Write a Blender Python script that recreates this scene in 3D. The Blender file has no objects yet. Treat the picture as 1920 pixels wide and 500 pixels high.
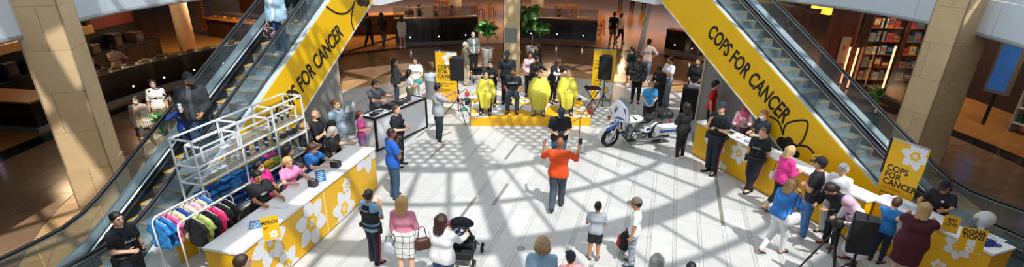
import bpy, math, random
import numpy as np
from mathutils import Vector, Matrix
random.seed(11); np.random.seed(11)
sc = bpy.context.scene
COL = sc.collection
R_ = math.radians

# ------------------------------------------------------------------ camera
F, CX, CY, PITCH, ROLL, HC = 1007.83, 960.0, 350.08, 0.44512, 0.01721, 5.818
cp, sp = math.cos(PITCH), math.sin(PITCH)
FWD = Vector((0, cp, -sp)); U0 = Vector((0, sp, cp)); X0 = Vector((1, 0, 0))
RGT = X0*math.cos(ROLL) + U0*math.sin(ROLL); UPV = -X0*math.sin(ROLL) + U0*math.cos(ROLL)
cd = bpy.data.cameras.new('camera'); cam = bpy.data.objects.new('camera', cd); COL.objects.link(cam)
cd.sensor_fit = 'HORIZONTAL'; cd.sensor_width = 36; cd.lens = F/1920*36; cd.shift_y = (CY-250)/1920
cd.clip_start = .1; cd.clip_end = 300
m = Matrix((RGT, UPV, -FWD)).transposed().to_4x4(); m.translation = (0, 0, HC); cam.matrix_world = m
sc.camera = cam

def G(x, y, z=0.0):                      # pixel of the photograph -> point at height z
    d = FWD*F + RGT*(x-CX) + UPV*(CY-y); t = (z-HC)/d.z
    return Vector((d.x*t, d.y*t, z))
def PX(P):                               # point -> pixel
    v = Vector(P) - Vector((0, 0, HC)); d = v.dot(FWD)
    return CX+F*v.dot(RGT)/d, CY-F*v.dot(UPV)/d

# ------------------------------------------------------------------ world, sun, exposure
w = bpy.data.worlds.new('sky'); sc.world = w; w.use_nodes = True
nt = w.node_tree; bg = nt.nodes['Background']
sky = nt.nodes.new('ShaderNodeTexSky'); sky.sky_type = 'PREETHAM' if False else 'HOSEK_WILKIE'
sky.sun_direction = (.22, -.48, .85); sky.turbidity = 3.0; sky.ground_albedo = .5
mixw = nt.nodes.new('ShaderNodeMixRGB'); mixw.inputs[0].default_value = .72
nt.links.new(sky.outputs[0], mixw.inputs[1]); mixw.inputs[2].default_value = (.86, .93, 1.0, 1)
nt.links.new(mixw.outputs[0], bg.inputs[0]); bg.inputs[1].default_value = 1.55
SUN_EL, SUN_AZ = R_(58), R_(-24)         # light travels towards azimuth -24 deg (away, to the left)
sd = bpy.data.lights.new('sun', 'SUN'); so = bpy.data.objects.new('sun', sd); COL.objects.link(so)
sd.energy = 3.3; sd.angle = R_(.7); sd.color = (1, .98, .95)
SUNV = Vector((math.sin(SUN_AZ)*math.cos(SUN_EL), math.cos(SUN_AZ)*math.cos(SUN_EL), -math.sin(SUN_EL)))
so.rotation_euler = SUNV.to_track_quat('-Z', 'Y').to_euler(); so.location = (6, -10, 22)
vs = sc.view_settings
vs.view_transform = 'Standard'; vs.look = 'None'; vs.gamma = 1; vs.use_curve_mapping = False; vs.exposure = 0.33

# ------------------------------------------------------------------ materials
def lin(c):
    if isinstance(c, str): c = tuple(int(c[i:i+2], 16) for i in (0, 2, 4))
    r = []
    for v in c[:3]:
        v /= 255; r.append(v/12.92 if v <= .04045 else ((v+.055)/1.055)**2.4)
    return (r[0], r[1], r[2], 1)
MATS = {}
def M(col, rough=.6, metal=0.0, var=.10, scale=8.0, bump=0.0, key=None, emit=0.0, alpha=None, spec=.5, bscale=None, stretch=None, coat=0, rnd=0.0, trans=0.0):
    k = key or (col, rough, metal, var, scale, bump, emit, alpha, spec, bscale, stretch, coat, rnd, trans)
    if k in MATS: return MATS[k]
    m = bpy.data.materials.new('mat_'+(col if isinstance(col, str) else '%d_%d_%d' % tuple(col))); m.use_nodes = True
    n = m.node_tree; b = n.nodes['Principled BSDF']; c = lin(col)
    tc = n.nodes.new('ShaderNodeTexCoord'); vec = tc.outputs['Object']
    if stretch:
        mp = n.nodes.new('ShaderNodeMapping'); mp.inputs['Scale'].default_value = stretch
        n.links.new(vec, mp.inputs[0]); vec = mp.outputs[0]
    no = n.nodes.new('ShaderNodeTexNoise'); no.inputs['Scale'].default_value = scale; no.inputs['Detail'].default_value = 4
    n.links.new(vec, no.inputs['Vector'])
    mx = n.nodes.new('ShaderNodeMixRGB')
    mx.inputs[1].default_value = tuple(min(1, v*(1-var)) for v in c[:3])+(1,)
    mx.inputs[2].default_value = tuple(min(1, v*(1+var)) for v in c[:3])+(1,)
    n.links.new(no.outputs['Fac'], mx.inputs[0]); out = mx.outputs[0]
    if rnd:
        oi = n.nodes.new('ShaderNodeObjectInfo'); ge = n.nodes.new('ShaderNodeNewGeometry')
        ad = n.nodes.new('ShaderNodeMath'); ad.operation = 'ADD'
        n.links.new(oi.outputs['Random'], ad.inputs[0]); n.links.new(ge.outputs['Random Per Island'], ad.inputs[1])
        fr = n.nodes.new('ShaderNodeMath'); fr.operation = 'FRACT'; n.links.new(ad.outputs[0], fr.inputs[0])
        mr = n.nodes.new('ShaderNodeMapRange'); mr.inputs[3].default_value = 1-rnd; mr.inputs[4].default_value = 1+rnd
        n.links.new(fr.outputs[0], mr.inputs[0])
        hs = n.nodes.new('ShaderNodeHueSaturation'); n.links.new(out, hs.inputs['Color']); n.links.new(mr.outputs[0], hs.inputs['Value'])
        out = hs.outputs[0]
    n.links.new(out, b.inputs['Base Color'])
    b.inputs['Roughness'].default_value = rough; b.inputs['Metallic'].default_value = metal
    b.inputs['Specular IOR Level'].default_value = spec
    if coat: b.inputs['Coat Weight'].default_value = coat; b.inputs['Coat Roughness'].default_value = .08
    if bump:
        nb = n.nodes.new('ShaderNodeTexNoise'); nb.inputs['Scale'].default_value = bscale or scale*4; nb.inputs['Detail'].default_value = 5
        n.links.new(vec, nb.inputs['Vector'])
        bu = n.nodes.new('ShaderNodeBump'); bu.inputs['Strength'].default_value = bump; bu.inputs['Distance'].default_value = .02
        n.links.new(nb.outputs['Fac'], bu.inputs['Height']); n.links.new(bu.outputs[0], b.inputs['Normal'])
    if emit:
        b.inputs['Emission Color'].default_value = c; b.inputs['Emission Strength'].default_value = emit
    if alpha is not None: b.inputs['Alpha'].default_value = alpha
    if trans: b.inputs['Transmission Weight'].default_value = trans
    MATS[k] = m; return m
def glass(tint='BFD2D6', alpha=.18, rough=.03):
    k = ('glass', tint, alpha, rough)
    if k in MATS: return MATS[k]
    m = bpy.data.materials.new('mat_glass'); m.use_nodes = True; n = m.node_tree; n.nodes.clear()
    o = n.nodes.new('ShaderNodeOutputMaterial'); t = n.nodes.new('ShaderNodeBsdfTransparent'); g = n.nodes.new('ShaderNodeBsdfGlossy')
    d = n.nodes.new('ShaderNodeBsdfDiffuse'); d.inputs[0].default_value = lin(tint)
    t.inputs[0].default_value = tuple(.55+.45*v for v in lin(tint)[:3])+(1,); g.inputs['Roughness'].default_value = rough
    lw = n.nodes.new('ShaderNodeLayerWeight'); lw.inputs[0].default_value = .5
    pw = n.nodes.new('ShaderNodeMath'); pw.operation = 'POWER'; pw.inputs[1].default_value = 3.5; n.links.new(lw.outputs['Facing'], pw.inputs[0])
    fr = n.nodes.new('ShaderNodeMath'); fr.operation = 'MULTIPLY_ADD'; fr.inputs[1].default_value = .45; fr.inputs[2].default_value = .03; n.links.new(pw.outputs[0], fr.inputs[0])
    no = n.nodes.new('ShaderNodeTexNoise'); no.inputs['Scale'].default_value = 1.5
    ml = n.nodes.new('ShaderNodeMath'); ml.operation = 'MULTIPLY'; ml.inputs[1].default_value = alpha*2; n.links.new(no.outputs['Fac'], ml.inputs[0])
    m1 = n.nodes.new('ShaderNodeMixShader'); m2 = n.nodes.new('ShaderNodeMixShader')
    n.links.new(ml.outputs[0], m1.inputs[0]); n.links.new(t.outputs[0], m1.inputs[1]); n.links.new(d.outputs[0], m1.inputs[2])
    n.links.new(fr.outputs[0], m2.inputs[0]); n.links.new(m1.outputs[0], m2.inputs[1]); n.links.new(g.outputs[0], m2.inputs[2])
    n.links.new(m2.outputs[0], o.inputs[0]); MATS[k] = m; return m
def plaid(base, c1, c2=None, scale=14.0, width=.22, key=None, flat=False):
    k = key or ('plaid', base, c1, c2, scale, width)
    if k in MATS: return MATS[k]
    m = bpy.data.materials.new('mat_plaid'); m.use_nodes = True; n = m.node_tree; b = n.nodes['Principled BSDF']; b.inputs['Roughness'].default_value = .8
    tc = n.nodes.new('ShaderNodeTexCoord'); sx = n.nodes.new('ShaderNodeSeparateXYZ'); n.links.new(tc.outputs['Object'], sx.inputs[0])
    ay = n.nodes.new('ShaderNodeMath'); ay.operation = 'ADD'; n.links.new(sx.outputs[0], ay.inputs[0]); n.links.new(sx.outputs[1], ay.inputs[1])
    out = None; prev = lin(base)
    for i, (src, cc) in enumerate(((ay.outputs[0], c1), (sx.outputs[2], c2 or c1))):
        a = n.nodes.new('ShaderNodeMath'); a.operation = 'MULTIPLY'; a.inputs[1].default_value = scale; n.links.new(src, a.inputs[0])
        f = n.nodes.new('ShaderNodeMath'); f.operation = 'FRACT'; n.links.new(a.outputs[0], f.inputs[0])
        l = n.nodes.new('ShaderNodeMath'); l.operation = 'LESS_THAN'; l.inputs[1].default_value = width; n.links.new(f.outputs[0], l.inputs[0])
        h = n.nodes.new('ShaderNodeMath'); h.operation = 'MULTIPLY'; h.inputs[1].default_value = .85; n.links.new(l.outputs[0], h.inputs[0])
        mx = n.nodes.new('ShaderNodeMixRGB'); n.links.new(h.outputs[0], mx.inputs[0])
        if out is None: mx.inputs[1].default_value = prev
        else: n.links.new(out, mx.inputs[1])
        mx.inputs[2].default_value = lin(cc); out = mx.outputs[0]
    n.links.new(out, b.inputs['Base Color']); MATS[k] = m; return m
def blotch(base, c1, scale=14.0, thr=.55, c2=None, thr2=.62, rough=.7):
    k = ('blotch', base, c1, scale, thr, c2, thr2)
    if k in MATS: return MATS[k]
    m = bpy.data.materials.new('mat_print'); m.use_nodes = True; n = m.node_tree; b = n.nodes['Principled BSDF']; b.inputs['Roughness'].default_value = rough
    tc = n.nodes.new('ShaderNodeTexCoord'); prev = None
    for i, (cc, th) in enumerate(((c1, thr), (c2, thr2))):
        if cc is None: continue
        no = n.nodes.new('ShaderNodeTexNoise'); no.inputs['Scale'].default_value = scale*(1+.37*i); no.inputs['Detail'].default_value = 1.5
        mp = n.nodes.new('ShaderNodeMapping'); mp.inputs['Location'].default_value = (3.1*i, 1.7*i, 0); n.links.new(tc.outputs['Object'], mp.inputs[0]); n.links.new(mp.outputs[0], no.inputs['Vector'])
        g = n.nodes.new('ShaderNodeMath'); g.operation = 'GREATER_THAN'; g.inputs[1].default_value = th; n.links.new(no.outputs['Fac'], g.inputs[0])
        mx = n.nodes.new('ShaderNodeMixRGB'); n.links.new(g.outputs[0], mx.inputs[0])
        if prev is None: mx.inputs[1].default_value = lin(base)
        else: n.links.new(prev, mx.inputs[1])
        mx.inputs[2].default_value = lin(cc); prev = mx.outputs[0]
    n.links.new(prev, b.inputs['Base Color']); MATS[k] = m; return m

# ------------------------------------------------------------------ mesh helpers
class MB:
    def __init__(s): s.v = []; s.f = []; s.m = []; s.mi = 0; s.sm = []; s.smooth = False
    def add(s, vs_, fs, T=None):
        o = len(s.v)
        for q in vs_: s.v.append(tuple(T @ Vector(q)) if T is not None else tuple(q))
        for q in fs: s.f.append(tuple(o+i for i in q)); s.m.append(s.mi); s.sm.append(s.smooth)
        return s
    def box(s, c, size, T=None, rz=0.0, ch=0.0):
        x, y, z = [q/2 for q in size]; Rm = Matrix.Rotation(rz, 4, 'Z') if rz else None
        if ch:
            a = [(x-ch, y), (x, y-ch), (x, -y+ch), (x-ch, -y), (-x+ch, -y), (-x, -y+ch), (-x, y-ch), (-x+ch, y)][::-1]
            pts = []
            for zz, ins in ((-z, ch), (-z+ch, 0), (z-ch, 0), (z, ch)):
                for (px, py) in a: pts.append((px*(1-ins/x), py*(1-ins/y), zz))
            fs = [tuple(range(7, -1, -1)), tuple(range(24, 32))]
            for k in range(3):
                for i in range(8): j = (i+1) % 8; fs.append((k*8+i, k*8+j, k*8+8+j, k*8+8+i))
        else:
            pts = [(-x, -y, -z), (x, -y, -z), (x, y, -z), (-x, y, -z), (-x, -y, z), (x, -y, z), (x, y, z), (-x, y, z)]
            fs = [(3, 2, 1, 0), (4, 5, 6, 7), (0, 1, 5, 4), (1, 2, 6, 5), (2, 3, 7, 6), (3, 0, 4, 7)]
        c = Vector(c); out = []
        for q in pts:
            q = Vector(q)
            if Rm: q = Rm @ q
            out.append(q+c)
        return s.add(out, fs, T)
    def b2(s, lo, hi, T=None, ch=0.0):
        return s.box([(a+b)/2 for a, b in zip(lo, hi)], [abs(b-a) for a, b in zip(lo, hi)], T, ch=ch)
    def bar(s, a, b, w, h=None, up=(0, 0, 1), T=None):
        a, b = Vector(a), Vector(b); h = h or w; d = (b-a); L = d.length
        if L < 1e-6: return s
        d /= L; u = Vector(up)
        if abs(d.dot(u)) > .98: u = Vector((1, 0, 0))
        r = d.cross(u).normalized(); u = r.cross(d); p = []
        for q in (a, b):
            for (i, j) in ((-1, -1), (1, -1), (1, 1), (-1, 1)): p.append(q+r*(i*w/2)+u*(j*h/2))
        return s.add(p, [(0, 1, 2, 3), (7, 6, 5, 4), (0, 4, 5, 1), (1, 5, 6, 2), (2, 6, 7, 3), (3, 7, 4, 0)], T)
    def tube(s, pts, r, n=8, T=None, caps=True, closed=False):
        pts = [Vector(p) for p in pts]; k = len(pts); rr = r if isinstance(r, (list, tuple)) else [r]*k
        vs_, fs = [], []; pu = None
        for i, p in enumerate(pts):
            if closed: d = pts[(i+1) % k]-pts[i-1]
            else: d = pts[min(i+1, k-1)]-pts[max(i-1, 0)]
            d.normalize()
            u = pu if pu is not None else (Vector((0, 0, 1)) if abs(d.z) < .9 else Vector((1, 0, 0)))
            a = d.cross(u)
            if a.length < 1e-5: a = d.cross(Vector((.3, .9, .2)))
            a.normalize(); b = a.cross(d); pu = b
            for j in range(n):
                t = 2*math.pi*j/n; vs_.append(p+(a*math.cos(t)+b*math.sin(t))*rr[i])
        for i in range(k if closed else k-1):
            i2 = (i+1) % k
            for j in range(n): j2 = (j+1) % n; fs.append((i*n+j, i*n+j2, i2*n+j2, i2*n+j))
        if caps and not closed: fs.append(tuple(range(n-1, -1, -1))); fs.append(tuple((k-1)*n+j for j in range(n)))
        o = s.smooth; s.smooth = True; s.add(vs_, fs, T); s.smooth = o; return s
    def lathe(s, prof, n=20, c=(0, 0, 0), T=None, capb=True, capt=True, sx=1, sy=1):
        vs_, fs = [], []; c = Vector(c)
        for (r, z) in prof:
            for j in range(n): t = 2*math.pi*j/n; vs_.append(c+Vector((r*math.cos(t)*sx, r*math.sin(t)*sy, z)))
        for i in range(len(prof)-1):
            for j in range(n): j2 = (j+1) % n; fs.append((i*n+j, i*n+j2, (i+1)*n+j2, (i+1)*n+j))
        if capb: fs.append(tuple(range(n-1, -1, -1)))
        if capt: fs.append(tuple((len(prof)-1)*n+j for j in range(n)))
        o = s.smooth; s.smooth = True; s.add(vs_, fs, T); s.smooth = o; return s
    def prism(s, poly, z0, z1, T=None):
        n = len(poly); ar = sum(poly[i][0]*poly[(i+1) % n][1]-poly[(i+1) % n][0]*poly[i][1] for i in range(n))
        if ar < 0: poly = poly[::-1]
        vs_ = [(x, y, z0) for x, y in poly]+[(x, y, z1) for x, y in poly]
        fs = [tuple(range(n-1, -1, -1)), tuple(range(n, 2*n))]+[(i, (i+1) % n, n+(i+1) % n, n+i) for i in range(n)]
        return s.add(vs_, fs, T)
    def sphere(s, c, r, n=10, m_=7, T=None, sc_=(1, 1, 1)):
        prof = [(math.sin(math.pi*i/m_)*r if 0 < i < m_ else r*.02, -math.cos(math.pi*i/m_)*r) for i in range(m_+1)]
        S = Matrix.Translation(c) @ Matrix.Diagonal((*sc_, 1))
        return s.lathe(prof, n, T=(T @ S) if T is not None else S)
    def mesh(s, name, mats):
        me = bpy.data.meshes.new(name); me.from_pydata(s.v, [], s.f)
        for q in (mats if isinstance(mats, (list, tuple)) else [mats]): me.materials.append(q)
        me.polygons.foreach_set('material_index', s.m); me.polygons.foreach_set('use_smooth', s.sm); me.update(); return me
def obj(name, me, mat=None, parent=None, loc=None, rz=None):
    if isinstance(me, MB): me = me.mesh(name, mat)
    o = bpy.data.objects.new(name, me); COL.objects.link(o)
    if parent is not None: o.parent = parent
    if loc is not None: o.location = loc
    if rz is not None: o.rotation_euler = (0, 0, rz)
    return o
LABELS = {}
def tag(o, label, cat, group=None):
    o['label'] = label; o['category'] = cat
    if group: o['group'] = group
    return o
def thing(name, label, cat, loc=(0, 0, 0), rz=0.0, group=None):
    o = bpy.data.objects.new(name, None); COL.objects.link(o); o.empty_display_size = .1
    o.location = loc; o.rotation_euler = (0, 0, rz); return tag(o, label, cat, group)
def struct(name, me, mat=None, label=None, loc=None, rz=None):
    o = obj(name, me, mat, None, loc, rz); o['kind'] = 'structure'
    if label: o['label'] = label
    return o
def hd2rz(h): return -R_(h)              # heading (deg, 0 = away, 90 = right) -> z rotation of local +y
TEXTS = {}
def text_mesh(txt, size=1.0, ext=.002, off=0.0, sx=1.0, align='CENTER', space=1.0):
    k = (txt, size, ext, off, sx, align, space)
    if k in TEXTS: return TEXTS[k]
    cu = bpy.data.curves.new('lettering', 'FONT'); cu.body = txt; cu.size = size; cu.extrude = ext; cu.offset = off
    cu.align_x = align; cu.align_y = 'CENTER'; cu.resolution_u = 3; cu.space_character = space
    t = bpy.data.objects.new('lettering_tmp', cu); COL.objects.link(t)
    bpy.context.view_layer.update()
    me = bpy.data.meshes.new_from_object(t.evaluated_get(bpy.context.evaluated_depsgraph_get())); bpy.data.objects.remove(t); bpy.data.curves.remove(cu)
    if sx != 1.0: me.transform(Matrix.Diagonal((sx, 1, 1, 1)))
    TEXTS[k] = me; return me
def lettering(txt, size, mat, parent, T, ext=.002, off=0.0, sx=1.0, align='CENTER', space=1.0, name='lettering'):
    me = text_mesh(txt, size, ext, off, sx, align, space).copy(); me.transform(T); me.materials.clear(); me.materials.append(mat)
    return obj(name, me, None, parent)
def frame(o, x, n):                      # matrix with local x axis, normal n, y = n cross x
    x = Vector(x).normalized(); n = Vector(n).normalized(); y = n.cross(x).normalized(); x = y.cross(n)
    m = Matrix((x, y, n)).transposed().to_4x4(); m.translation = o; return m
def petal(n=10, w=.36, tip=.16):         # pointed petal outline from (0,0) to (0,1)
    L = []
    for i in range(n+1):
        t = i/n; ww = w*math.sin(math.pi*min(1, t*.92+.04))**.8*(1.15-.35*t)
        if i == n: ww = 0
        L.append((ww, t))
    return L+[(-a, b) for a, b in L[-2::-1]]
YEL = 'F3BF04'; WHT = 'F3F4F6'
def daffodil(parent, T, r, rot=0.0, miss=(), th=.004, clip=None, petals=6):
    """white daffodil: six petals, yellow scalloped cup, small white star; each a part; T maps its plane"""
    mw = M('EDEFF4', .5, var=.03); my = M(YEL, .5, var=.04)
    def C(poly):
        if clip is None: return poly
        for (a, b, c) in clip:             # keep a*x+b*y<=c (plane coordinates)
            out = []
            for i in range(len(poly)):
                p, q = poly[i], poly[(i+1) % len(poly)]; dp = a*p[0]+b*p[1]-c; dq = a*q[0]+b*q[1]-c
                if dp <= 0: out.append(p)
                if dp*dq < 0: t = dp/(dp-dq); out.append((p[0]+(q[0]-p[0])*t, p[1]+(q[1]-p[1])*t))
            poly = out
            if len(poly) < 3: return None
        return poly
    O = T
    def put(poly, z0, z1, mat, name, ox=0, oy=0):
        poly = C(poly)
        if poly: obj(name, MB().prism(poly, z0, z1, O), mat, parent)
    cx, cy = rot[1] if isinstance(rot, tuple) else (0, 0); a0 = rot[0] if isinstance(rot, tuple) else rot
    for k in range(petals):
        if k in miss: continue
        a = a0+k*math.pi*2/petals
        pl = [(cx+r*(x*math.cos(a)-(y*.80+.20)*math.sin(a)), cy+r*(x*math.sin(a)+(y*.80+.20)*math.cos(a))) for x, y in petal(8, .30)]
        put(pl, 0, th, mw, 'petal')
    n = 36; cup = []
    for i in range(n):
        t = 2*math.pi*i/n; rr = r*.33*(1+.13*math.cos(6*t)); cup.append((cx+rr*math.cos(t), cy+rr*math.sin(t)))
    put(cup, 0, th*1.6, my, 'cup')
    for k in range(6):
        a = a0+k*math.pi/3+.2
        pl = [(cx+r*.19*(x*math.cos(a)-y*math.sin(a)), cy+r*.19*(x*math.sin(a)+y*math.cos(a))) for x, y in petal(4, .26)]
        put(pl, 0, th*2.1, mw, 'star')
def copy_tree(o, parent=None, depth=0):
    c = o.copy(); COL.objects.link(c); c.parent = parent
    for ch in o.children: copy_tree(ch, c, depth+1)
    return c
ORD = ['first', 'second', 'third', 'fourth', 'fifth', 'sixth', 'seventh', 'eighth', 'ninth', 'tenth', 'eleventh', 'twelfth', 'thirteenth', 'fourteenth', 'fifteenth', 'sixteenth']
# ================================================================== the hall: floor
C0 = Vector((.37, 14.0, 0))
GH = R_(15.3); GU = Vector((math.sin(GH), math.cos(GH), 0)); GV = Vector((math.cos(GH), -math.sin(GH), 0))
RIN, RBAND = 9.75, 11.1
def ell(th, a, b): return Vector((C0.x+a*math.cos(th), C0.y+b*math.sin(th), 0))
m_grout = M('A3A29D', .8); m_tile = M('C4C5C3', .34, var=.13, scale=3.0, bump=.04, rnd=.06, spec=.4); m_dark = M('8A8780', .4, var=.15, rnd=.12)
m_band = M('C09A6B', .25, var=.16, scale=2.5, rnd=.10); m_brown = M('8A6E55', .14, var=.22, scale=1.8, rnd=.10); m_strip = M('14161A', .15, var=.2)
m_court = M('A5733C', .2, var=.25, scale=1.6, rnd=.12)
floor = struct('floor', MB().b2((-45, -8, -.3), (45, 75, -.022)), m_grout)
def pxarea(P):
    q = [PX(p) for p in P]; n = len(q)
    cx = sum(a for a, b in q)/n; cy = sum(b for a, b in q)/n
    if not (-40 < cx < 1960 and -20 < cy < 540) or (Vector(P[0])-Vector((0, 0, HC))).dot(FWD) < .5: return 0
    return abs(sum(q[i][0]*q[(i+1) % n][1]-q[(i+1) % n][0]*q[i][1] for i in range(n)))/2
def lay(parent, polys, mat, name, nmax=300, z0=-.021, z1=0.0):
    polys = [(pxarea([Vector((x, y, 0)) for x, y in p]), i, p) for i, p in enumerate(polys)]; polys.sort(key=lambda t: -t[0])
    for a, i, p in [t for t in polys[:nmax] if t[0] > 60]:
        cx = sum(q[0] for q in p)/len(p); cy = sum(q[1] for q in p)/len(p)
        obj(name, MB().prism([(x-cx, y-cy) for x, y in p], z0, z1), mat, parent, (cx, cy, 0)); 
    rest = [t for k, t in enumerate(polys) if not (k < nmax and t[0] > 60)]
    if rest:
        b = MB()
        for a, i, p in rest: b.prism(p, z0, z1)
        o = obj(name+'_field', b, mat, parent); o['kind'] = 'stuff'
def clipc(poly, r):                        # clip a small polygon to the circle by the chord at its own bearing
    if all((Vector((x, y, 0))-C0).length <= r for x, y in poly): return poly
    c = Vector((sum(p[0] for p in poly)/len(poly), sum(p[1] for p in poly)/len(poly), 0))-C0; d = c.normalized(); out = []
    for i in range(len(poly)):
        p, q = poly[i], poly[(i+1) % len(poly)]
        dp = (Vector((*p, 0))-C0).dot(d)-r; dq = (Vector((*q, 0))-C0).dot(d)-r
        if dp <= 0: out.append(p)
        if dp*dq < 0: t = dp/(dp-dq); out.append((p[0]+(q[0]-p[0])*t, p[1]+(q[1]-p[1])*t))
    return out if len(out) > 2 else None
planks, strips, dstrips = [], [], []
PW, ST, PL, gp_ = .44, .075, 1.25, .0028
for ib in range(-24, 25):
    off = random.uniform(0, PL)
    for ia in range(-10, 11):
        for (b0, b1, lst) in ((ib*(PW+ST), ib*(PW+ST)+PW, planks), (ib*(PW+ST)+PW, (ib+1)*(PW+ST), strips)):
            a0 = ia*PL+off; a1 = a0+PL
            q = [C0+GU*(a0+gp_)+GV*(b0+gp_), C0+GU*(a1-gp_)+GV*(b0+gp_), C0+GU*(a1-gp_)+GV*(b1-gp_), C0+GU*(a0+gp_)+GV*(b1-gp_)]
            if min((v-C0).length for v in q) > RIN: continue
            p = clipc([(v.x, v.y) for v in q], RIN)
            if p: (dstrips if lst is strips and random.random() < .12 else lst).append(p)
lay(floor, planks, m_tile, 'tile')
b = MB()
for p in strips: b.prism(p, -.021, 0)
o = obj('strip_tile_field', b, M('BFC0BD', .34, var=.13, rnd=.10), floor); o['kind'] = 'stuff'
lay(floor, dstrips, m_dark, 'dark_strip_tile', 40)
def ring_tiles(fin, fout, nth, nr, stagger=True, g=.006):
    L = []
    for ir in range(nr):
        for it in range(nth):
            t0 = 2*math.pi*(it+(.5*(ir % 2) if stagger else 0))/nth; t1 = t0+2*math.pi/nth; e = g/12
            def P(t, k): a, b_ = fin(t), fout(t); v = a+(b_-a)*k; return (v.x, v.y)
            L.append([P(t0+e, ir/nr+.003), P(t1-e, ir/nr+.003), P(t1-e, (ir+1)/nr-.003), P(t0+e, (ir+1)/nr-.003)])
    return L
ca = lambda r: (lambda t: ell(t, r, r))
lay(floor, ring_tiles(ca(RIN+.012), ca(RBAND), 108, 3), m_band, 'band_tile', 200)
floor2 = struct('floor_ring', MB().prism([(ell(t*math.pi/48, 15.6, 17.4).x, ell(t*math.pi/48, 15.6, 17.4).y) for t in range(96)], -.0215, -.0205), m_grout)
lay(floor2, ring_tiles(ca(RBAND+.012), lambda t: ell(t, 14.1, 16.7), 84, 4), m_brown, 'brown_tile', 220)
lay(floor2, ring_tiles(lambda t: ell(t, 14.11, 16.71), lambda t: ell(t, 14.72, 17.25), 60, 1), m_strip, 'black_strip', 60)
fc = MB()
for k in range(96):
    t0, t1 = 2*math.pi*k/96, 2*math.pi*(k+1)/96
    q = [ell(t0, 14.73, 17.26), ell(t0, 44, 58), ell(t1, 44, 58), ell(t1, 14.73, 17.26)]
    fc.prism([(v.x, v.y) for v in q], -.021, 0)
court = struct('floor_court', fc, m_court)
# dark inlay strips across the far walkway
for (a, b_) in (((1200, 93), (1221, 2)), ((652, 97), (742, 70))):
    A, B = G(*a), G(*b_); d = (B-A).normalized(); A = A-d*0; obj('inlay_strip', MB().bar(A+Vector((0, 0, .003)), B+d*6+Vector((0, 0, .003)), .32, .006), M('3A2618', .2), court)
# small floor drain covers
for (x, y) in ((977, 465),):
    dd = tag(obj('floor_access_cover', MB().lathe([(.085, 0), (.085, .004), (.07, .006)], 20), M('8E9396', .4, .5), None, G(x, y)), 'small round grey metal cover set in the pale floor', 'floor cover')

# ================================================================== second floor slab, fascia
ZS, Z2 = 3.8, 4.52
edge = []
for k in range(61):
    t = math.pi*(1.10-1.20*k/60); v = Vector((C0.x+.02+10.62*math.cos(t), C0.y+10.62*math.sin(t), 0)); edge.append(v)
edge = [Vector((-9.55, -.35, 0)), Vector((-9.58, 4, 0)), Vector((-9.62, 8, 0))]+[e for e in edge]+[Vector((10.55, 8, 0)), Vector((10.52, 4, 0)), Vector((10.5, -.35, 0))]
b = MB(); n = len(edge)
for i in range(n-1):
    P, Q = edge[i], edge[i+1]
    def out(v):
        d = (v-Vector((.4, 12, 0))).normalized(); return v+d*34
    a, c = out(P), out(Q)
    b.add([(P.x, P.y, ZS), (Q.x, Q.y, ZS), (c.x, c.y, ZS), (a.x, a.y, ZS), (P.x, P.y, Z2), (Q.x, Q.y, Z2), (c.x, c.y, Z2), (a.x, a.y, Z2)], [(0, 1, 2, 3), (7, 6, 5, 4), (0, 4, 5, 1), (2, 6, 7, 3)])
b.add([(-30, -.35, ZS), (30, -.35, ZS), (30, -20, ZS), (-30, -20, ZS), (-30, -.35, Z2), (30, -.35, Z2), (30, -20, Z2), (-30, -20, Z2)], [(3, 2, 1, 0), (4, 5, 6, 7), (0, 1, 5, 4)])
slab = struct('ceiling', b, M('B9B2A8', .8, var=.05), 'underside of the upper storey around the atrium')
fas = struct('trim_1', MB().tube([Vector((e.x, e.y, ZS-.03)) for e in edge], .05, 6), M('9AA0A4', .4, .3), 'grey metal edge strip below the white fascia')
fasw = struct('wall_fascia', MB().b2((-9.57, -.36, ZS), (10.5, -.30, Z2)), M('DDE6EE', .4), 'white curved fascia around the atrium opening')
m_fas = M('D3DEE8', .35, var=.03, scale=1.5)
i = 0
while i < n-1:
    j = min(i+4, n-1)
    for z0, z1 in ((ZS+.015, Z2+.02), (Z2+.035, Z2+.75)):
        q = MB()
        for k in range(i, j):
            P, Q = edge[k], edge[k+1]; d = (Q-P).normalized(); nrm = Vector((d.y, -d.x, 0))*.03
            if k == i: P = P+d*.008
            if k == j-1: Q = Q-d*.008
            q.add([(P.x, P.y, z0), (Q.x, Q.y, z0), (Q.x, Q.y, z1), (P.x, P.y, z1), (P.x+nrm.x, P.y+nrm.y, z0), (Q.x+nrm.x, Q.y+nrm.y, z0), (Q.x+nrm.x, Q.y+nrm.y, z1), (P.x+nrm.x, P.y+nrm.y, z1)],
                  [(0, 1, 2, 3), (7, 6, 5, 4), (4, 5, 1, 0), (3, 2, 6, 7), (0, 3, 7, 4), (1, 5, 6, 2)])
        obj('fascia_panel', q, m_fas, fasw)
    i = j

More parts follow.
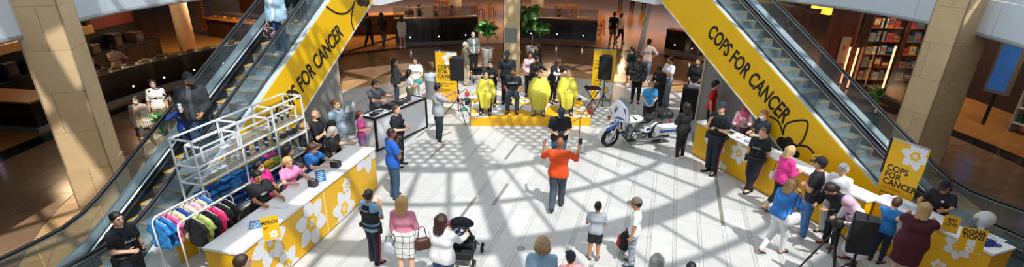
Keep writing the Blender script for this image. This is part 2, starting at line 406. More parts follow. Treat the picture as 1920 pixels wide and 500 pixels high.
# ================================================================== glazed roof: ribs, rings, solid rim (above the picture)
ZR = 10.8; RC = Vector((.35, 13.85, ZR))
roof = bpy.data.objects.new('ceiling_skylight', None); COL.objects.link(roof); roof.location = RC; roof['kind'] = 'structure'; roof['label'] = 'round skylight frame of radial ribs high above the atrium'
m_rf = M('C9CED2', .5)
b = MB()
for k in range(96):
    t0, t1 = 2*math.pi*k/96, 2*math.pi*(k+1)/96
    b.prism([(14.0*math.cos(t0), 14.0*math.sin(t0)), (26*math.cos(t0), 26*math.sin(t0)), (26*math.cos(t1), 26*math.sin(t1)), (14.0*math.cos(t1), 14.0*math.sin(t1))], 0, .3)
obj('roof_rim', b, M('D9DADA', .7), roof)
for k in range(58):
    a = R_(-90+12.1+6.2*(k-1)); wd = .46 if (k-1) % 6 == 0 else .10; d = Vector((math.cos(a), math.sin(a), 0))
    obj('rib', MB().bar(d*(3.2 if wd > .3 else 6.9), d*14.05, wd, .22), m_rf, roof)
for r, wd in ((12.55, .10), (10.85, .50), (8.9, .10), (6.9, .22), (3.2, .10)):
    q = MB(); nn = 72
    for k in range(nn):
        t0, t1 = 2*math.pi*k/nn, 2*math.pi*(k+1)/nn
        q.prism([((r-wd/2)*math.cos(t), (r-wd/2)*math.sin(t)) for t in (t0, t1)]+[((r+wd/2)*math.cos(t), (r+wd/2)*math.sin(t)) for t in (t1, t0)], -.1, .12)
    obj('ring_beam', q, m_rf, roof)
# perforated shading panels in some of the inner bays
def perforated(a0, a1, r0, r1, hole=.11, pitch=.34):
    q = MB(); y = -8.0; row = 0; L = []
    while y < 8:
        x = -8.0+(pitch/2 if row % 2 else 0)
        while x < 8:
            r = math.hypot(x, y); a = math.atan2(y, x) % (2*math.pi)
            if r0+.15 < r < r1-.15 and a0 < a < a1: L.append((x, y))
            x += pitch
        y += pitch*.866; row += 1
    s = pitch/math.sqrt(3)
    for (x, y) in L:                       # hexagon with a round hole
        vs_ = []; fs = []
        for k in range(12):
            t = 2*math.pi*k/12; rr = s if k % 2 else s*.866
            vs_.append((x+rr*math.cos(t+math.pi/2+math.pi/6), y+rr*math.sin(t+math.pi/2+math.pi/6), 0)); vs_.append((x+hole*math.cos(t+math.pi/2+math.pi/6), y+hole*math.sin(t+math.pi/2+math.pi/6), 0))
        for k in range(12): k2 = (k+1) % 12; fs.append((2*k, 2*k2, 2*k2+1, 2*k+1))
        q.add(vs_, fs)
    return q
for (a0, a1, r0, r1) in ((4.58, 5.02, 4.6, 7.0), (5.20, 5.62, 2.0, 7.0), (4.05, 4.42, 1.8, 7.0), (5.75, 6.2, 4.0, 7.0), (3.3, 3.8, 3.0, 7.0), (.2, 1.4, 1.8, 7.0)):
    obj('perforated_panel', perforated(a0, a1, r0, r1), m_rf, roof)

# ================================================================== stone pillars
m_stone = M('D3B78C', .55, var=.14, scale=3.0, bump=.10, rnd=.06); m_stone2 = M('BFA274', .6, var=.14, scale=3, rnd=.05)
def pillar(label, A, B, C, ztop=7.6, course=.86, base=.9):
    """A,B front face; B,C side face (ground points)"""
    D = A+(C-B); ctr = (A+C)/2
    t = thing('stone_pillar', label, 'pillar', (ctr.x, ctr.y, 0))
    loc = [Vector((p.x-ctr.x, p.y-ctr.y, 0)) for p in (A, B, C, D)]
    obj('core', MB().prism([(p.x*.955, p.y*.955) for p in loc], 0, ztop), m_stone2, t)
    z = 0.0; k = 0
    while z < ztop-.05:
        h = base if k == 0 else course; z1 = min(z+h, ztop); ex = 1.045 if k == 0 else 1.0
        for i in range(4):
            P, Q = loc[i]*ex, loc[(i+1) % 4]*ex; cuts = [0, 1]
            if (k+i) % 2 == 0: cuts = [0, .5+.22*math.sin(k*2.3+i), 1]
            for c0, c1 in zip(cuts, cuts[1:]):
                p0, p1 = P+(Q-P)*c0, P+(Q-P)*c1; d = (Q-P).normalized(); nn = Vector((d.y, -d.x, 0))
                if nn.dot((P+Q)/2) < 0: nn = -nn
                if c0 > 0: p0 = p0+d*.004
                if c1 < 1: p1 = p1-d*.004
                i0, i1 = p0-nn*.03, p1-nn*.03
                obj('stone_slab', MB().prism([(p0.x, p0.y), (p1.x, p1.y), (i1.x, i1.y), (i0.x, i0.y)], z+.003, z1-.003), m_stone, t)
        z = z1; k += 1
    return t
def rect3(A, B, depth, away=True):         # third corner: perpendicular to AB, pointing away from the camera
    d = (B-A).normalized(); nn = Vector((-d.y, d.x, 0))
    if nn.y < 0: nn = -nn
    return B+nn*depth
LA = Vector((-9.78, 10.72, 0)); LB = Vector((-9.02, 11.03, 0))
pillar('tall beige stone pillar beside the bottom of the left escalator, streaked with sunlight', LA, LB, rect3(LA, LB, 1.0))
RA, RB = G(1663, 324), G(1697, 338); RCc = G(1757, 331)
dRB = (RCc-RB).normalized(); nn_ = Vector((-dRB.y, dRB.x, 0)); nn_ = nn_ if nn_.x < 0 else -nn_
pillar('tall beige stone pillar beside the right escalator, in front of the toy shop', RB+dRB*1.0, RB, RB+nn_*.8)
CA, CB = Vector((-.50, 24.0, 0)), Vector((.27, 24.0, 0))
cpil = pillar('pale stone pillar between the two potted fig trees, behind the stage', CA, CB, rect3(CA, CB, .75))
def Zat(px, py, Y):
    d = FWD*F+RGT*(px-CX)+UPV*(CY-py); t = Y/d.y; return Vector((d.x*t, Y, HC+d.z*t))
a_, b_ = Zat(947, 80, 23.99), Zat(969, 53, 23.99)
pp = obj('metal_panel', MB().b2((a_.x+.115, -.385, a_.z), (b_.x+.115, -.36, b_.z), ch=.004), M('8F9698', .35, .7), cpil)
for s in (-1, 1):
    tr = obj('panel_edge', MB().b2((((a_.x+b_.x)/2+.115)+s*(b_.x-a_.x)/2-.01, -.392, a_.z), (((a_.x+b_.x)/2+.115)+s*(b_.x-a_.x)/2+.01, -.36, b_.z)), M('6D7274', .4, .6), pp)

# ================================================================== outer walls of the shops
m_dk = M('1C1613', .7); m_dk2 = M('2A1D15', .6)
struct('wall_back', MB().b2((-40, 62, 0), (40, 62.3, ZS)), M('4A3222', .8))
struct('wall_left', MB().b2((-26, -8, 0), (-25.7, 62, ZS)), m_dk2)
struct('wall_right', MB().b2((25.7, -8, 0), (26, 62, ZS)), m_dk2)
struct('wall_front', MB().b2((-26, -8.3, 0), (26, -8, ZS)), m_dk2)
# ================================================================== escalators
T30 = math.tan(R_(30)); STOP = Z2/T30
m_steel = M('BCC6CC', .3, .7, var=.05); m_deck = M('DCE6EC', .35, .25, var=.05); m_hand = M('0C0D10', .35, var=.1, coat=.3)
m_gl = glass('9FB4B8', .10); m_yel = M(YEL, .45, var=.04, scale=1.0); m_blk = M('1A1816', .6)
m_wall = M('8D8A84', .8, var=.10, scale=2, bump=.1)
def step_mesh():
    b = MB()
    b.b2((-.5, -.40, -.03), (.5, 0, 0)); b.b2((-.5, -.40, -.21), (.5, -.385, 0))
    for i in range(18):
        x = -.45+.9*i/17; b.mi = 1; b.b2((x-.012, -.385, 0), (x+.012, -.03, .008))
        b.b2((x-.012, -.408, -.19), (x+.012, -.40, -.02))
    b.mi = 2; b.b2((-.5, -.022, -.001), (.5, 0, .011)); b.b2((-.5, -.404, -.012), (.5, -.384, .010))
    for s in (-1, 1): b.b2((s*.5-s*.02, -.38, -.001), (s*.5, 0, .011))
    return b.mesh('step', [M('7D8A91', .45, .3), M('C9D6DC', .35, .35), M('DDA41C', .5)])
STEP = step_mesh()
def escalator(label, loc, heading, near):
    """local x right, y along the climb; near = side (+1/-1) that carries the yellow cladding"""
    e = thing('escalator', label, 'escalator', loc, hd2rz(heading))
    for k in range(-2, 25):                                  # steps
        y = k*.3464; z = k*.2
        if k <= 0: z = max(0, z)+(.02 if k <= 0 else 0)
        if z > Z2+.02: break
        obj('step', STEP, None, e, (0, y+.40, z))
    obj('landing_plate', MB().b2((-.75, -2.6, 0), (.75, -.29, .022)), M('8B9499', .35, .7), e)
    obj('comb_plate', MB().b2((-.5, -.52, .022), (.5, -.30, .034)), M('D9A21B', .5), e)
    def prof(s, h):                                           # a line h above the step noses, level at the landing
        lo = h+.12 if h > .5 else h
        return [(s, q) for q in ()]
    for sd in (-1, 1):
        # handrail
        P = [(-1.35, .14), (-1.72, .22), (-1.92, .48), (-1.86, .78), (-1.62, .95), (-1.2, .98), (-.5, .98), (0, 1.0), (.4, 1.10), (.75, 1.26)]
        s = 1.2
        while s < STOP-.2: P.append((s, s*T30+.82)); s += .6
        P += [(STOP-.1, Z2+.83), (STOP+.4, Z2+.96), (STOP+1.0, Z2+.98), (STOP+1.6, Z2+.98)]
        obj('handrail', MB().tube([(sd*.60, y, z) for y, z in P], .036, 8), m_hand, e)
        rl = MB()
        for q in P[:1]: pass
        rl.tube([(sd*.60, y, z-.045) for y, z in P[4:]], .018, 6); obj('rail_track', rl, m_steel, e)
        # glass panels
        P2 = [(-1.7, .93)]+P[5:]
        def top(y):
            for (a, b) in zip(P2, P2[1:]):
                if a[0] <= y <= b[0]: return a[1]+(b[1]-a[1])*(y-a[0])/max(1e-6, b[0]-a[0])
            return P2[-1][1]
        def bot(y): return max(.16, min(y*T30+.16, Z2+.16))
        y = -1.65
        while y < STOP+1.3:
            y1 = min(y+1.18, STOP+1.4); n = 4; b = MB(); vs_ = []
            for k in range(n+1):
                yy = y+.008+(y1-y-.016)*k/n
                for xx in (-.006, .006): vs_ += [(sd*.60+xx, yy, bot(yy)), (sd*.60+xx, yy, top(yy)-.04)]
            fs = []
            for k in range(n):
                o = 4*k; fs += [(o, o+4, o+5, o+1), (o+2, o+3, o+7, o+6), (o+1, o+5, o+7, o+3)]
            fs += [(0, 1, 3, 2), (4*n, 4*n+2, 4*n+3, 4*n+1)]
            b.add(vs_, fs); obj('glass_panel', b, m_gl, e); y = y1
        # skirt, inner deck, outer deck
        def band(x0, z0, x1, z1, name, mat, thick=.012):
            Y = [-1.9, -.3, 0.25]+[.25+q*1.0 for q in range(1, 8)]+[STOP, STOP+1.5]; b = MB(); vs_ = []
            for yy in Y:
                zb = max(0, min(yy*T30, Z2)) if yy > 0 else 0
                vs_ += [(sd*x0, yy, zb+z0), (sd*x1, yy, zb+z1), (sd*x1, yy, zb+z1-thick-.02), (sd*x0, yy, zb+z0-thick-.02)]
            fs = []
            for k in range(len(Y)-1):
                o = 4*k; fs += [(o, o+1, o+5, o+4), (o+1, o+2, o+6, o+5), (o+2, o+3, o+7, o+6), (o+3, o, o+4, o+7)]
            fs += [(3, 2, 1, 0), tuple(4*(len(Y)-1)+q for q in range(4))]
            if sd < 0: fs = [f[::-1] for f in fs]
            b.add(vs_, fs); return obj(name, b, mat, e)
        band(.515, .10, .515, .22, 'skirt', M('39434A', .35, .5), .10)
        band(.515, .13, .585, .20, 'inner_deck', m_steel)
        band(.615, .22, .80, .27, 'outer_deck', m_deck)
    # cladding
    def clad(x, s0, s1, mat, name, th=.02, low=1.2):
        Y = [s0+(s1-s0)*k/14 for k in range(15)]; poly_t = [(y, max(0, min(y*T30, Z2))+.245) for y in Y]; poly_b = [(y, max(0.0, y*T30-low)) for y in Y]
        b = MB(); vs_ = []
        for (y, zt), (_, zb) in zip(poly_t, poly_b): vs_ += [(x-th/2, y, zb), (x-th/2, y, zt), (x+th/2, y, zt), (x+th/2, y, zb)]
        fs = [(0, 1, 2, 3), tuple(4*14+q for q in (3, 2, 1, 0))]
        for k in range(14): o = 4*k; fs += [(o, o+4, o+5, o+1), (o+1, o+5, o+6, o+2), (o+2, o+6, o+7, o+3), (o+3, o+7, o+4, o)]
        b.add(vs_, fs); return obj(name, b, mat, e)
    ye = clad(near*.80, .85, STOP+1.05, m_yel, 'yellow_cladding'); clad(near*.80, -1.9, .845, m_deck, 'metal_cladding')
    clad(-near*.80, -1.9, STOP+1.05, m_deck, 'metal_cladding')
    b = MB()                                                  # underside
    Y = [2.1, STOP+1.0]
    b.add([(-.79, 2.08, .005), (.79, 2.08, .005), (.79, STOP+1.05, STOP*T30+1.05*T30-1.2), (-.79, STOP+1.05, STOP*T30+1.05*T30-1.2), (-.79, 2.08, .06), (.79, 2.08, .06), (.79, STOP+1.05, STOP*T30+1.05*T30-1.15), (-.79, STOP+1.05, STOP*T30+1.05*T30-1.15)],
          [(3, 2, 1, 0), (4, 5, 6, 7), (0, 1, 5, 4), (2, 3, 7, 6)]); obj('underside', b, M('C4C9CC', .6), e)
    obj('edge_trim', MB().bar((near*.812, 2.15, 2.15*T30-1.19), (near*.812, STOP+1.0, (STOP+1.0)*T30-1.19), .02, .035), m_deck, e)
    # landing slab at the top
    sl = MB().b2((-1.0, STOP+1.05, ZS), (1.0, STOP+6.5, Z2)); obj('upper_landing', sl, M('DDE4EA', .5), e)
    return e, ye
def pln(e, near, px, py, xp=None):                                     # pixel -> (s, height above nose line) on the cladding plane
    bpy.context.view_layer.update()
    Mi = e.matrix_world.inverted(); C = Mi @ Vector((0, 0, HC)); d = Mi.to_3x3() @ (FWD*F+RGT*(px-CX)+UPV*(CY-py))
    t = ((near*.812 if xp is None else xp)-C.x)/d.x; q = C+d*t; return q.y, q.z
def clad_text(e, near, pa, pb, txt, cap):
    """lettering whose base line runs from pixel pa to pixel pb on the cladding"""
    (s0, z0), (s1, z1) = pln(e, near, *pa), pln(e, near, *pb)
    A = Vector((near*.816, s0, z0)); B = Vector((near*.816, s1, z1)); x = (B-A).normalized(); L = (B-A).length
    me = text_mesh(txt, 1.0, .002, .022, 1.0, 'LEFT'); X = [v.co.x for v in me.vertices]; wd = max(X)-min(X); ymin = min(v.co.y for v in me.vertices); ymax = max(v.co.y for v in me.vertices)
    k = L/wd; ky = cap/(ymax-ymin)
    T = frame(A, x, (near, 0, 0)) @ Matrix.Diagonal((k, ky, 1, 1)) @ Matrix.Translation((-min(X), -ymin, 0))
    lettering(txt, 1.0, m_blk, e, T, .003, .022, 1.0, 'LEFT')
def clad_line(e, near, pts, w, fill=None):
    P = [Vector((near*.815, *pln(e, near, *p))) for p in pts]
    Q = []                                                    # Catmull-Rom
    for i in range(len(P)-1):
        p0, p1, p2, p3 = P[max(0, i-1)], P[i], P[i+1], P[min(len(P)-1, i+2)]
        for t in (0, .25, .5, .75): Q.append(.5*((2*p1)+(p2-p0)*t+(2*p0-5*p1+4*p2-p3)*t*t+(3*p1-p0-3*p2+p3)*t**3))
    Q.append(P[-1])
    if fill:
        b = MB(); n = len(Q)
        f = list(range(n)); b.add([(q.x+near*.003, q.y, q.z) for q in Q]+[(q.x-near*.003, q.y, q.z) for q in Q], [tuple(f), tuple(n+i for i in f[::-1])]+[(i, (i+1) % n, n+(i+1) % n, n+i) for i in range(n)])
        obj('flower_centre', b, m_blk, e)
    else:
        b = MB()
        for a, c in zip(Q, Q[1:]): d = (c-a).normalized(); b.bar(a-d*w*.3, c+d*w*.3, w, .006, up=(near, 0, 0))
        obj('flower_outline', b, m_blk, e)
escL, yL = escalator('long escalator at the left of the hall, climbing behind the white merchandise shelves', (-7.271, 7.956, 0), 15.7, 1)
escR, yR = escalator('long escalator at the right of the hall, climbing behind the registration counter', (9.173, 10.055, 0), -26.3, -1)
clad_text(escR, -1, (1325, 66), (1468, 233), 'COPS FOR CANCER', .41)
clad_text(escL, 1, (528, 230), (644, 66), 'COPS FOR CANCER', .41)
# outlined flowers on the cladding
clad_line(escR, -1, [(1443, 218), (1458, 226), (1465, 240), (1468, 252)], .045)
clad_line(escR, -1, [(1468, 252), (1472, 236), (1484, 228), (1511, 226), (1514, 240), (1506, 262), (1497, 272)], .045)
clad_line(escR, -1, [(1497, 272), (1512, 274), (1522, 282), (1532, 298), (1540, 312)], .045)
clad_line(escR, -1, [(1456, 262), (1463, 256), (1472, 258), (1478, 256), (1485, 260), (1489, 268), (1496, 272), (1494, 279), (1500, 290), (1490, 300), (1478, 296), (1466, 288), (1458, 276)], .03, True)
clad_line(escL, 1, [(612, 12), (620, 18), (630, 24), (640, 26), (650, 24), (658, 17), (663, 8), (666, 1)], .045)
clad_line(escL, 1, [(664, 6), (661, 20), (659, 32), (660, 46), (665, 60)], .045)
clad_line(escL, 1, [(668, 0), (671, 8), (678, 12), (682, 10), (687, 13), (692, 8), (693, 0)], .03, True)
# grey walls under the escalators
for e, near, px, nm in ((escL, 1, (634, 150), 'wall_under_left'), (escR, -1, (1318, 150), 'wall_under_right')):
    x0, x1 = (-.7, .7) if near > 0 else (.62, .72)
    s1, _ = pln(e, near, *px, .7 if near > 0 else .62)
    bm = MB(); s0 = 2.15
    bm.add([(x0, s0, 0), (x1, s0, 0), (x1, s1, 0), (x0, s1, 0), (x0, s0, s0*T30-1.2), (x1, s0, s0*T30-1.2), (x1, s1, s1*T30-1.2), (x0, s1, s1*T30-1.2)],
           [(3, 2, 1, 0), (4, 5, 6, 7), (0, 1, 5, 4), (1, 2, 6, 5), (2, 3, 7, 6), (3, 0, 4, 7)])
    o = struct(nm, bm, m_wall, None, e.location, e.rotation_euler.z)
    tr = obj('corner_trim', MB().b2(((.68 if near > 0 else .58), s1-.02, 0), ((.73 if near > 0 else .74), s1+.05, s1*T30-1.22)), M('C9BFA8', .4, .2), o)
# ================================================================== yellow counters with daffodils
OBST = []
m_wtop = M('F1F2F3', .35, var=.02); m_cy = M('F2BA04', .4, var=.05, scale=1.5)
def counter(name, label, A, B, depth, h, side, flowers, seams=(), group=None, over=.02, ends=()):
    """front face from ground point A to B; side=+1 when the body lies to the left of A->B; flowers: (u, v, r, rot, miss) on the front plane, metres"""
    d = (B-A); L = d.length; d.normalize(); n_in = Vector((-d.y, d.x, 0))*side       # into the body
    rz = math.atan2(d.y, d.x); t = thing(name, label, 'counter', A, rz, group); s = side; OBST.append((A.copy(), d.copy(), n_in.copy(), L, depth))
    obj('body', MB().b2((0, 0, .03), (L, s*depth, h-.05)), m_cy, t)
    obj('kick_plate', MB().b2((.02, s*.02, 0), (L-.02, s*(depth-.02), .03)), M('D8A81A', .5), t)
    obj('top', MB().b2((-over, -s*over, h-.05), (L+over, s*(depth+over), h), ch=.006), m_wtop, t)
    for u in list(seams):
        obj('seam_strip', MB().b2((u-.012, -s*.008, .03), (u+.012, 0, h-.05)), M('F6E3A0', .4), t)
    for u0, u1, z in ((0, L, .045), (0, L, h-.065)): obj('edge_strip', MB().b2((u0, -s*.006, z-.015), (u1, 0, z+.015)), M('E3AE12', .4), t)
    T = frame((0, -s*.004, 0), (1, 0, 0) if s > 0 else (-1, 0, 0), (0, -s, 0))
    clip = [(0, 1, h-.055), (0, -1, -.035), (1, 0, L if s > 0 else 0), (-1, 0, 0 if s > 0 else L)]
    for (u, v, r, rot, miss) in flowers:
        daffodil(t, T, r, (rot, (u if s > 0 else -u, v)), miss, clip=clip)
    return t
# merchandise counter (left)
MA = Vector((-4.40, 7.35, 0)); MBp = Vector((-3.33, 12.03, 0)); dM = (MBp-MA).normalized()
def Mpt(px, py, z=1.05): return G(px, py, z)
MH = 1.05
dMn = Vector((dM.y, -dM.x, 0))            # outward, towards the hall
def on_front(px, py, A=MA, d=dM):          # pixel -> (u, v) on the counter's front plane
    n = Vector((d.y, -d.x, 0)); C = Vector((0, 0, HC)); r = FWD*F+RGT*(px-CX)+UPV*(CY-py); t = (A-C).dot(n)/r.dot(n); q = C+r*t; return (q-A).dot(d), q.z
fl = []
for (cx, cy, ex, ey, rot) in ((584, 417, 608, 382, .15), (645, 390, 662, 362, .3), (649, 347, 655, 334, .1), (538, 498, 560, 470, .2), (505, 455, 480, 500, .6), (686, 282, 697, 318, .05)):
    u, v = on_front(cx, cy); u2, v2 = on_front(ex, ey); fl.append((u, v, math.hypot(u2-u, v2-v), rot, ()))
u_s, _ = on_front(608, 375)
merch = counter('merch_counter', 'long yellow counter with white daffodils under the merch sign, beside the left escalator', MA, MBp, .66, MH, 1, fl, (u_s,))
# registration counter (right): two units in line
RA_, RB_ = G(1297, 288), G(1535, 420); dR = (RB_-RA_).normalized()
def rfl(L_, A, d):
    out = []
    for (cx, cy, ex, ey, rot) in L_:
        n = Vector((d.y, -d.x, 0)); C = Vector((0, 0, HC))
        def hit(px, py): r = FWD*F+RGT*(px-CX)+UPV*(CY-py); t = (A-C).dot(n)/r.dot(n); q = C+r*t; return (q-A).dot(d), q.z
        u, v = hit(cx, cy); u2, v2 = hit(ex, ey); out.append((u, v, math.hypot(u2-u, v2-v), rot, ()))
    return out
Lr = (RB_-RA_).length
reg = counter('registration_counter', 'long yellow daffodil counter in front of the right escalator, with leaflets on top', RA_, RB_, .44, 1.0, 1,
              rfl([(1386, 287, 1389, 265, .2), (1340, 270, 1361, 272, .4), (1476, 372, 1484, 352, .1), (1352, 318, 1362, 309, .3)], RA_, dR), (Lr*.5,))
RC_, RD_ = G(1537, 424), G(1592, 462)
RC_ = RB_+dR*.10+Vector((0, 0, 0)); RD_ = RC_+dR*.75
reg2 = counter('registration_counter', 'short yellow daffodil counter standing at the near end of the long registration counter', RC_, RD_, .44, 1.0, 1,
               rfl([(1545, 342+30, 1560, 345, .2), (1548, 430, 1560, 405, .1)], RC_, dR))
# donation counter (bottom right, in the shade)
DA, DB = Vector((7.40, 9.78, 0)), Vector((8.18, 7.86, 0)); dD = (DB-DA).normalized()
DA2 = DA-dD*0.0; DB2 = DB+dD*.05
don = counter('donation_counter', 'yellow daffodil counter holding the donation box and donations sign', DA2, DB2, .58, 1.0, 1,
              rfl([(1795, 463, 1795, 488, .15), (1690, 440, 1680, 462, .5), (1690, 480, 1676, 484, .2), (1665, 385, 1655, 370, .2), (1760, 500, 1745, 490, .4)], DA2, dD))
# ================================================================== people: implicit surfaces meshed with surface nets
_E = [((0,0,0),(1,0,0)),((0,1,0),(1,1,0)),((0,0,1),(1,0,1)),((0,1,1),(1,1,1)),((0,0,0),(0,1,0)),((1,0,0),(1,1,0)),((0,0,1),(0,1,1)),((1,0,1),(1,1,1)),((0,0,0),(0,0,1)),((1,0,0),(1,0,1)),((0,1,0),(0,1,1)),((1,1,0),(1,1,1))]
def nets(f, xs, ys, zs):
    s = f < 0
    c = np.zeros(tuple(n-1 for n in f.shape), np.int8)
    for dx in (0, 1):
        for dy in (0, 1):
            for dz in (0, 1): c += s[dx:dx+c.shape[0], dy:dy+c.shape[1], dz:dz+c.shape[2]]
    act = (c > 0) & (c < 8); I, J, K = np.nonzero(act); n = len(I)
    idx = np.full(c.shape, -1, np.int32); idx[act] = np.arange(n)
    acc = np.zeros((n, 3)); cnt = np.zeros(n)
    for a, b in _E:
        va = f[I+a[0], J+a[1], K+a[2]]; vb = f[I+b[0], J+b[1], K+b[2]]; mk = (va < 0) != (vb < 0)
        t = np.where(mk, va/np.where(mk, va-vb, 1), 0)
        for q in range(3): acc[:, q] += mk*(a[q]+t*(b[q]-a[q]))
        cnt += mk
    u = acc/cnt[:, None]
    V = np.stack([xs[I]+u[:, 0]*(xs[I+1]-xs[I]), ys[J]+u[:, 1]*(ys[J+1]-ys[J]), zs[K]+u[:, 2]*(zs[K+1]-zs[K])], 1)
    Q = []
    for ax in range(3):
        o = [1, 1, 1]; o[ax] = 0
        A = s[tuple(slice(1, -1) if q != ax else slice(0, -1) for q in range(3))]; B = s[tuple(slice(1, -1) if q != ax else slice(1, None) for q in range(3))]
        i, j, k = np.nonzero(A != B)
        if not len(i): continue
        fl = A[i, j, k]; p = [i, j, k]; b1, b2 = [(1, 2), (2, 0), (0, 1)][ax]
        p = [p[q]+(1 if q != ax else 0) for q in range(3)]
        def cell(d1, d2):
            r = [p[0].copy(), p[1].copy(), p[2].copy()]; r[b1] = r[b1]-1+d1; r[b2] = r[b2]-1+d2; return idx[r[0], r[1], r[2]]
        q4 = np.stack([cell(0, 0), cell(1, 0), cell(1, 1), cell(0, 1)], 1); q4[~fl] = q4[~fl][:, ::-1]; Q.append(q4)
    return V, (np.concatenate(Q) if Q else np.zeros((0, 4), np.int32))
class Field:
    def __init__(s, lo, hi, h, fine=None):
        ax = []
        for q in range(3):
            a, b = lo[q], hi[q]
            if fine is None: ax.append(np.arange(a, b+h, h))
            else:
                f0, f1, hf = fine[0][q], fine[1][q], fine[2]; L = [np.arange(f0, f1+hf*.5, hf)]
                if a < f0: L.insert(0, np.arange(f0-h*math.ceil((f0-a)/h), f0-h*.5, h))
                if b > f1: e = L[-1][-1]; L.append(np.arange(e+h, b+h, h))
                ax.append(np.concatenate(L))
        s.x, s.y, s.z = ax; s.h = h; s.f = np.full((len(s.x), len(s.y), len(s.z)), .3, np.float32)
    def sl(s, lo, hi):
        r = []
        for a, l, u in ((s.x, lo[0], hi[0]), (s.y, lo[1], hi[1]), (s.z, lo[2], hi[2])):
            i0 = max(0, np.searchsorted(a, l)-1); i1 = min(len(a), np.searchsorted(a, u)+1)
            if i1 <= i0: return None
            r.append(slice(i0, i1))
        return tuple(r)
    def g(s, sl): return s.x[sl[0]][:, None, None], s.y[sl[1]][None, :, None], s.z[sl[2]][None, None, :]
    def mix(s, sl, d, k):
        a = s.f[sl]; h = np.clip(.5+.5*(d-a)/k, 0, 1); s.f[sl] = d*(1-h)+a*h-k*h*(1-h)
    def cone(s, a, b, ra, rb, k=.03, flat=0):
        a = np.array(a, float); b = np.array(b, float); r = max(ra, rb)+k+2*s.h
        sl = s.sl(np.minimum(a, b)-r, np.maximum(a, b)+r)
        if sl is None: return
        X, Y, Z = s.g(sl); ba = b-a; L2 = max(1e-9, ba@ba); w = ((X-a[0])*ba[0]+(Y-a[1])*ba[1]+(Z-a[2])*ba[2])/L2; t = np.clip(w, 0, 1)
        d = np.sqrt((X-a[0]-t*ba[0])**2+(Y-a[1]-t*ba[1])**2+(Z-a[2]-t*ba[2])**2)-(ra+(rb-ra)*t)
        if flat: d = np.maximum(d, (w-1)*math.sqrt(L2))
        s.mix(sl, d, k)
    def ell(s, c, r, Rm=None, k=.02):
        c = np.array(c, float); R = max(r)+k+2*s.h; sl = s.sl(c-R, c+R)
        if sl is None: return
        X, Y, Z = s.g(sl); P = [X-c[0], Y-c[1], Z-c[2]]
        if Rm is not None: P = [P[0]*Rm[0][q]+P[1]*Rm[1][q]+P[2]*Rm[2][q] for q in range(3)]
        k0 = np.sqrt((P[0]/r[0])**2+(P[1]/r[1])**2+(P[2]/r[2])**2)+1e-6; k1 = np.sqrt((P[0]/r[0]**2)**2+(P[1]/r[1]**2)**2+(P[2]/r[2]**2)**2)+1e-6
        s.mix(sl, k0*(k0-1)/k1, k)
    def keep(s, n, c):                      # keep n.p <= c
        X, Y, Z = s.x[:, None, None], s.y[None, :, None], s.z[None, None, :]; s.f = np.maximum(s.f, n[0]*X+n[1]*Y+n[2]*Z-c)
    def folds(s, amp, fr, ph=0):
        X, Y, Z = s.x[:, None, None], s.y[None, :, None], s.z[None, None, :]
        s.f = s.f+amp*(np.sin(fr*(Z*1.0+.8*X)+ph)*np.sin(fr*.7*(Y-.6*X)+1.3*ph)+.5*np.sin(fr*1.9*(Z*.6-X+.5*Y)+ph*2))
    def mesh(s): return nets(s.f, s.x, s.y, s.z)
def np_mesh(name, V, Q, mats, extra=None):
    """V,Q arrays; extra = MB merged behind with its own material indices"""
    me = bpy.data.meshes.new(name); nv, nq = len(V), len(Q)
    ev, ef, em = (extra.v, extra.f, extra.m) if extra else ([], [], [])
    allv = np.concatenate([V, np.array(ev, float).reshape(-1, 3)]) if ev else V
    me.vertices.add(len(allv)); me.vertices.foreach_set('co', np.asarray(allv, np.float32).ravel())
    lt = [4]*nq+[len(f) for f in ef]; loops = np.concatenate([np.asarray(Q, np.int32).ravel(), np.array([i+nv for f in ef for i in f], np.int32)]) if ef else np.asarray(Q, np.int32).ravel()
    me.loops.add(len(loops)); me.loops.foreach_set('vertex_index', loops)
    me.polygons.add(len(lt)); st = np.concatenate([[0], np.cumsum(lt)[:-1]]).astype(np.int32); me.polygons.foreach_set('loop_start', st)
    me.polygons.foreach_set('material_index', np.array([0]*nq+list(em), np.int32)); me.polygons.foreach_set('use_smooth', np.ones(len(lt), bool))
    for q in mats: me.materials.append(q)
    me.update(calc_edges=True); me.validate(); return me

ARMS = {  # (upper, fore): out, forward, up
 'down': ((.16, .02, -1), (.06, .22, -1)), 'straight': ((.12, -.03, -1), (.06, .06, -1)), 'front': ((.22, .12, -1), (-.62, .62, -.55)), 'clasp': ((.2, .05, -1), (-.60, .45, -.75)),
 'cross': ((.30, .30, -1), (-1.0, .38, .12)), 'hold': ((.2, .12, -1), (-.42, .95, .05)), 'holdlow': ((.18, .15, -1), (-.25, .85, -.45)), 'hip': ((.78, -.30, -.75), (-.75, .35, -.5)),
 'phone': ((.18, .55, -.8), (-.30, .70, .62)), 'aim': ((.15, .85, -.45), (-.28, .85, .35)), 'raise': ((.50, .45, -.55), (.05, .60, .80)), 'chin': ((.12, .40, -.95), (-.50, .45, .85)),
 'reach': ((.15, .75, -.70), (-.05, .95, -.20)), 'reachdown': ((.12, .65, -.70), (-.05, .95, -.04)), 'reachup': ((.2, .8, -.4), (-.2, .9, .15)), 'out': ((.55, .35, -.75), (.35, .75, -.3)), 'lap': ((.22, .25, -1), (-.35, .85, -.38)), 'back': ((.25, -.25, -1), (-.45, -.30, -.75)),
 'knees': ((.16, .14, -1), (-.15, .80, -.42)), 'work': ((.35, .70, -.58), (-.25, .90, .10)), 'rail': ((.75, .35, -.45), (.60, .60, -.25)), 'face': ((.2, .45, -.75), (-.45, .25, .95)), 'pocket': ((.30, -.10, -1), (-.12, .20, -1))}
SKIN = {'fair': 'E8B99A', 'light': 'DDA583', 'tan': 'C68A60', 'brown': '8D5A3B', 'dark': '5E3A28'}
m_eye = M('1C1512', .3); m_lip = M('A65B52', .5)
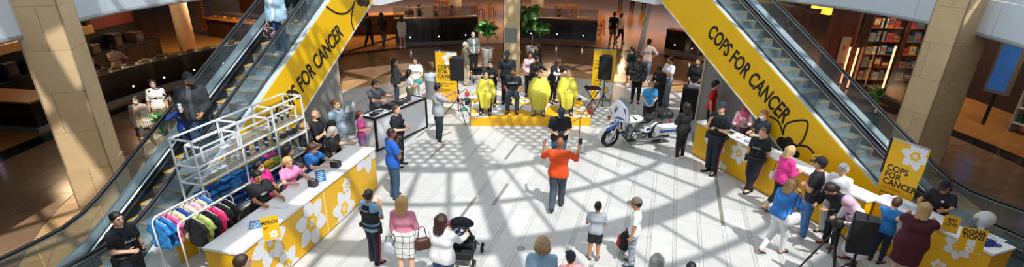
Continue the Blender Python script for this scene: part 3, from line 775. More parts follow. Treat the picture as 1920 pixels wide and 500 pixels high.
def hairmat(c): return M(c, .45, var=.45, scale=30, stretch=(2.2, 2.2, .35), bump=.25)
SHOES = {}
def shoe_mesh(mat, L=.26, hi=.075):
    k = (mat.name, L, hi)
    if k in SHOES: return SHOES[k]
    b = MB(); n = 12; rings = []
    prof = [(-.085, .030, .0), (-.06, .036, .0), (.02, .036, 0), (.09, .046, 0), (.14, .043, 0), (.172, .022, 0)]
    b.smooth = True; vs_ = []; fs = []
    top = [hi*.9, hi*1.05, hi*.95, hi*.62, hi*.50, hi*.40]
    for (y, w_, _), tz in zip(prof, top):
        y *= L/.26
        for k2 in range(8):
            t = math.pi*k2/7; x = w_*math.cos(t)*L/.26; z = .022+(tz-.022)*math.sin(t)**.7; vs_.append((x, y, z if 0 < k2 < 7 else .018))
    for i in range(5):
        for j in range(7): fs.append((i*8+j, i*8+j+1, i*8+9+j, i*8+8+j))
    fs += [tuple(range(7, -1, -1)), tuple(range(40, 48))]
    b.add(vs_, fs); b.mi = 1; b.smooth = False
    sole = [(x, y*L/.26) for x, y in ((-.032, -.09), (-.04, -.05), (-.038, .02), (-.05, .10), (-.044, .15), (-.02, .18), (.02, .18), (.044, .15), (.05, .10), (.038, .02), (.04, -.05), (.032, -.09))]
    b.prism([(x*L/.26, y) for x, y in sole], 0, .022)
    SHOES[k] = b.mesh('shoe', [mat, M('D8D8D6', .6) if mat.name.startswith('mat_F') or mat.name.startswith('mat_E') else M('22201F', .7)]); return SHOES[k]

PLACED = []
def clear_solid(P, r=.21):                    # step out of counters, desks and the escalator sides
    for (A, d, n, L, D) in OBST:
        w_ = P-A; u = w_.dot(d); v = w_.dot(n)
        if -r < u < L+r and -r < v < D+r:
            if u < 0: P = P-d*(u+r)
            elif u > L: P = P+d*(L+r-u)
            else: P = P+n*((D+r-v) if v > .06 else (-r-v))
    for e, near in ((escL, 1), (escR, -1)):
        q = e.matrix_world.inverted() @ P
        if near < 0 and q.y >= 4.9:
            if .20 < q.x < 1.0: q.x = .20; P = e.matrix_world @ q; P.z = 0
            continue
        hw = (.82+r if near > 0 else .98) if q.y < 5.2 else 1.02
        if -1.95 < q.y < 7.3 and abs(q.x) < hw: q.x = near*hw if q.x*near > -.3 else -near*hw; P = e.matrix_world @ q; P.z = 0
    return P
def clearp(P, sep=.44):                       # no two bodies in one spot: the later one steps along the line of sight
    P = P.copy()
    for _ in range(4):
        if P.z < .005: P = clear_solid(P)
        for (Q, s2) in PLACED:
            if abs(Q.z-P.z) > .15: continue
            d = Vector((P.x-Q.x, P.y-Q.y, 0)); m_ = max(sep, s2)
            if d.length < m_:
                ray = Vector((P.x, P.y, 0)).normalized(); sg = 1 if d.dot(ray) >= 0 else -1
                P = P+ray*sg*(m_-d.length+.02)
    PLACED.append((P.copy(), sep)); return P
def person(label, pos, H, face, skin='light', top=('tee', 'C0C0C0'), bottom=('pants', '30343C'), hair=('short', '2A1D16'), arms=('down', 'down'), legs='stand', lean=0, tilt=0, hp=5, hy=0,
           bw=1.0, shoes='22201F', cap=None, mask=None, beard=None, jacket=None, vest=None, belt=False, prints=(), kid=1.0, fem=False, sit=None, res=None, group=None, cape=None, stripe=None, scarf=None, spread=.055, gloves=None, apron=None):
    pos = clearp(Vector(pos), .56 if sit else .44); rz = hd2rz(face)
    root = thing('person', label, 'person', pos, rz, group)
    p1 = PX(pos); p2 = PX(pos+Vector((0, 0, H))); pxh = math.hypot(p1[0]-p2[0], p1[1]-p2[1])
    h = res or (.0215 if pxh > 95 else .0255 if pxh > 70 else .032)
    near_ = pxh > 62
    def mt(c, **k): return c if not isinstance(c, str) else M(c, k.pop('rough', .8), **k)
    pz = .53 if sit is None else sit/H+.060
    Lr = Matrix.Rotation(-R_(lean), 3, 'X') @ Matrix.Rotation(R_(tilt), 3, 'Y')
    P0 = Vector((0, 0, pz))
    def tp(x, y, z): return (P0+Lr @ Vector((x, y, z-.53)))*H          # torso frame (fractions of H, upright z)
    hsz = kid
    neck = tp(0, -.004, .832)/H
    Hr = Lr @ Matrix.Rotation(-R_(hy), 3, 'Z') @ Matrix.Rotation(-R_(hp), 3, 'X')
    Hc = neck+Lr @ Vector((0, .004, .028))+Hr @ Vector((0, .008, .066*hsz))
    def hpnt(x, y, z): return (Hc+Hr @ Vector((x*hsz, y*hsz, z*hsz)))*H
    Hm = [[Hr[i][j] for j in range(3)] for i in range(3)]
    sw = (.098 if fem else .108)*bw**.5; b_ = bw
    # joints
    J = {}
    for s in (-1, 1):
        a = arms[0] if s < 0 else arms[1]                             # (left, right)
        ua, fa = ARMS[a] if isinstance(a, str) else a
        sh = tp(s*sw, 0, .795)/H
        e = sh+Vector((s*ua[0], ua[1], ua[2])).normalized()*.168; wv = Vector((s*fa[0], fa[1], fa[2])).normalized(); wr = e+wv*.142
        J[s] = [sh*H, e*H, wr*H, wv]
        hip = tp(s*.050, 0, .525)/H
        if legs == 'stand': kn, an, ft = Vector((s*(spread+.002), .012, .283)), Vector((s*(spread+.008), -.012, .042)), .22
        elif legs == 'weight': kn, an, ft = (Vector((s*.06, .005 if s > 0 else .04, .283)), Vector((s*(.055 if s > 0 else .075), -.012 if s > 0 else .03, .042)), .25)
        elif legs == 'walk': kn, an, ft = (Vector((s*.05, .085, .29)), Vector((s*.045, .115, .045)), .05) if s > 0 else (Vector((s*.05, .005, .28)), Vector((s*.045, -.15, .075)), .05)
        elif legs == 'walk2': kn, an, ft = (Vector((s*.05, .085, .29)), Vector((s*.045, .115, .045)), .05) if s < 0 else (Vector((s*.05, .005, .28)), Vector((s*.045, -.15, .075)), .05)
        elif legs == 'sit': kn, an, ft = Vector((s*.088, .235, pz-.012)), Vector((s*.085, .225, .042)), .18
        elif legs == 'squat': kn, an, ft = Vector((s*.10, .17, .25)), Vector((s*.08, -.01, .042)), .2
        elif legs == 'crossleg': kn, an, ft = Vector((s*.20, .16, .06)), Vector((-s*.05, .17, .035)), .0
        elif legs == 'cross2': kn, an, ft = Vector((s*.045, .02, .283)), Vector((-s*.02, .01 if s > 0 else .05, .042)), .2
        J[s] += [hip*H, kn*H, an*H, ft]
    allp = [Vector(q) for s in (-1, 1) for q in (J[s][:3]+J[s][4:7])]+[Hc*H, tp(0, 0, .53)]
    lo = np.array([min(q[i] for q in allp) for i in range(3)])-np.array((.16*H, .14*H, .10*H)); hi = np.array([max(q[i] for q in allp) for i in range(3)])+np.array((.16*H, .16*H, .17*H))
    lo[2] = max(lo[2], -.02) if sit is None and legs != 'crossleg' else lo[2]
    K = .022*H
    def torso(F_, g=0.0, k=.045*H, zt=.81, zb=.5):
        F_.cone(tp(-.040*b_, 0, .53), tp(.040*b_, 0, .53), (.063+(.005 if fem else 0)+g)*H*b_**.6, (.063+(.005 if fem else 0)+g)*H*b_**.6, k)
        F_.cone(tp(-.030*b_, .004, .61), tp(.030*b_, .004, .61), (.056-(.005 if fem else 0)+g)*H*b_, (.056-(.005 if fem else 0)+g)*H*b_, k)
        F_.cone(tp(-.042, .004, .72), tp(.042, .004, .72), (.066+g)*H*b_**.7, (.066+g)*H*b_**.7, k)
        for s_ in (-1, 1): F_.cone(tp(s_*.012, -.004, .800), tp(s_*sw*.90, -.002, .786), (.036+g)*H, (.034+g)*H, k)
        if fem:
            for s in (-1, 1): F_.ell(tp(s*.034, .052, .735), (.036*H, .034*H, .036*H), None, .03*H)
    # ---------------- body
    fine = None
    if near_:
        r = .085*hsz*H; c = Hc*H; fine = (c-Vector((r*.8, r, r)), c+Vector((r*.8, r, r*1.05)), h*.55)
    B = Field(lo, hi, h, fine)
    torso(B)
    B.cone(tp(0, -.004, .80), Hc*H-(Hr @ Vector((0, .008, .02)))*H, .034*H, .031*H, K)
    for s in (-1, 1):
        sh, el, wr, wv, hp_, kn, an, ft = J[s]
        B.cone(sh, el, .030*H*b_**.5, .024*H*b_**.4, K); B.cone(el, wr, .0245*H*b_**.4, .0165*H, K*.6)
        B.cone(wr, wr+wv*.045*H, .0165*H, .019*H, .01*H)
        B.cone(hp_, kn, .058*H*b_**.6, .038*H, K); B.cone(kn, an, .039*H, .022*H, K*.7)
        fd = Vector((s*math.sin(ft), math.cos(ft), 0)); B.cone(an, an+fd*.075*H+Vector((0, 0, -.022*H)), .022*H, .018*H, K*.5)
    B.ell(Hc*H, (.0455*hsz*H, .0565*hsz*H, .064*hsz*H), Hm, K*.6)
    B.ell(hpnt(0, .020, -.036), (.033*hsz*H, .036*hsz*H, .034*hsz*H), Hm, K*.7)
    if near_:
        B.cone(hpnt(0, .054, .010), hpnt(0, .066, -.014), .0065*H, .0105*H, .008*H)
        for s in (-1, 1): B.ell(hpnt(s*.046, -.004, -.004), (.008*H, .014*H, .018*H), Hm, .006*H)
        B.cone(hpnt(-.018, .047, .022), hpnt(.018, .047, .022), .009*H, .009*H, .008*H)
    V, Q = B.mesh()
    ex = MB(); ex.smooth = True
    for s in (-1, 1):                                                  # hands: four fingers and a thumb each
        wr, wv = J[s][2], J[s][3]
        side = Vector((0, 1, 0)) if abs(wv.y) < .75 else Vector((0, 0, 1))
        side = (side-wv*side.dot(wv)).normalized(); nrm = wv.cross(side).normalized()
        if nrm.x*s > 0: nrm = -nrm                                     # palm faces the midline
        pe = wr+wv*.052*H
        if near_:
            for q, (o, L) in enumerate(((.0165, .040), (.0055, .046), (-.0055, .043), (-.016, .034))):
                a = pe+side*o*H; m1 = a+(wv*.93+nrm*.35).normalized()*L*.5*H; m2 = m1+(wv*.6+nrm*.8).normalized()*L*.5*H
                ex.tube([a-wv*.012*H, a, m1, m2], [.0062*H, .0062*H, .0056*H, .0044*H], 5)
            a = wr+wv*.018*H+side*.016*H; m1 = a+(wv*.6+side*.7+nrm*.25).normalized()*.026*H; m2 = m1+(wv*.9+side*.2+nrm*.4).normalized()*.024*H
            ex.tube([a-wv*.004*H, m1, m2], [.0075*H, .0068*H, .005*H], 5)
        else:
            for o in (-.012, .0, .012): ex.tube([pe+side*o*H-wv*.01*H, pe+side*o*H+(wv+nrm*.5).normalized()*.042*H], [.007*H, .005*H], 4)
            ex.tube([wr+wv*.018*H, wr+(wv*.6+side*.7).normalized()*.05*H], [.007*H, .005*H], 4)
    if gloves: 
        ex.mi = 0
    if near_:
        HT = Hr.to_4x4(); HT.translation = (0, 0, 0)
        for s in (-1, 1):
            ex.mi = 1; c = hpnt(s*.0185, .0505, .006); ex.sphere(c, .0062*H*hsz, 6, 4, sc_=(1.2, .6, .9))
            ex.mi = 3; ex.bar(hpnt(s*.009, .0575, .0225), hpnt(s*.028, .050, .0235), .004*H, .005*H)
        ex.mi = 2; c = hpnt(0, .0545, -.034); ex.sphere(c, .010*H*hsz, 6, 4, sc_=(1.35, .45, .42))
    sk = M(SKIN[skin], .5, var=.06, scale=10); hm = hairmat(hair[1]) if hair and isinstance(hair[1], str) else sk
    obj('body', np_mesh('body', V, Q, [sk, m_eye, m_lip, hm], ex), None, root)
    # ---------------- clothing
    CV = {}
    def garment(name, fn, mats, hh=None, lo_=None, hi_=None, fold=.0035):
        F_ = Field(lo if lo_ is None else lo_, hi if hi_ is None else hi_, hh or h); fn(F_)
        if fold: F_.folds(fold*H/1.7, 26, (sum(map(ord, label)) % 97)*.1)
        V, Q = F_.mesh()
        if not len(V): return None
        CV[name] = V; return obj(name, np_mesh(name, V, Q, [mats]), None, root)
    tn = Lr @ Vector((0, 0, 1))                                          # torso up
    def below(F_, z, sgn): c = tp(0, 0, z); F_.keep(tuple(tn*sgn), sgn*(tn.dot(c)))
    def sleeve(F_, s, frac, g, kk):
        sh, el, wr = J[s][:3]
        if frac <= 1: F_.cone(sh, sh+(el-sh)*frac, (.034+g)*H*b_**.5, (.034+g)*H*b_**.4, kk, 1)
        else:
            F_.cone(sh, el, (.032+g)*H*b_**.5, (.028+g)*H*b_**.4, kk); F_.cone(el, el+(wr-el)*(frac-1), (.028+g)*H, (.021+g)*H, kk*.6, 1)
    SL = {'tee': .78, 'tank': 0, 'long': 1.97, 'half': 1.0, 'roll': 1.35, 'dress': .78, 'ldress': 1.97, 'sdress': .45}
    if bottom and bottom[0] != 'none':
        def fb(F_):
            g = .003; kd = bottom[0]
            F_.cone(tp(-.040*b_, 0, .53), tp(.040*b_, 0, .53), (.065+(.005 if fem else 0)+g)*H*b_**.6, (.065+(.005 if fem else 0)+g)*H*b_**.6, .03*H)
            F_.cone(tp(-.032*b_, .003, .585), tp(.032*b_, .003, .585), (.057+g)*H*b_, (.057+g)*H*b_, .03*H)
            for s in (-1, 1):
                hp_, kn, an = J[s][4:7]
                if kd == 'pants': F_.cone(hp_, kn, .066*H*b_**.6, .048*H, .018*H); F_.cone(kn, an+(an-kn).normalized()*.026*H, .047*H, .041*H, .016*H, 1)
                elif kd == 'slim': F_.cone(hp_, kn, .064*H*b_**.6, .044*H, .018*H); F_.cone(kn, an+(an-kn).normalized()*.008*H, .044*H, .029*H, .016*H, 1)
                elif kd == 'capri': F_.cone(hp_, kn, .065*H*b_**.6, .046*H, .018*H); F_.cone(kn, kn+(an-kn)*.62, .046*H, .038*H, .016*H, 1)
                elif kd == 'shorts': F_.cone(hp_, hp_+(kn-hp_)*.92, .068*H*b_**.6, .060*H, .016*H, 1)
                elif kd == 'skirt': F_.cone(hp_+Vector((0, 0, .02*H)), Vector((kn.x*.9, kn.y*.4, kn.z*.97)), .070*H*b_**.6, .062*H, .06*H, 1)
                elif kd == 'longskirt': F_.cone(hp_, Vector((an.x*1.1, an.y, .10*H)), .068*H*b_**.6, .085*H, .08*H, 1)
            below(F_, .60, 1)
        nm = {'pants': 'trousers', 'slim': 'trousers', 'capri': 'trousers', 'shorts': 'shorts', 'skirt': 'skirt', 'longskirt': 'skirt'}[bottom[0]]
        garment(nm, fb, mt(bottom[1], var=.12, scale=14))
    if stripe:
        for s in (-1, 1):
            b = MB(); hp_, kn, an = J[s][4:7]; q = []
            for (A, C, r0, r1) in ((hp_, kn, .069, .050), (kn, an, .050, .042)):
                for t in (0, .33, .66, 1): c = A+(C-A)*t; q.append(c+Vector((s*(r0+(r1-r0)*t)*H*b_**.5, 0, 0)))
            q = q[1:]
            for a, c in zip(q, q[1:]): b.bar(a, c, .026*H, .006, up=(s, 0, 0))
            obj('trouser_stripe', b, mt(stripe), root)
    if top:
        kd = top[0]; hem = {'dress': .5, 'sdress': .5, 'ldress': .5}.get(kd, .475 if len(top) < 3 else top[2])
        def ft_(F_):
            g = .009; torso(F_, g, .036*H); kk = .017*H
            for s in (-1, 1):
                if SL[kd] > 0: sleeve(F_, s, SL[kd], g*.6, kk)
                hp_, kn, an = J[s][4:7]
                if 'dress' in kd:
                    zz = top[2] if len(top) > 2 else .30
                    e = Vector((kn.x*.9, kn.y*.5, zz*H)); F_.cone(tp(s*.04, 0, .56), e, (.070+g)*H*b_**.6, (.070 if kd == 'sdress' else .082)*H*b_**.6, .06*H, 1)
                elif hem < .5: F_.cone(tp(s*.040*b_, 0, .54), tp(s*.042*b_, 0, hem-.03), (.060+g)*H*b_**.6, (.062+g)*H*b_**.6, .03*H)
            below(F_, .852, 1)
            if 'dress' not in kd: below(F_, hem, -1)
        garment('dress' if 'dress' in kd else 'shirt', ft_, mt(top[1], var=.10, scale=12))
    if jacket:
        def fj(F_):
            g = .022; torso(F_, g)
            for s in (-1, 1): sleeve(F_, s, 1.93 if jacket[0] != 'short' else .8, g*.5, .018*H); F_.cone(tp(s*.045*b_, 0, .54), tp(s*.05*b_, 0, .46), (.078+g)*H*b_**.6, (.080+g)*H*b_**.6, .04*H)
            below(F_, .856, 1); below(F_, .47 if len(jacket) < 3 else jacket[2], -1)
            if jacket[0] in ('open', 'short'):
                X, Y, Z = F_.x[:, None, None], F_.y[None, :, None], F_.z[None, None, :]
                o = tp(0, 0, .7); F_.f = np.maximum(F_.f, -np.maximum(np.abs(X-o[0]+0*Z)-(.028*H+.0*Z), -(Y-o[1])+0*Z))
        garment('jacket', fj, mt(jacket[1], var=.14, scale=12), fold=.005)
    if vest:
        def fv(F_):
            torso(F_, .026); below(F_, .815, 1); below(F_, .585, -1)
            for s in (-1, 1):
                c = tp(s*sw*1.02, 0, .79); X, Y, Z = F_.x[:, None, None], F_.y[None, :, None], F_.z[None, None, :]
                F_.f = np.maximum(F_.f, .052*H-np.sqrt((X-c[0])**2+(Z-c[2])**2+0*Y))
        garment('vest', fv, mt(vest, var=.2, scale=30), fold=.002)
        if near_:
            for s in (-1, 1): obj('pouch', MB().box(tp(s*.040, .104*b_**.5, .645), (.045*H, .03*H, .045*H), ch=.004), M('15171B', .7), root); obj('radio', MB().box(tp(s*.050, .098*b_**.5, .745), (.026*H, .02*H, .03*H), ch=.004), M('1E2126', .6), root)
    if belt:
        b = MB(); nn = 20; q = [tp(.128*b_**.7*math.cos(t), .094*b_**.6*math.sin(t), .548) for t in [2*math.pi*i/nn for i in range(nn)]]
        b.tube(q, .015*H, 6, closed=True); be = obj('duty_belt', b, M('0F1012', .5), root)
        b = MB(); b.box(tp(.142*b_**.7, 0, .51), (.028*H, .045*H, .10*H), ch=.004); obj('holster', b, M('0D0E10', .5), be)
        for (x, y) in ((-.136, .03), (-.115, -.06)): obj('belt_pouch', MB().box(tp(x*b_**.7, y, .53), (.026*H, .026*H, .05*H), ch=.003), M('15161A', .6), be)
    if apron:
        def fa(F_):
            torso(F_, .022); below(F_, .79, 1)
            for s in (-1, 1): F_.cone(tp(s*.045, .02, .54), tp(s*.045, .03, .36), .085*H, .085*H, .04*H)
            below(F_, .36, -1); X, Y, Z = F_.x[:, None, None], F_.y[None, :, None], F_.z[None, None, :]; F_.f = np.maximum(F_.f, -(Y-.01*H)+0*X+0*Z)
        garment('apron', fa, mt(apron))
    if cape:
        FR = [(.036, .856), (.080, .805), (.122, .72), (.150, .655), (.215, .640), (.298, .620), (.330, .53), (.328, .42), (.315, .315)]
        SD = [(.040, .856), (.128, .832), (.166, .75), (.190, .67), (.206, .60), (.198, .54), (.176, .47), (.156, .40), (.136, .345)]
        BK = [(.032, .856), (.076, .812), (.096, .72), (.092, .65), (.097, .60), (.100, .56), (.102, .52), (.102, .49), (.102, .46)]
        cb_ = MB(); cb_.smooth = True; vs_ = []; fs = []; n = 40; m_ = 24; w0 = bw**.3
        for lay_ in (0.0, -.006):
            for i in range(m_+1):
                f = i/m_*8; k0 = min(7, int(f)); u = f-k0; u = u*u*(3-2*u) if False else u
                L = [tuple(P_[k0][q]+(P_[k0+1][q]-P_[k0][q])*u for q in (0, 1)) for P_ in (FR, SD, BK)]
                for j in range(n):
                    th = 2*math.pi*j/n; c, s_ = math.cos(th), math.sin(th); (fy, fz), (sx, sz), (by, bz) = L
                    am = max(0, i/m_-.25); wv_ = 1+am*(.13*math.sin(11*th+.8+.2*f)+.09*math.sin(6*th+2.1+f*.3)); ex = .86
                    x = sx*math.copysign(abs(s_)**ex, s_)*w0*wv_; y = (fy if c > 0 else by)*math.copysign(abs(c)**ex, c)*wv_; z = (fz if c > 0 else bz)*c*c+sz*s_*s_
                    p_ = tp(x, y, z); vs_.append((p_.x*(1+lay_), p_.y+lay_*(1 if c > 0 else -1), p_.z+lay_))
        N = (m_+1)*n
        for i in range(m_):
            for j in range(n): a_, b2_ = i*n+j, i*n+(j+1) % n; fs += [(a_, a_+n, b2_+n, b2_), (N+b2_, N+b2_+n, N+a_+n, N+a_)]
        for j in range(n): j2 = (j+1) % n; fs += [(j, j2, N+j2, N+j), (m_*n+j2, m_*n+j, N+m_*n+j, N+m_*n+j2)]
        cb_.add(vs_, fs); CV['barber_cape'] = np.array([tuple(q) for q in vs_]); o = obj('barber_cape', cb_, mt(cape, rough=.5, var=.06), root)
        prints = list(prints)
    # ---------------- shoes
    sm = shoe_mesh(mt(shoes, rough=.5), .155*H*(.95 if fem else 1), .075*H/1.7)
    for s in (-1, 1):
        an, ft = J[s][6], J[s][7]; o = obj('shoe', sm, None, root, (an.x, an.y+.012*H, max(0, an.z-.042*H)))
        o.rotation_euler = ((-.45 if an.z > .06*H and sit is None and legs != 'crossleg' else 0), 0, -s*ft)
    # ---------------- hair and headwear
    hlo = np.array(Hc*H)-np.array((.13*H, .15*H, (.26 if not (hair and len(hair) > 2) else .14+hair[2])*H)); hhi = np.array(Hc*H)+np.array((.13*H, .13*H, .13*H))
    hn = lambda x, y, z: Hr @ Vector((x, y, z))
    def hkeep(F_, n, c):                                                # head frame plane n.p <= c (fractions)
        v = hn(*n); F_.keep(tuple(v), v.dot(Hc*H)+c*hsz*H)
    hh_ = h*.66 if near_ else h*.8
    if hair and hair[0] != 'bald' and hair[0] != 'none':
        stl = hair[0]
        def fh(F_):
            g = {'buzz': .003, 'short': .0085, 'bob': .012, 'long': .012, 'curly': .020, 'bun': .007, 'pony': .007, 'fluffy': .016, 'back': .008, 'up': .010}[stl]
            F_.ell(hpnt(0, -.004, .004), ((.0455+g)*hsz*H, (.0565+g)*hsz*H, (.064+g)*hsz*H), Hm, .01*H)
            if stl in ('long', 'bob', 'curly'):
                Ln = hair[2] if len(hair) > 2 else (.17 if stl == 'long' else .075)
                for s in (-1, 0, 1): F_.cone(hpnt(s*.024, -.032, .01), hpnt(s*.034, -.052, -Ln), .040*H*hsz, (.030 if stl != 'curly' else .045)*H*hsz, .025*H)
                for s in (-1, 1): F_.cone(hpnt(s*.040, -.006, .02), hpnt(s*.050, .004, -Ln*.78), .020*H*hsz, .017*H*hsz, .02*H)
            hkeep(F_, (0, .80, -.60), .012 if stl != 'back' else .004)
            if stl in ('long', 'bob', 'curly'): hkeep(F_, (0, 1, -.18), .040)
            if stl == 'bun': F_.ell(hpnt(0, -.066, .012), (.026*H, .024*H, .026*H), Hm, .008*H)
            if stl == 'up': F_.ell(hpnt(0, -.03, .075), (.026*H, .026*H, .022*H), Hm, .008*H)
            if stl == 'pony': F_.cone(hpnt(0, -.060, .025), hpnt(0, -.085, -.10), .020*H, .014*H, .008*H)
            X, Y, Z = F_.x[:, None, None], F_.y[None, :, None], F_.z[None, None, :]; am = {'curly': .006, 'fluffy': .005, 'long': .003, 'bob': .003}.get(stl, .0015)*H/1.7*1.4
            F_.f = F_.f+am*np.sin(95*X+9*Z)*np.cos(80*Y+30*Z*(1 if stl in ('curly', 'fluffy') else .2))
        garment('hair', fh, hm, hh_, hlo, hhi, 0)
    if scarf:
        def fs_(F_):
            F_.ell(hpnt(0, -.004, .0), (.056*hsz*H, .066*hsz*H, .074*hsz*H), Hm, .02*H); F_.cone(hpnt(0, -.01, -.05), tp(0, 0, .80), .055*H, .075*H, .03*H)
            for s in (-1, 1): F_.cone(tp(s*.05, .01, .81), tp(s*.06, .06, .74), .035*H, .03*H, .03*H)
            F_.cone(tp(.06, .06, .78), tp(.075, .085, .62), .03*H, .025*H, .02*H)
            c = hpnt(0, .065, -.004); X, Y, Z = F_.x[:, None, None], F_.y[None, :, None], F_.z[None, None, :]
            F_.f = np.maximum(F_.f, .047*H-np.sqrt((X-c[0])**2+((Y-c[1])*.8)**2+((Z-c[2])*.85)**2))
        garment('head_scarf', fs_, mt(scarf, rough=.9), hh_, hlo-.05, hhi, .003)
    if cap:
        def fcap(F_):
            F_.ell(hpnt(0, -.004, .010), (.0575*hsz*H, .0690*hsz*H, .074*hsz*H), Hm, .01*H); hkeep(F_, (0, .12, -1), -.016)
            F_.ell(hpnt(0, .074, .022), (.044*hsz*H, .046*hsz*H, .006*hsz*H+.005), Hm, .006*H)
        garment('cap', fcap, mt(cap), hh_, hlo, hhi, 0)
    if mask:
        def fm(F_):
            F_.ell(hpnt(0, .022, -.034), (.0385*hsz*H, .0420*hsz*H, .038*hsz*H), Hm, .01*H); F_.cone(hpnt(0, .056, -.008), hpnt(0, .062, -.022), .012*H, .012*H, .015*H); hkeep(F_, (0, -1, 0), -.018); hkeep(F_, (0, 0, 1), -.004)
        garment('face_mask', fm, mt(mask), hh_, hlo, hhi, 0)
    if beard:
        def fbd(F_):
            F_.ell(hpnt(0, .021, -.038), (.0365*hsz*H, .0400*hsz*H, .037*hsz*H), Hm, .01*H); hkeep(F_, (0, -1, 0), -.004); hkeep(F_, (0, .35, 1), -.012)
        garment('beard', fbd, hairmat(beard), hh_, hlo, hhi, 0)
    # ---------------- prints on clothes
    for (side_, txt, size, zf, col, *rest) in prints:
        s = 1 if side_ == 'front' else -1; key = 'barber_cape' if cape else 'vest' if vest and (rest and rest[0] == 'vest' or not rest) else 'jacket' if jacket and jacket[0] == 'closed' else 'shirt'
        V = CV.get(key, CV.get('shirt', CV.get('dress')))
        if V is None: continue
        xo = rest[1] if len(rest) > 1 else 0.0
        c = tp(xo, 0, zf); fw = Lr @ Vector((0, s, 0)); up = tn
        Vl = V-np.array(c); yy = Vl @ np.array(fw); zz = Vl @ np.array(up); xx = Vl[:, 0]
        mk = (np.abs(xx) < .06*H) & (np.abs(zz) < .03*H+size) & (yy > 0)
        if not mk.any(): continue
        o = c+fw*(float(yy[mk].max())+.004)
        T = frame(o, Vector((-s, 0, 0)), fw)
        if txt == '*': lettering_blob(root, T, size, mt(col))
        elif txt == '=':
            for q_ in range(2): obj('print_line', MB().b2((-size*(1.6-.5*q_), -size*.16-q_*size*.6, 0), (size*(1.6-.5*q_), size*.16-q_*size*.6, .002), T), mt(col), root)
        else: lettering(txt, size, mt(col), root, T, .001, .01*size)
    Rz = Matrix.Rotation(rz, 4, 'Z')
    return root, {'L': pos+Rz @ (J[-1][2]+J[-1][3]*.06*H), 'R': pos+Rz @ (J[1][2]+J[1][3]*.06*H), 'head': pos+Rz @ (Hc*H), 'chest': pos+Rz @ tp(0, .1, .74), 'hip': pos+Rz @ tp(0, 0, .53), 'backp': pos+Rz @ tp(0, -.12, .72), 'Rz': Rz, 'elR': pos+Rz @ J[1][1], 'elL': pos+Rz @ J[-1][1], 'shR': pos+Rz @ J[1][0], 'shL': pos+Rz @ J[-1][0], 'H': H}
def lettering_blob(root, T, size, mat):      # small emblem: shield with two bars
    b = MB(); b.prism([(-size*.5, size*.5), (size*.5, size*.5), (size*.45, -.1*size), (0, -size*.6), (-size*.45, -.1*size)], 0, .003, T); obj('emblem', b, mat, root)
def stand(fx, fy, hx, hy, lo=1.0, hi=1.95, z=0.0):
    """ground point from a foot pixel; height from the head-top pixel"""
    p = G(fx, fy, z); a, b = .3, 2.4
    for _ in range(40):
        m_ = (a+b)/2
        if PX(p+Vector((0, 0, m_)))[1] > hy: a = m_
        else: b = m_
    return p, min(hi, max(lo, (a+b)/2))
def byhead(hx, hy, H, z=0.0): p = G(hx, hy, H+z); return Vector((p.x, p.y, z))
# ================================================================== helpers for props
def zsolve(p, py):                          # height above ground point p that shows at picture row py
    a, b = 0.0, 4.0
    for _ in range(40):
        m_ = (a+b)/2
        if PX(Vector((p.x, p.y, m_)))[1] > py: a = m_
        else: b = m_
    return (a+b)/2
def sdf_part(name, lo, hi, h, fn, mat, parent, T=None):
    F_ = Field(np.array(lo, float), np.array(hi, float), h); fn(F_); V, Q = F_.mesh()
    me = np_mesh(name, V, Q, [mat]); o = obj(name, me, None, parent)
    return o
m_black = M('15161A', .55, var=.15); m_chrome = M('C8CDD2', .15, .95, var=.04); m_white = M('ECEEF0', .45, var=.03); m_plast = M('1B1C20', .6, var=.1)
# ================================================================== stage
SA, SB = G(883, 237), G(1107, 236.5); dS = (SB-SA).normalized(); Ls = (SB-SA).length; rzS = math.atan2(dS.y, dS.x); SD = 3.3; SHt = .30
stage = thing('stage', 'low yellow-sided stage with big white petals painted on its top', 'stage', SA, rzS)
obj('platform', MB().b2((0, 0, .02), (Ls, SD, SHt-.01)), M('EBB21A', .45, var=.05), stage)
obj('deck', MB().b2((0, 0, SHt-.01), (Ls, SD, SHt)), M('EFB61A', .45, var=.05), stage)
for x in np.linspace(0, Ls, 4)[1:-1]: obj('side_joint', MB().b2((x-.006, -.004, .02), (x+.006, 0, SHt-.01)), M('B88A10', .5), stage)
obj('base_strip', MB().b2((-.01, -.01, 0), (Ls+.01, SD+.01, .02)), M('D8D8D4', .6), stage)
Td = Matrix.Translation((0, 0, SHt+.001)); cl = [(1, 0, Ls-.01), (-1, 0, -.01), (0, 1, SD-.01), (0, -1, -.01)]
for k, (r, a, c) in enumerate(((1.5, .3, (1.9, 1.9)), (.95, .1, (.25, .75)), (.8, .7, (3.75, .5)), (1.0, .5, (.35, 2.9)), (.9, .2, (3.6, 3.0)))): daffodil(stage, Matrix.Translation((0, 0, SHt+.0005+.0035*k)), r, (a, c), clip=cl, th=.0012)
ZST = SHt+.019
def stool(px, py, lab):
    p = G(px, py, ZST); p.z = ZST; t = thing('stool', lab, 'stool', p, 0, 'white stools on the stage')
    obj('seat', MB().lathe([(.17, .40), (.19, .41), (.19, .45), (.16, .46)], 18), m_white, t)
    for k in range(4): a = math.pi/4+k*math.pi/2; obj('leg', MB().tube([(.13*math.cos(a), .13*math.sin(a), .41), (.19*math.cos(a), .19*math.sin(a), 0)], .016, 6), m_white, t)
    obj('ring', MB().tube([(.165*math.cos(2*math.pi*k/16), .165*math.sin(2*math.pi*k/16), .15) for k in range(16)], .009, 5, closed=True), m_white, t)
    return p
STP = [stool(912, 207, 'white stool on the stage under the leftmost caped sitter'), stool(961, 204, 'white stool on the stage under the sitting police officer'), stool(1010, 208, 'white stool on the stage under the middle caped sitter'), stool(1062, 207, 'white stool on the stage under the rightmost caped sitter')]
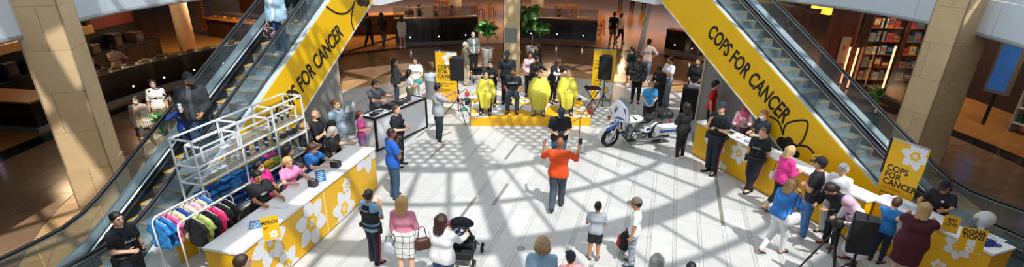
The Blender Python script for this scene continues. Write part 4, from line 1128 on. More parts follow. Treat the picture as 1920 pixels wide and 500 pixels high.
# ================================================================== loudspeakers on stands
def tripod_stand(name, label, p, hz, foot=.55, r=.018, group=None, rot=.3):
    t = thing(name, label, 'stand', p, rot, group)
    obj('pole', MB().tube([(0, 0, .28), (0, 0, hz-.09)], r, 8), m_black, t); obj('pole_collar', MB().lathe([(.035, .62), (.04, .64), (.04, .74), (.032, .76)], 10), m_plast, t)
    for k in range(3):
        a = rot+k*2*math.pi/3; d = Vector((math.cos(a), math.sin(a), 0))
        lg = obj('leg', MB().tube([d*.03+Vector((0, 0, .70)), d*foot+Vector((0, 0, .015))], .014, 6), m_black, t); obj('brace', MB().tube([Vector((0, 0, .32)), d*foot*.52+Vector((0, 0, .36))], .008, 5), m_black, t)
        obj('rubber_foot', MB().tube([d*(foot-.03)+Vector((0, 0, .03)), d*(foot+.02)+Vector((0, 0, .012))], .02, 6), M('2A2A2C', .8), lg)
    return t
def speaker(label, p, z0, w_, d_, h_, face, tilt=0):
    t = thing('loudspeaker', label, 'speaker', (p.x, p.y, z0), hd2rz(face), 'loudspeakers on stands')
    Tt = Matrix.Rotation(R_(tilt), 4, 'X')
    pr = [(-w_/2, d_*.5), (w_/2, d_*.5), (w_/2*.62, -d_*.5), (-w_/2*.62, -d_*.5)]
    obj('cabinet', MB().prism(pr, 0, h_, Tt), m_plast, t)
    obj('grille', MB().b2((-w_/2+.02, d_*.5, .03), (w_/2-.02, d_*.5+.012, h_-.03), Tt, ch=.004), M('101114', .75, var=.3, scale=120), t)
    obj('handle', MB().tube([(-.08, 0, h_), (-.08, 0, h_+.03), (.08, 0, h_+.03), (.08, 0, h_)], .012, 6, Tt), m_black, t)
    obj('pole_socket', MB().lathe([(.03, -.08), (.03, .01)], 10), m_black, t)
    return t
pL = G(860, 224); zb = zsolve(pL, 149); zt = zsolve(pL, 107)
tripod_stand('speaker_stand', 'black tripod speaker stand in front of the left end of the stage', pL, zb, .62, rot=.5, group='speaker stands'); speaker('black loudspeaker beside the left back banner, facing the hall', pL, zb, .46, .38, zt-zb, 178)
pR = G(1128, 215); zb2 = zsolve(pR, 147); zt2 = zsolve(pR, 104)
tripod_stand('speaker_stand', 'black tripod speaker stand between the stage and the motorcycle', pR, zb2, .62, rot=.9, group='speaker stands'); speaker('black loudspeaker in front of the yellow thank-you banner', pR, zb2, .46, .40, zt2-zb2, 195)
pB = G(1628, 408, 1.60); pB.z = 0; zb3 = .98
tripod_stand('speaker_stand', 'black speaker stand by the camera tripod, beside the donation counter', pB, zb3, .55, .022, 'speaker stands', 1.2); speaker('big black loudspeaker leaning over beside the donation counter', pB, zb3, .40, .36, .62, 300, 0)
# ================================================================== banners
def banner(label, A, w_, h_, face, design, lean=0):
    t = thing('banner_stand', label, 'banner', A, hd2rz(face))            # local +y is the direction it faces
    obj('base', MB().b2((-w_/2, -.06, 0), (w_/2, .06, .07), ch=.01), M('9A9DA0', .35, .7), t); obj('pole', MB().tube([(0, -.05, .05), (0, -.05, h_)], .012, 6), m_steel, t)
    fb = obj('fabric', MB().b2((-w_/2, -.012, .07), (w_/2, .012, h_)), M('F0BC10', .5, var=.04), t); obj('top_bar', MB().b2((-w_/2, -.018, h_-.02), (w_/2, .018, h_+.012)), m_steel, t)
    Tm = frame((0, .0135, 0), (-1, 0, 0), (0, 1, 0)); bk = M('1C1A17', .6)
    def tx(s, size, x, z, al='LEFT', off=.0): lettering(s, size, bk, t, Tm @ Matrix.Translation((x, z, 0)), .0008, off*size, 1, al)
    if design == 0:
        daffodil(t, Tm, w_*.40, (.35, (w_*.20, h_-w_*.30)), clip=[(1, 0, w_/2), (-1, 0, w_/2), (0, 1, h_-.02)], th=.001)
        for k, s in enumerate(('COPS', 'FOR', 'CANCER')): tx(s, .205*w_/.85, -w_/2+.06, h_*.70-k*.175*w_/.85, off=.025)
        tx('25TH ANNIVERSARY', .052*w_/.85, -w_/2+.07, h_*.70-.03-.46*w_/.85); tx('SATURDAY, JUNE 4', .078*w_/.85, -w_/2+.07, h_*.70-.03-.60*w_/.85, off=.015); tx('11AM - 3PM', .078*w_/.85, -w_/2+.07, h_*.70-.03-.69*w_/.85, off=.015)
        for k in range(3): obj('small_print', MB().b2((-w_/2+.07, -.001, -.008), (-w_/2+.55-.06*k, .001, .008), Matrix.Translation((0, .014, h_*.70-.03-(.82+.05*k)*w_/.85)) @ Matrix.Diagonal((-1, 1, 1, 1))), M('6A5410', .6), t)
        obj('side_stripe', MB().b2((w_/2-.002, -.014, h_*.62), (w_/2+.05, .014, h_)), bk, t)
    else:
        obj('small_print', MB().b2((-.25, -.001, -.012), (.25, .001, .012), Matrix.Translation((0, .014, h_-.09))), M('6A5410', .6), t)
        for k, s in enumerate(('THANK YOU', 'TO OUR', 'STYLISTS')): tx(s, .098, -w_/2+.06, h_-.42-k*.14, off=.02)
        for k in range(3): obj('small_print', MB().b2((-.28, -.001, -.01), (.1, .001, .01), Matrix.Translation((0, .014, h_-.86-.09*k)) @ Matrix.Diagonal((-1, 1, 1, 1))), M('6A5410', .6), t)
        for k, s in enumerate(('THANK YOU', 'TO OUR', 'PARTNERS')): tx(s, .098, -w_/2+.06, h_-1.16-k*.13, off=.02)
        daffodil(t, Tm, .40, (.35, (.12, .42)), clip=[(1, 0, w_/2), (-1, 0, w_/2), (0, -1, -.08)], th=.001)
    return t
bp = (G(821, 190)+G(858, 194))/2; banner('yellow banner with a daffodil behind the left loudspeaker, by the older men', bp, .80, zsolve(bp, 97)+.0, 187, 0)
bp = (G(1112, 187)+G(1142, 190))/2; banner('yellow thank-you banner between the stage and the green-topped woman', bp, .82, zsolve(bp, 93), 187, 1)
bp = Vector((8.25, 10.35, 0)); bA = G(1658, 372)
banner('yellow event banner standing at the far end of the donation counter', Vector((8.07, 10.24, 0)), .74, 2.05, 246, 0)
# ================================================================== music desk
DJA, DJB = Vector((-3.89, 14.42, 0)), Vector((-2.79, 16.56, 0)); dJ = (DJB-DJA).normalized(); rzJ = math.atan2(dJ.y, dJ.x); Lj = (DJB-DJA).length; DD = .56
OBST.append((DJA.copy(), dJ.copy(), Vector((-dJ.y, dJ.x, 0)), Lj, DD))
dj = thing('music_desk', 'white music desk with black edges in front of the man in a grey polo', 'desk', DJA, rzJ)
for (lo, hi, nm) in (((.04, .004, .05), (Lj-.04, .024, .95), 'front_panel'), ((.004, .04, .05), (.024, DD-.04, .95), 'side_panel'), ((Lj-.024, .04, .05), (Lj-.004, DD-.04, .95), 'side_panel'), ((.02, .02, .955), (Lj-.02, DD-.02, .985), 'top')): obj(nm, MB().b2(lo, hi), M('E7EAF0', .35, var=.03), dj)
for a, b in (((0, 0, 0), (Lj, 0, 0)), ((0, 0, 1), (Lj, 0, 1)), ((0, DD, 1), (Lj, DD, 1)), ((0, 0, 0), (0, DD, 0)), ((Lj, 0, 0), (Lj, DD, 0)), ((0, 0, 1), (0, DD, 1)), ((Lj, 0, 1), (Lj, DD, 1))):
    z = .025 if a[2] == 0 else .975; obj('edge_bar', MB().bar((a[0], a[1], z), (b[0], b[1], z), .055), m_black, dj)
for x in (0, Lj):
    for y in (0, DD): obj('corner_post', MB().bar((x, y, 0), (x, y, 1), .055), m_black, dj)
RJ = Matrix.Translation(DJA) @ Matrix.Rotation(rzJ, 4, 'Z')
def onj(x, y, z=1.003): return RJ @ Vector((x, y, z))
lt = thing('laptop', 'open dark laptop on the music desk', 'laptop', onj(1.75, .30), rzJ+.2)
obj('keyboard_base', MB().b2((-.17, -.12, 0), (.17, .12, .018), ch=.004), M('3A3A3E', .4, .6), lt); obj('screen', MB().b2((-.17, -.125, .018), (.17, -.115, .26), Matrix.Rotation(.2, 4, 'X'), ch=.003), M('5A5A46', .4, .3), lt)
mx_ = thing('mixing_console', 'black mixing console with knobs on the music desk', 'mixer', onj(1.15, .30), rzJ); obj('body', MB().b2((-.32, -.19, 0), (.32, .19, .07), ch=.01), m_plast, mx_)
for k in range(2): obj('jog_wheel', MB().lathe([(.09, .07), (.09, .085), (.06, .09)], 16, (-.2+.4*k, 0, 0)), M('2C2E33', .3, .5), mx_)
for k in range(8): obj('knob', MB().lathe([(.012, .07), (.010, .095)], 6, (-.08+.055*(k % 4), -.05+.1*(k//4), 0)), M('9A9CA2', .4), mx_)
cb = tag(obj('cable_bundle', MB().tube([onj(.35+.5*t+.12*math.sin(9*t), .28+.10*math.cos(11*t), 1.02+.015*math.sin(7*t)) for t in np.linspace(0, .72, 30)], .012, 5), m_black), 'tangled black cables lying on the music desk', 'cable')
sbx = tag(obj('small_case', MB().b2((-.12, -.09, 0), (.12, .09, .05), ch=.008), M('24262A', .5), None, onj(.22, .20), rzJ), 'small black case on the near end of the music desk', 'case')
# ================================================================== litter bins
def bin_(label, p, r, h_, liner, body='8E9698'):
    t = thing('litter_bin', label, 'bin', p); obj('body', MB().lathe([(r*.86, 0), (r*.9, .03), (r*.97, h_*.6), (r, h_)], 22, capt=False), M(body, .4, .3), t)
    n = 24; L = MB(); vs_ = []; fs = []
    for i, (rr, z, am) in enumerate(((1.03, h_*.80, .01), (1.06, h_*.98, .015), (1.02, h_+.02, .02), (.9, h_-.06, .03), (.7, h_-.25, .03))):
        for k in range(n): a = 2*math.pi*k/n; q = r*rr+am*math.sin(k*2.7+i); vs_.append((q*math.cos(a), q*math.sin(a), z+am*.6*math.sin(k*1.9)))
    for i in range(4):
        for k in range(n): fs.append((i*n+k, i*n+(k+1) % n, (i+1)*n+(k+1) % n, (i+1)*n+k))
    fs.append(tuple(4*n+k for k in range(n))); L.smooth = True; L.add(vs_, fs); obj('bin_liner', L, M(liner, .3, var=.12, scale=20), t)
    obj('rim', MB().tube([(r*1.0*math.cos(2*math.pi*k/24), r*math.sin(2*math.pi*k/24), h_) for k in range(24)], .012, 6, closed=True), m_steel, t)
bin_('grey litter bin with a clear liner beside the wall under the left escalator', G(650, 248), .33, .92, 'BFCBD0'); bin_('grey litter bin with a pale liner beside the left back banner', G(813, 184), .30, .9, 'B7C4C8')
# ================================================================== potted fig trees
def leaf_mesh(L, w_, c1):
    b = MB(); b.smooth = True; vs_ = []; fs = []; n = 5
    for i in range(n+1):
        t = i/n; ww = w_*math.sin(math.pi*(.08+.90*t)**.75)*.5+.002; y = L*t; z = .10*L*math.sin(t*2.2)-.20*L*t*t
        vs_ += [(-ww, y, z+.06*ww), (0, y, z-.02), (ww, y, z+.06*ww)]
    for i in range(n):
        for j in (0, 1): fs.append((3*i+j, 3*i+j+1, 3*i+4+j, 3*i+3+j))
    b.add(vs_, fs); return b.mesh('leaf', [c1])
LEAVES = [leaf_mesh(.36, .26, M('3F7A38', .35, var=.25, scale=9, coat=.2)), leaf_mesh(.32, .23, M('7FAE5C', .4, var=.25, scale=9)), leaf_mesh(.28, .22, M('1F4A2A', .35, var=.25, scale=9, coat=.2))]
LEAF2 = [leaf_mesh(.55, .22, M('5E9A4A', .4, var=.3, scale=7)), leaf_mesh(.45, .2, M('2F6A34', .4, var=.3, scale=7)), leaf_mesh(.5, .2, M('9CCB86', .4, var=.2, scale=7))]
def fig_tree(label, p, pot_h, pot_r, heads, trunk_h, seed):
    rd = random.Random(seed); t = thing('potted_tree', label, 'plant', p)
    po = obj('pot', MB().lathe([(pot_r*.66, 0), (pot_r*.7, .02), (pot_r*.97, pot_h*.97), (pot_r, pot_h), (pot_r*.9, pot_h), (pot_r*.88, pot_h-.05)], 24), M('E4E8EA', .3, var=.02), t); obj('soil', MB().lathe([(pot_r*.87, pot_h-.06), (pot_r*.3, pot_h-.045)], 20), M('3A2A1E', .9), po)
    tr = obj('trunk', MB().tube([(0, 0, pot_h-.06), (.02, .01, pot_h+trunk_h*.5), (-.02, 0, pot_h+trunk_h), (0, .02, pot_h+trunk_h+.5)], [.028, .024, .02, .012], 7), M('8A7A66', .8), t)
    for (cx, cy, cz, r, n) in heads:
        for k in range(n):
            th = rd.uniform(0, 2*math.pi); ph = rd.uniform(-.5, 1.3); o = obj('leaf', LEAVES[rd.choice((0, 0, 1, 1, 2))], None, t)
            d = Vector((math.cos(th)*math.cos(ph), math.sin(th)*math.cos(ph), math.sin(ph)))
            o.location = Vector((cx, cy, cz))+d*r*rd.uniform(.15, .7); o.rotation_euler = (rd.uniform(-1.5, .7), rd.uniform(-.8, .8), th-math.pi/2+rd.uniform(-.4, .4)); s = rd.uniform(.85, 1.25); o.scale = (s, s, s)
p1 = G(914, 124); fig_tree('tall white pot with a round dark fig tree, left of the pale stone pillar', p1, zsolve(p1, 90), .30, [(0, 0, zsolve(p1, 56), .45, 70)], .6, 3)
p2 = G(996, 122); fig_tree('tall white pot with a two-tier fig tree, right of the pale stone pillar', p2, zsolve(p2, 87), .28, [(-.12, 0, zsolve(p2, 25), .45, 50), (.05, 0, zsolve(p2, 45), .45, 40), (.45, 0, zsolve(p2, 52), .32, 26), (-.2, 0, zsolve(p2, 38), .3, 18)], .75, 5)
def big_plant(label, p, pot_h, n, seed, z, sc_=1.0):
    rd = random.Random(seed); t = thing('potted_plant', label, 'plant', p)
    obj('pot', MB().lathe([(.22, 0), (.30, pot_h), (.27, pot_h), (.26, pot_h-.05)], 20), M('3A3C40', .5), t); obj('stem', MB().tube([(0, 0, pot_h-.05), (.02, 0, z)], .03, 6), M('6A7A4A', .7), t)
    for k in range(n):
        o = obj('leaf', LEAF2[k % 3], None, t, (0, 0, z-rd.uniform(0, .5))); o.rotation_euler = (rd.uniform(.1, 1.1), rd.uniform(-.3, .3), k*2.4+rd.uniform(-.3, .3)); s = sc_*rd.uniform(.8, 1.15); o.scale = (s, s, s)
pp1 = G(335, 245); big_plant('broad-leaved green plant beyond the left escalator, beside the man in the palm-print shirt', Vector((-8.75, 12.75, 0)), .55, 18, 4, 1.45)
big_plant('pale green leafy plant seen over the right escalator handrail, before the toy shop', Vector((11.9, 17.2, 0)), .5, 12, 8, 1.25, .9)
# ================================================================== police motorcycle (local x forward, y left, z up)
FW = G(1141, 274); FW.z = 0; bd = Vector((-.945, -.33, 0)); rzB = math.atan2(bd.y, bd.x); BC = FW-bd*.82
bike = thing('motorcycle', 'white and blue police touring motorcycle parked right of the stage', 'motorcycle', (BC.x, BC.y, 0), rzB)
LN = Matrix.Rotation(R_(-6), 4, 'X')                         # leans on its stand
m_bw = M('EDF0F4', .18, var=.02, coat=.6); m_bb = M('1F4FA8', .25, var=.05, coat=.5); m_tyre = M('141416', .8)
def bp_(name, b, mat, parent=None):
    if isinstance(b, MB): b.v = [tuple(LN @ Vector(q)) for q in b.v]
    return obj(name, b, mat, parent or bike)
def bsdf(name, lo, hi, fn, mat, h=.022, parent=None):
    F_ = Field(np.array(lo, float), np.array(hi, float), h); fn(F_); V, Q = F_.mesh()
    me = np_mesh(name, V, Q, [mat]); me.transform(LN); return obj(name, me, None, parent or bike)
def wheel(x, r, w_, steer=0.0):
    Tw = Matrix.Translation((x, 0, r)) @ Matrix.Rotation(steer, 4, 'Z') @ Matrix.Rotation(math.pi/2, 4, 'X')
    t = MB().lathe([(r*.72, -w_*.5), (r*.9, -w_*.5), (r*.98, -w_*.3), (r, 0), (r*.98, w_*.3), (r*.9, w_*.5), (r*.72, w_*.5)], 30, capb=False, capt=False, T=Tw)
    wh = bp_('wheel', t, m_tyre); rim = MB()
    rim.tube([Tw @ Vector((r*.72*math.cos(2*math.pi*k/28), r*.72*math.sin(2*math.pi*k/28), 0)) for k in range(28)], .03, 6, closed=True); rm = bp_('rim', rim, m_chrome, wh)
    for k in range(9):
        a = 2*math.pi*k/9; bp_('spoke', MB().bar(Tw @ Vector((.05*math.cos(a), .05*math.sin(a), 0)), Tw @ Vector((r*.7*math.cos(a), r*.7*math.sin(a), 0)), .03, .02), m_chrome, wh)
    bp_('hub', MB().lathe([(.07, -.07), (.07, .07)], 12, T=Tw), m_chrome, wh)
wheel(.82, .32, .13, .22); wheel(-.80, .31, .15)
def fen(F_):
    for k in range(12): a = R_(-5+k*14); F_.cone((.82+.35*math.cos(a), -.05, .33+.35*math.sin(a)), (.82+.35*math.cos(a), .05, .33+.35*math.sin(a)), .035, .035, .07)
ff = bsdf('front_fender', (.3, -.15, .1), (1.3, .15, .8), fen, m_bw)
def fen2(F_):
    for k in range(11): a = R_(35+k*13); F_.cone((-.8+.37*math.cos(a), -.07, .32+.37*math.sin(a)), (-.8+.37*math.cos(a), .07, .32+.37*math.sin(a)), .04, .04, .04)
bsdf('rear_fender', (-1.3, -.2, .1), (-.3, .2, .85), fen2, m_bw)
for s in (-1, 1):
    bp_('fork', MB().tube([(.84, s*.10, .33), (.60, s*.10, .98)], .032, 8), m_chrome); bp_('fender_badge', MB().bar((1.02, s*.088, .60), (.70, s*.088, .70), .004, .11, up=(0, 0, 1)), m_bb, ff)
bp_('fender_plate', MB().bar((1.10, 0, .575), (.86, 0, .715), .12, .012), m_bb, ff)
bp_('fender_lamp', MB().sphere((1.16, 0, .46), .035, 8, 5), M('E88A1E', .3, emit=.2), ff)
def fsurf(y, t, o=0.0):                                      # point on the batwing shield: y across, t from lower to upper edge
    ay = abs(y); zb = .90+.10*(ay/.52)**2; zt = 1.44-.08*(ay/.3)**2 if ay < .3 else 1.36-.30*((ay-.3)/.22)**1.3
    z = zb+(zt-zb)*t; x = .80-.26*(z-.90)-.55*ay**2.2+.05*math.sin(math.pi*min(1, max(0, t)))
    return Vector((x+o, y, z+o*.3))
def fband(y0, y1, t0, t1, n, m_, th, o):
    b = MB(); b.smooth = True; vs_ = []; fs = []
    T0 = t0 if callable(t0) else (lambda q: t0); T1 = t1 if callable(t1) else (lambda q: t1)
    for k in (o, o-th):
        for i in range(n+1):
            y = y0+(y1-y0)*i/n
            for j in range(m_+1): vs_.append(fsurf(y, T0(i/n)+(T1(i/n)-T0(i/n))*j/m_, k))
    W = m_+1; N = (n+1)*W
    for i in range(n):
        for j in range(m_): q = i*W+j; fs += [(q, q+W, q+W+1, q+1), (N+q+1, N+q+W+1, N+q+W, N+q)]
    for i in range(n): q = i*W; fs += [(q, N+q, N+q+W, q+W), (q+m_+W, N+q+m_+W, N+q+m_, q+m_)]
    for j in range(m_): q = j; fs += [(q+1, N+q+1, N+q, q)]; q = n*W+j; fs += [(q, N+q, N+q+1, q+1)]
    b.add(vs_, fs); return b
fa_ = bp_('fairing', fband(-.52, .52, 0, 1, 22, 10, .07, 0), m_bw)
for s in (-1, 1):
    bp_('fairing_stripe', fband(s*.10, s*.50, lambda q: .10+.12*q, lambda q: .10+.12*q+.16*math.sin(math.pi*(.06+.9*q))**.6, 12, 2, .004, .006), m_bb, fa_)
    bp_('fairing_edge', fband(s*.26, s*.46, lambda q: .84-.06*q, lambda q: .84-.06*q+.12*math.sin(math.pi*(.06+.9*q)), 8, 2, .004, .006), m_bb, fa_)
bp_('fairing_badge', fband(-.07, .07, lambda q: .52-.16*math.sin(math.pi*q), .68, 6, 2, .004, .006), M('2A4A8A', .3), fa_)
bp_('badge_star', fband(-.03, .03, .56, .64, 2, 1, .004, .010), M('E4E8EC', .3), fa_)
for s in (-1, 1):
    bp_('spot_lamp', MB().sphere((.80, s*.26, .84), .06, 10, 6), M('C42A2A' if s < 0 else '2A5AC4', .15, coat=.8), fa_)
    bp_('indicator', MB().sphere((.76, s*.32, .74), .04, 8, 6), M('D8641E', .2, coat=.5), fa_)
bp_('headlight', MB().sphere((.83, 0, .94), .095, 12, 8, sc_=(.6, 1, 1)), M('DCE4EA', .08, .3, coat=1), fa_)
ws = MB(); vs_ = []; fs = []
for i in range(9):
    y = -.30+.6*i/8; c = 1-(y/.34)**2
    for (x, z) in ((.60+.05*c, 1.34+.05*c), (.50+.05*c, 1.40+.13*c)): vs_.append((x, y, z))
for i in range(8): fs.append((2*i, 2*i+2, 2*i+3, 2*i+1))
ws.add(vs_+[(x-.008, y, z) for x, y, z in vs_], fs+[tuple(18+q for q in f[::-1]) for f in fs]); bp_('windshield', ws, glass('8FA2AC', .25), fa_)
bp_('handlebar', MB().tube([(.38, -.42, 1.06), (.40, -.30, 1.10), (.52, -.1, 1.02), (.52, .1, 1.02), (.40, .30, 1.10), (.38, .42, 1.06)], .014, 6), m_chrome)
for s in (-1, 1):
    bp_('grip', MB().tube([(.39, s*.36, 1.075), (.34, s*.50, 1.03)], .02, 6), m_black); mi = bp_('mirror', MB().sphere((.44, s*.47, 1.27), .07, 8, 6, sc_=(.35, 1, .65)), m_chrome); bp_('mirror_stem', MB().tube([(.40, s*.38, 1.08), (.44, s*.46, 1.24)], .008, 5), m_chrome, mi)
bp_('antenna', MB().tube([(-.72, .22, .9), (-.74, .22, 1.75)], .006, 5), m_black)
bsdf('tank', (-.25, -.3, .6), (.55, .3, 1.1), lambda F_: (F_.ell((.16, 0, .82), (.32, .165, .14), None, .04), F_.ell((-.05, 0, .80), (.2, .12, .09), None, .05)), m_bw)
bsdf('seat', (-.85, -.3, .6), (.2, .3, 1.05), lambda F_: (F_.ell((-.22, 0, .76), (.26, .19, .085), None, .05), F_.ell((-.42, 0, .83), (.10, .18, .08), None, .04), F_.ell((-.55, 0, .84), (.2, .16, .06), None, .04)), M('17181B', .45, var=.1))
en = bp_('engine', MB().b2((-.18, -.16, .22), (.28, .16, .44), ch=.03), M('6E7276', .35, .8))
for k, (x, a) in enumerate(((.17, .38), (-.02, -.38))):
    for q in range(7): bp_('cooling_fin', MB().box((0, 0, 0), (.17, .20, .012), Matrix.Translation((x+math.sin(a)*(.05+.035*q), 0, .46+math.cos(a)*.035*q)) @ Matrix.Rotation(a, 4, 'Y')), M('A4A8AC', .3, .9), en)
for s in (-1, 1):
    bp_('engine_cover', MB().lathe([(.115, 0), (.11, .035), (.06, .05)], 18, T=Matrix.Translation((.10 if s > 0 else -.02, s*.165, .36)) @ Matrix.Rotation(-s*math.pi/2, 4, 'X')), m_chrome, en)
    bp_('exhaust', MB().tube([(.20, s*.17, .34), (.05, s*.20, .20), (-.5, s*.21, .20), (-1.08, s*.22, .24)], [.025, .03, .045, .05], 10), m_chrome)
    bp_('crash_bar', MB().tube([(.30, s*.12, .30), (.42, s*.34, .32), (.44, s*.38, .48), (.36, s*.30, .64), (.30, s*.12, .66)], .018, 6), m_chrome)
    bp_('footboard', MB().b2((.12, s*.22, .26), (.42, s*.36, .285), ch=.006), m_black)
    sb = bsdf('saddlebag', (-1.35, min(s*.14, s*.5), .2), (-.35, max(s*.14, s*.5), .85), lambda F_: (F_.cone((-.62, s*.30, .50), (-1.12, s*.30, .46), .13, .12, .05), F_.cone((-.62, s*.30, .60), (-1.12, s*.30, .58), .12, .12, .05)), m_bw)
    bp_('saddlebag_stripe', MB().b2((-1.18, s*.430, .50), (-.58, s*.438, .57)), m_bb, sb); bp_('lid_seam', MB().b2((-1.22, s*.428, .615), (-.52, s*.434, .625)), M('8A8F96', .4), sb)
    bp_('side_panel', MB().b2((-.42, s*.19, .44), (-.20, s*.205, .64), ch=.004), m_bw); bp_('side_badge', MB().b2((-.38, s*.205, .50), (-.25, s*.210, .58)), m_bb)
bp_('frame_tube', MB().tube([(.58, 0, .98), (.42, 0, .34), (.25, 0, .18), (-.4, 0, .18), (-.6, 0, .45)], .025, 7), m_black)
tb = bsdf('rear_box', (-1.35, -.35, .7), (-.5, .35, 1.3), lambda F_: (F_.cone((-.98, -.14, .92), (-.98, .14, .92), .15, .15, .03), F_.cone((-.80, -.14, .92), (-.80, .14, .92), .14, .14, .03), F_.keep((0, 0, -1), -.82)), m_plast); bp_('box_latch', MB().b2((-.655, -.05, .90), (-.645, .05, .95)), m_chrome, tb)
bp_('tail_lamp', MB().sphere((-1.20, 0, .62), .05, 8, 6), M('B01818', .2, coat=.5)); bp_('number_plate', MB().b2((-1.27, -.09, .42), (-1.255, .09, .54)), m_white)
bp_('kickstand', MB().tube([(.10, .16, .22), (.16, .36, .05)], .016, 6), m_chrome)
# ================================================================== white shelving frames behind the merchandise counter
m_wf = M('EEF1F3', .35, var=.02)
def cube_frame(label, corner, u, v, L, D, z0, z1, ups, shelves, group='white tube shelving frames'):
    """open frame of white square tube: corner point, unit vectors u (length) and v (depth)"""
    t = thing('shelving_frame', label, 'shelf', corner, math.atan2(u.y, u.x), group); sg = 1 if (u.x*v.y-u.y*v.x) > 0 else -1; w_ = .028
    def bar(a, b, nm='rail'): obj(nm, MB().bar(a, b, w_), m_wf, t)
    xs = [0, L]+list(ups)
    for x in xs:
        for y in (0, sg*D): bar((x, y, 0), (x, y, z1), 'post')
        bar((x, 0, z1), (x, sg*D, z1)); bar((x, 0, z0), (x, sg*D, z0))
    for y in (0, sg*D): bar((0, y, z1), (L, y, z1)); bar((0, y, z0), (L, y, z0))
    for z in shelves:
        for y in (0, sg*D): bar((0, y, z), (L, y, z))
        for x in (0, L): bar((x, 0, z), (x, sg*D, z))
        obj('shelf_board', MB().b2((w_/2, min(sg*w_/2, sg*(D-w_/2)), z+.004), (L-w_/2, max(sg*w_/2, sg*(D-w_/2)), z+.018)), glass('DCE6EA', .14), t)
    return t, sg
uS = Vector((math.sin(R_(15.7)), math.cos(R_(15.7)), 0)); vS = Vector((uS.y, -uS.x, 0))       # v points towards the hall
A1 = Vector((-7.271, 7.956, 0))+uS*1.22+vS*.90; L1 = 3.08
OBST.append((A1.copy(), uS.copy(), vS.copy(), L1, .50))
f1, s1 = cube_frame('tall white tube shelving frame along the left escalator, full of bottles and folded shirts', A1, uS, vS, L1, .48, .16, 2.4, (L1*.36, L1*.68), (1.90, 1.56, 1.12, .70))
for (x, y, z) in ((.22, -.06, 2.2), (.22, -.42, 2.2)): obj('inner_rail', MB().bar((x, y, z), (2.9, y, z), .028), m_wf, f1)
for x in (.22, 1.1, 2.0, 2.9):
    obj('inner_rail', MB().bar((x, -.06, 2.2), (x, -.42, 2.2), .028), m_wf, f1)
    for y in (-.06, -.42): obj('inner_post', MB().bar((x, y, 1.92), (x, y, 2.2), .028), m_wf, f1)
f2 = f1
def on1(f, x, y, z): return f.location+uS*x+vS*y+Vector((0, 0, z))
# bottles
def bottle(p, col, lab, grp, h_=.20, r=.037):
    t = thing('bottle', lab, 'bottle', p, 0, grp)
    obj('body', MB().lathe([(r*.85, 0), (r*.9, .01), (r, h_*.75), (r*.98, h_*.9)], 14), M(col, .25, .2, var=.1), t); obj('lid', MB().lathe([(r*1.02, h_*.9), (r*1.02, h_*.98), (r*.5, h_)], 12), m_black, t); obj('print', MB().lathe([(r*.985, h_*.35), (r*1.012, h_*.36), (r*1.016, h_*.55), (r*1.0, h_*.56)], 12), M('D8DCE2', .4), t)
k = 0
for j, x in enumerate((1.42, 1.55, 1.68, 1.85, 1.98, 2.10, 2.24, 2.36)):
    bottle(on1(f2, x, .30-.14*(j % 2), 1.579), '17357E', 'dark blue bottle on the upper white shelf, %s from the rack end' % ORD[j], 'blue bottles on the white shelves'); 
for j, x in enumerate((1.05, 1.16, 1.28)): bottle(on1(f2, x, .22+.06*(j % 2), 1.579), 'B8BEC2', 'clear grey bottle left of the blue bottles, %s from the rack end' % ORD[j], 'clear bottles on the white shelves', .22, .04)
for j, x in enumerate((2.30, 2.50, 2.70, 2.90)): bottle(on1(f1, x, .20, 1.919), '2A2E3A', 'slim dark bottle on the tall frame near the yellow panel, %s from the left' % ORD[j], 'slim bottles on the tall frame', .26, .032)
# folded shirts
def folded(p, rz, col, lab, h_=.09, w_=.30, d_=.24, name='folded_shirts', cat='clothes', seed=0):
    rd = random.Random(seed); t = thing(name, lab, cat, p, rz, 'folded shirts on the white shelves'); n = 3
    for i in range(n):
        F_ = Field(np.array((-w_*.6, -d_*.6, -.01)), np.array((w_*.6, d_*.6, h_/n+.03)), .028)
        hh = h_/n/2; F_.cone((-w_/2+.04, -d_/2+.04, hh), (w_/2-.04, -d_/2+.04, hh), hh*.95, hh*.95, .02)
        for q in range(1, 5): F_.cone((-w_/2+.04+rd.uniform(-.02, .02), -d_/2+.04+(d_-.08)*q/4, hh), (w_/2-.04+rd.uniform(-.02, .02), -d_/2+.04+(d_-.08)*q/4, hh+rd.uniform(-.004, .006)), hh*.95, hh*.95, .03)
        F_.folds(.006, 30, i+seed); V, Q = F_.mesh(); c = col if isinstance(col, str) else col[i % len(col)]
        o = obj('folded_layer', np_mesh('folded_layer', V, Q, [M(c, .8, var=.12, scale=20)]), None, t, (rd.uniform(-.01, .01), rd.uniform(-.01, .01), i*h_/n)); o.rotation_euler = (0, 0, rd.uniform(-.12, .12))
rzs = math.atan2(uS.y, uS.x)
cols = [(['1D6FB4', '2E86CC'], 'bright blue'), (['1A4F9A', '2468B0'], 'mid blue'), (['2E86CC', '123A7A'], 'two-tone blue'), (['E054A8', 'C83C90'], 'pink'), (['1D6FB4', '0E2C60'], 'deep blue'), (['7FA83C', 'A8C050'], 'lime green'), (['D8B82A', 'B89A20'], 'mustard yellow'), (['23478C', '1A3470'], 'navy blue')]
q = 0
for row, (y, z, lst) in enumerate(((.15, 1.14, (0, 1, 2, 0, 4, 1, 3, 0)), (.35, 1.14, (2, 4, 0, 1, 5, 6, 5, 6)), (.24, .72, (7, 0, 7, 4, 7, 0, 7, 7)))):
    for j, ci in enumerate(lst):
        folded(on1(f2, .22+j*.325, y, z), rzs, cols[ci][0], '%s folded shirts on the %s, %s pile from the rack' % (cols[ci][1], ('middle shelf, back row', 'middle shelf, front row', 'bottom shelf')[row], ORD[j]), (.16, .13, .2)[row], .32, .18 if row < 2 else .30, seed=q); q += 1
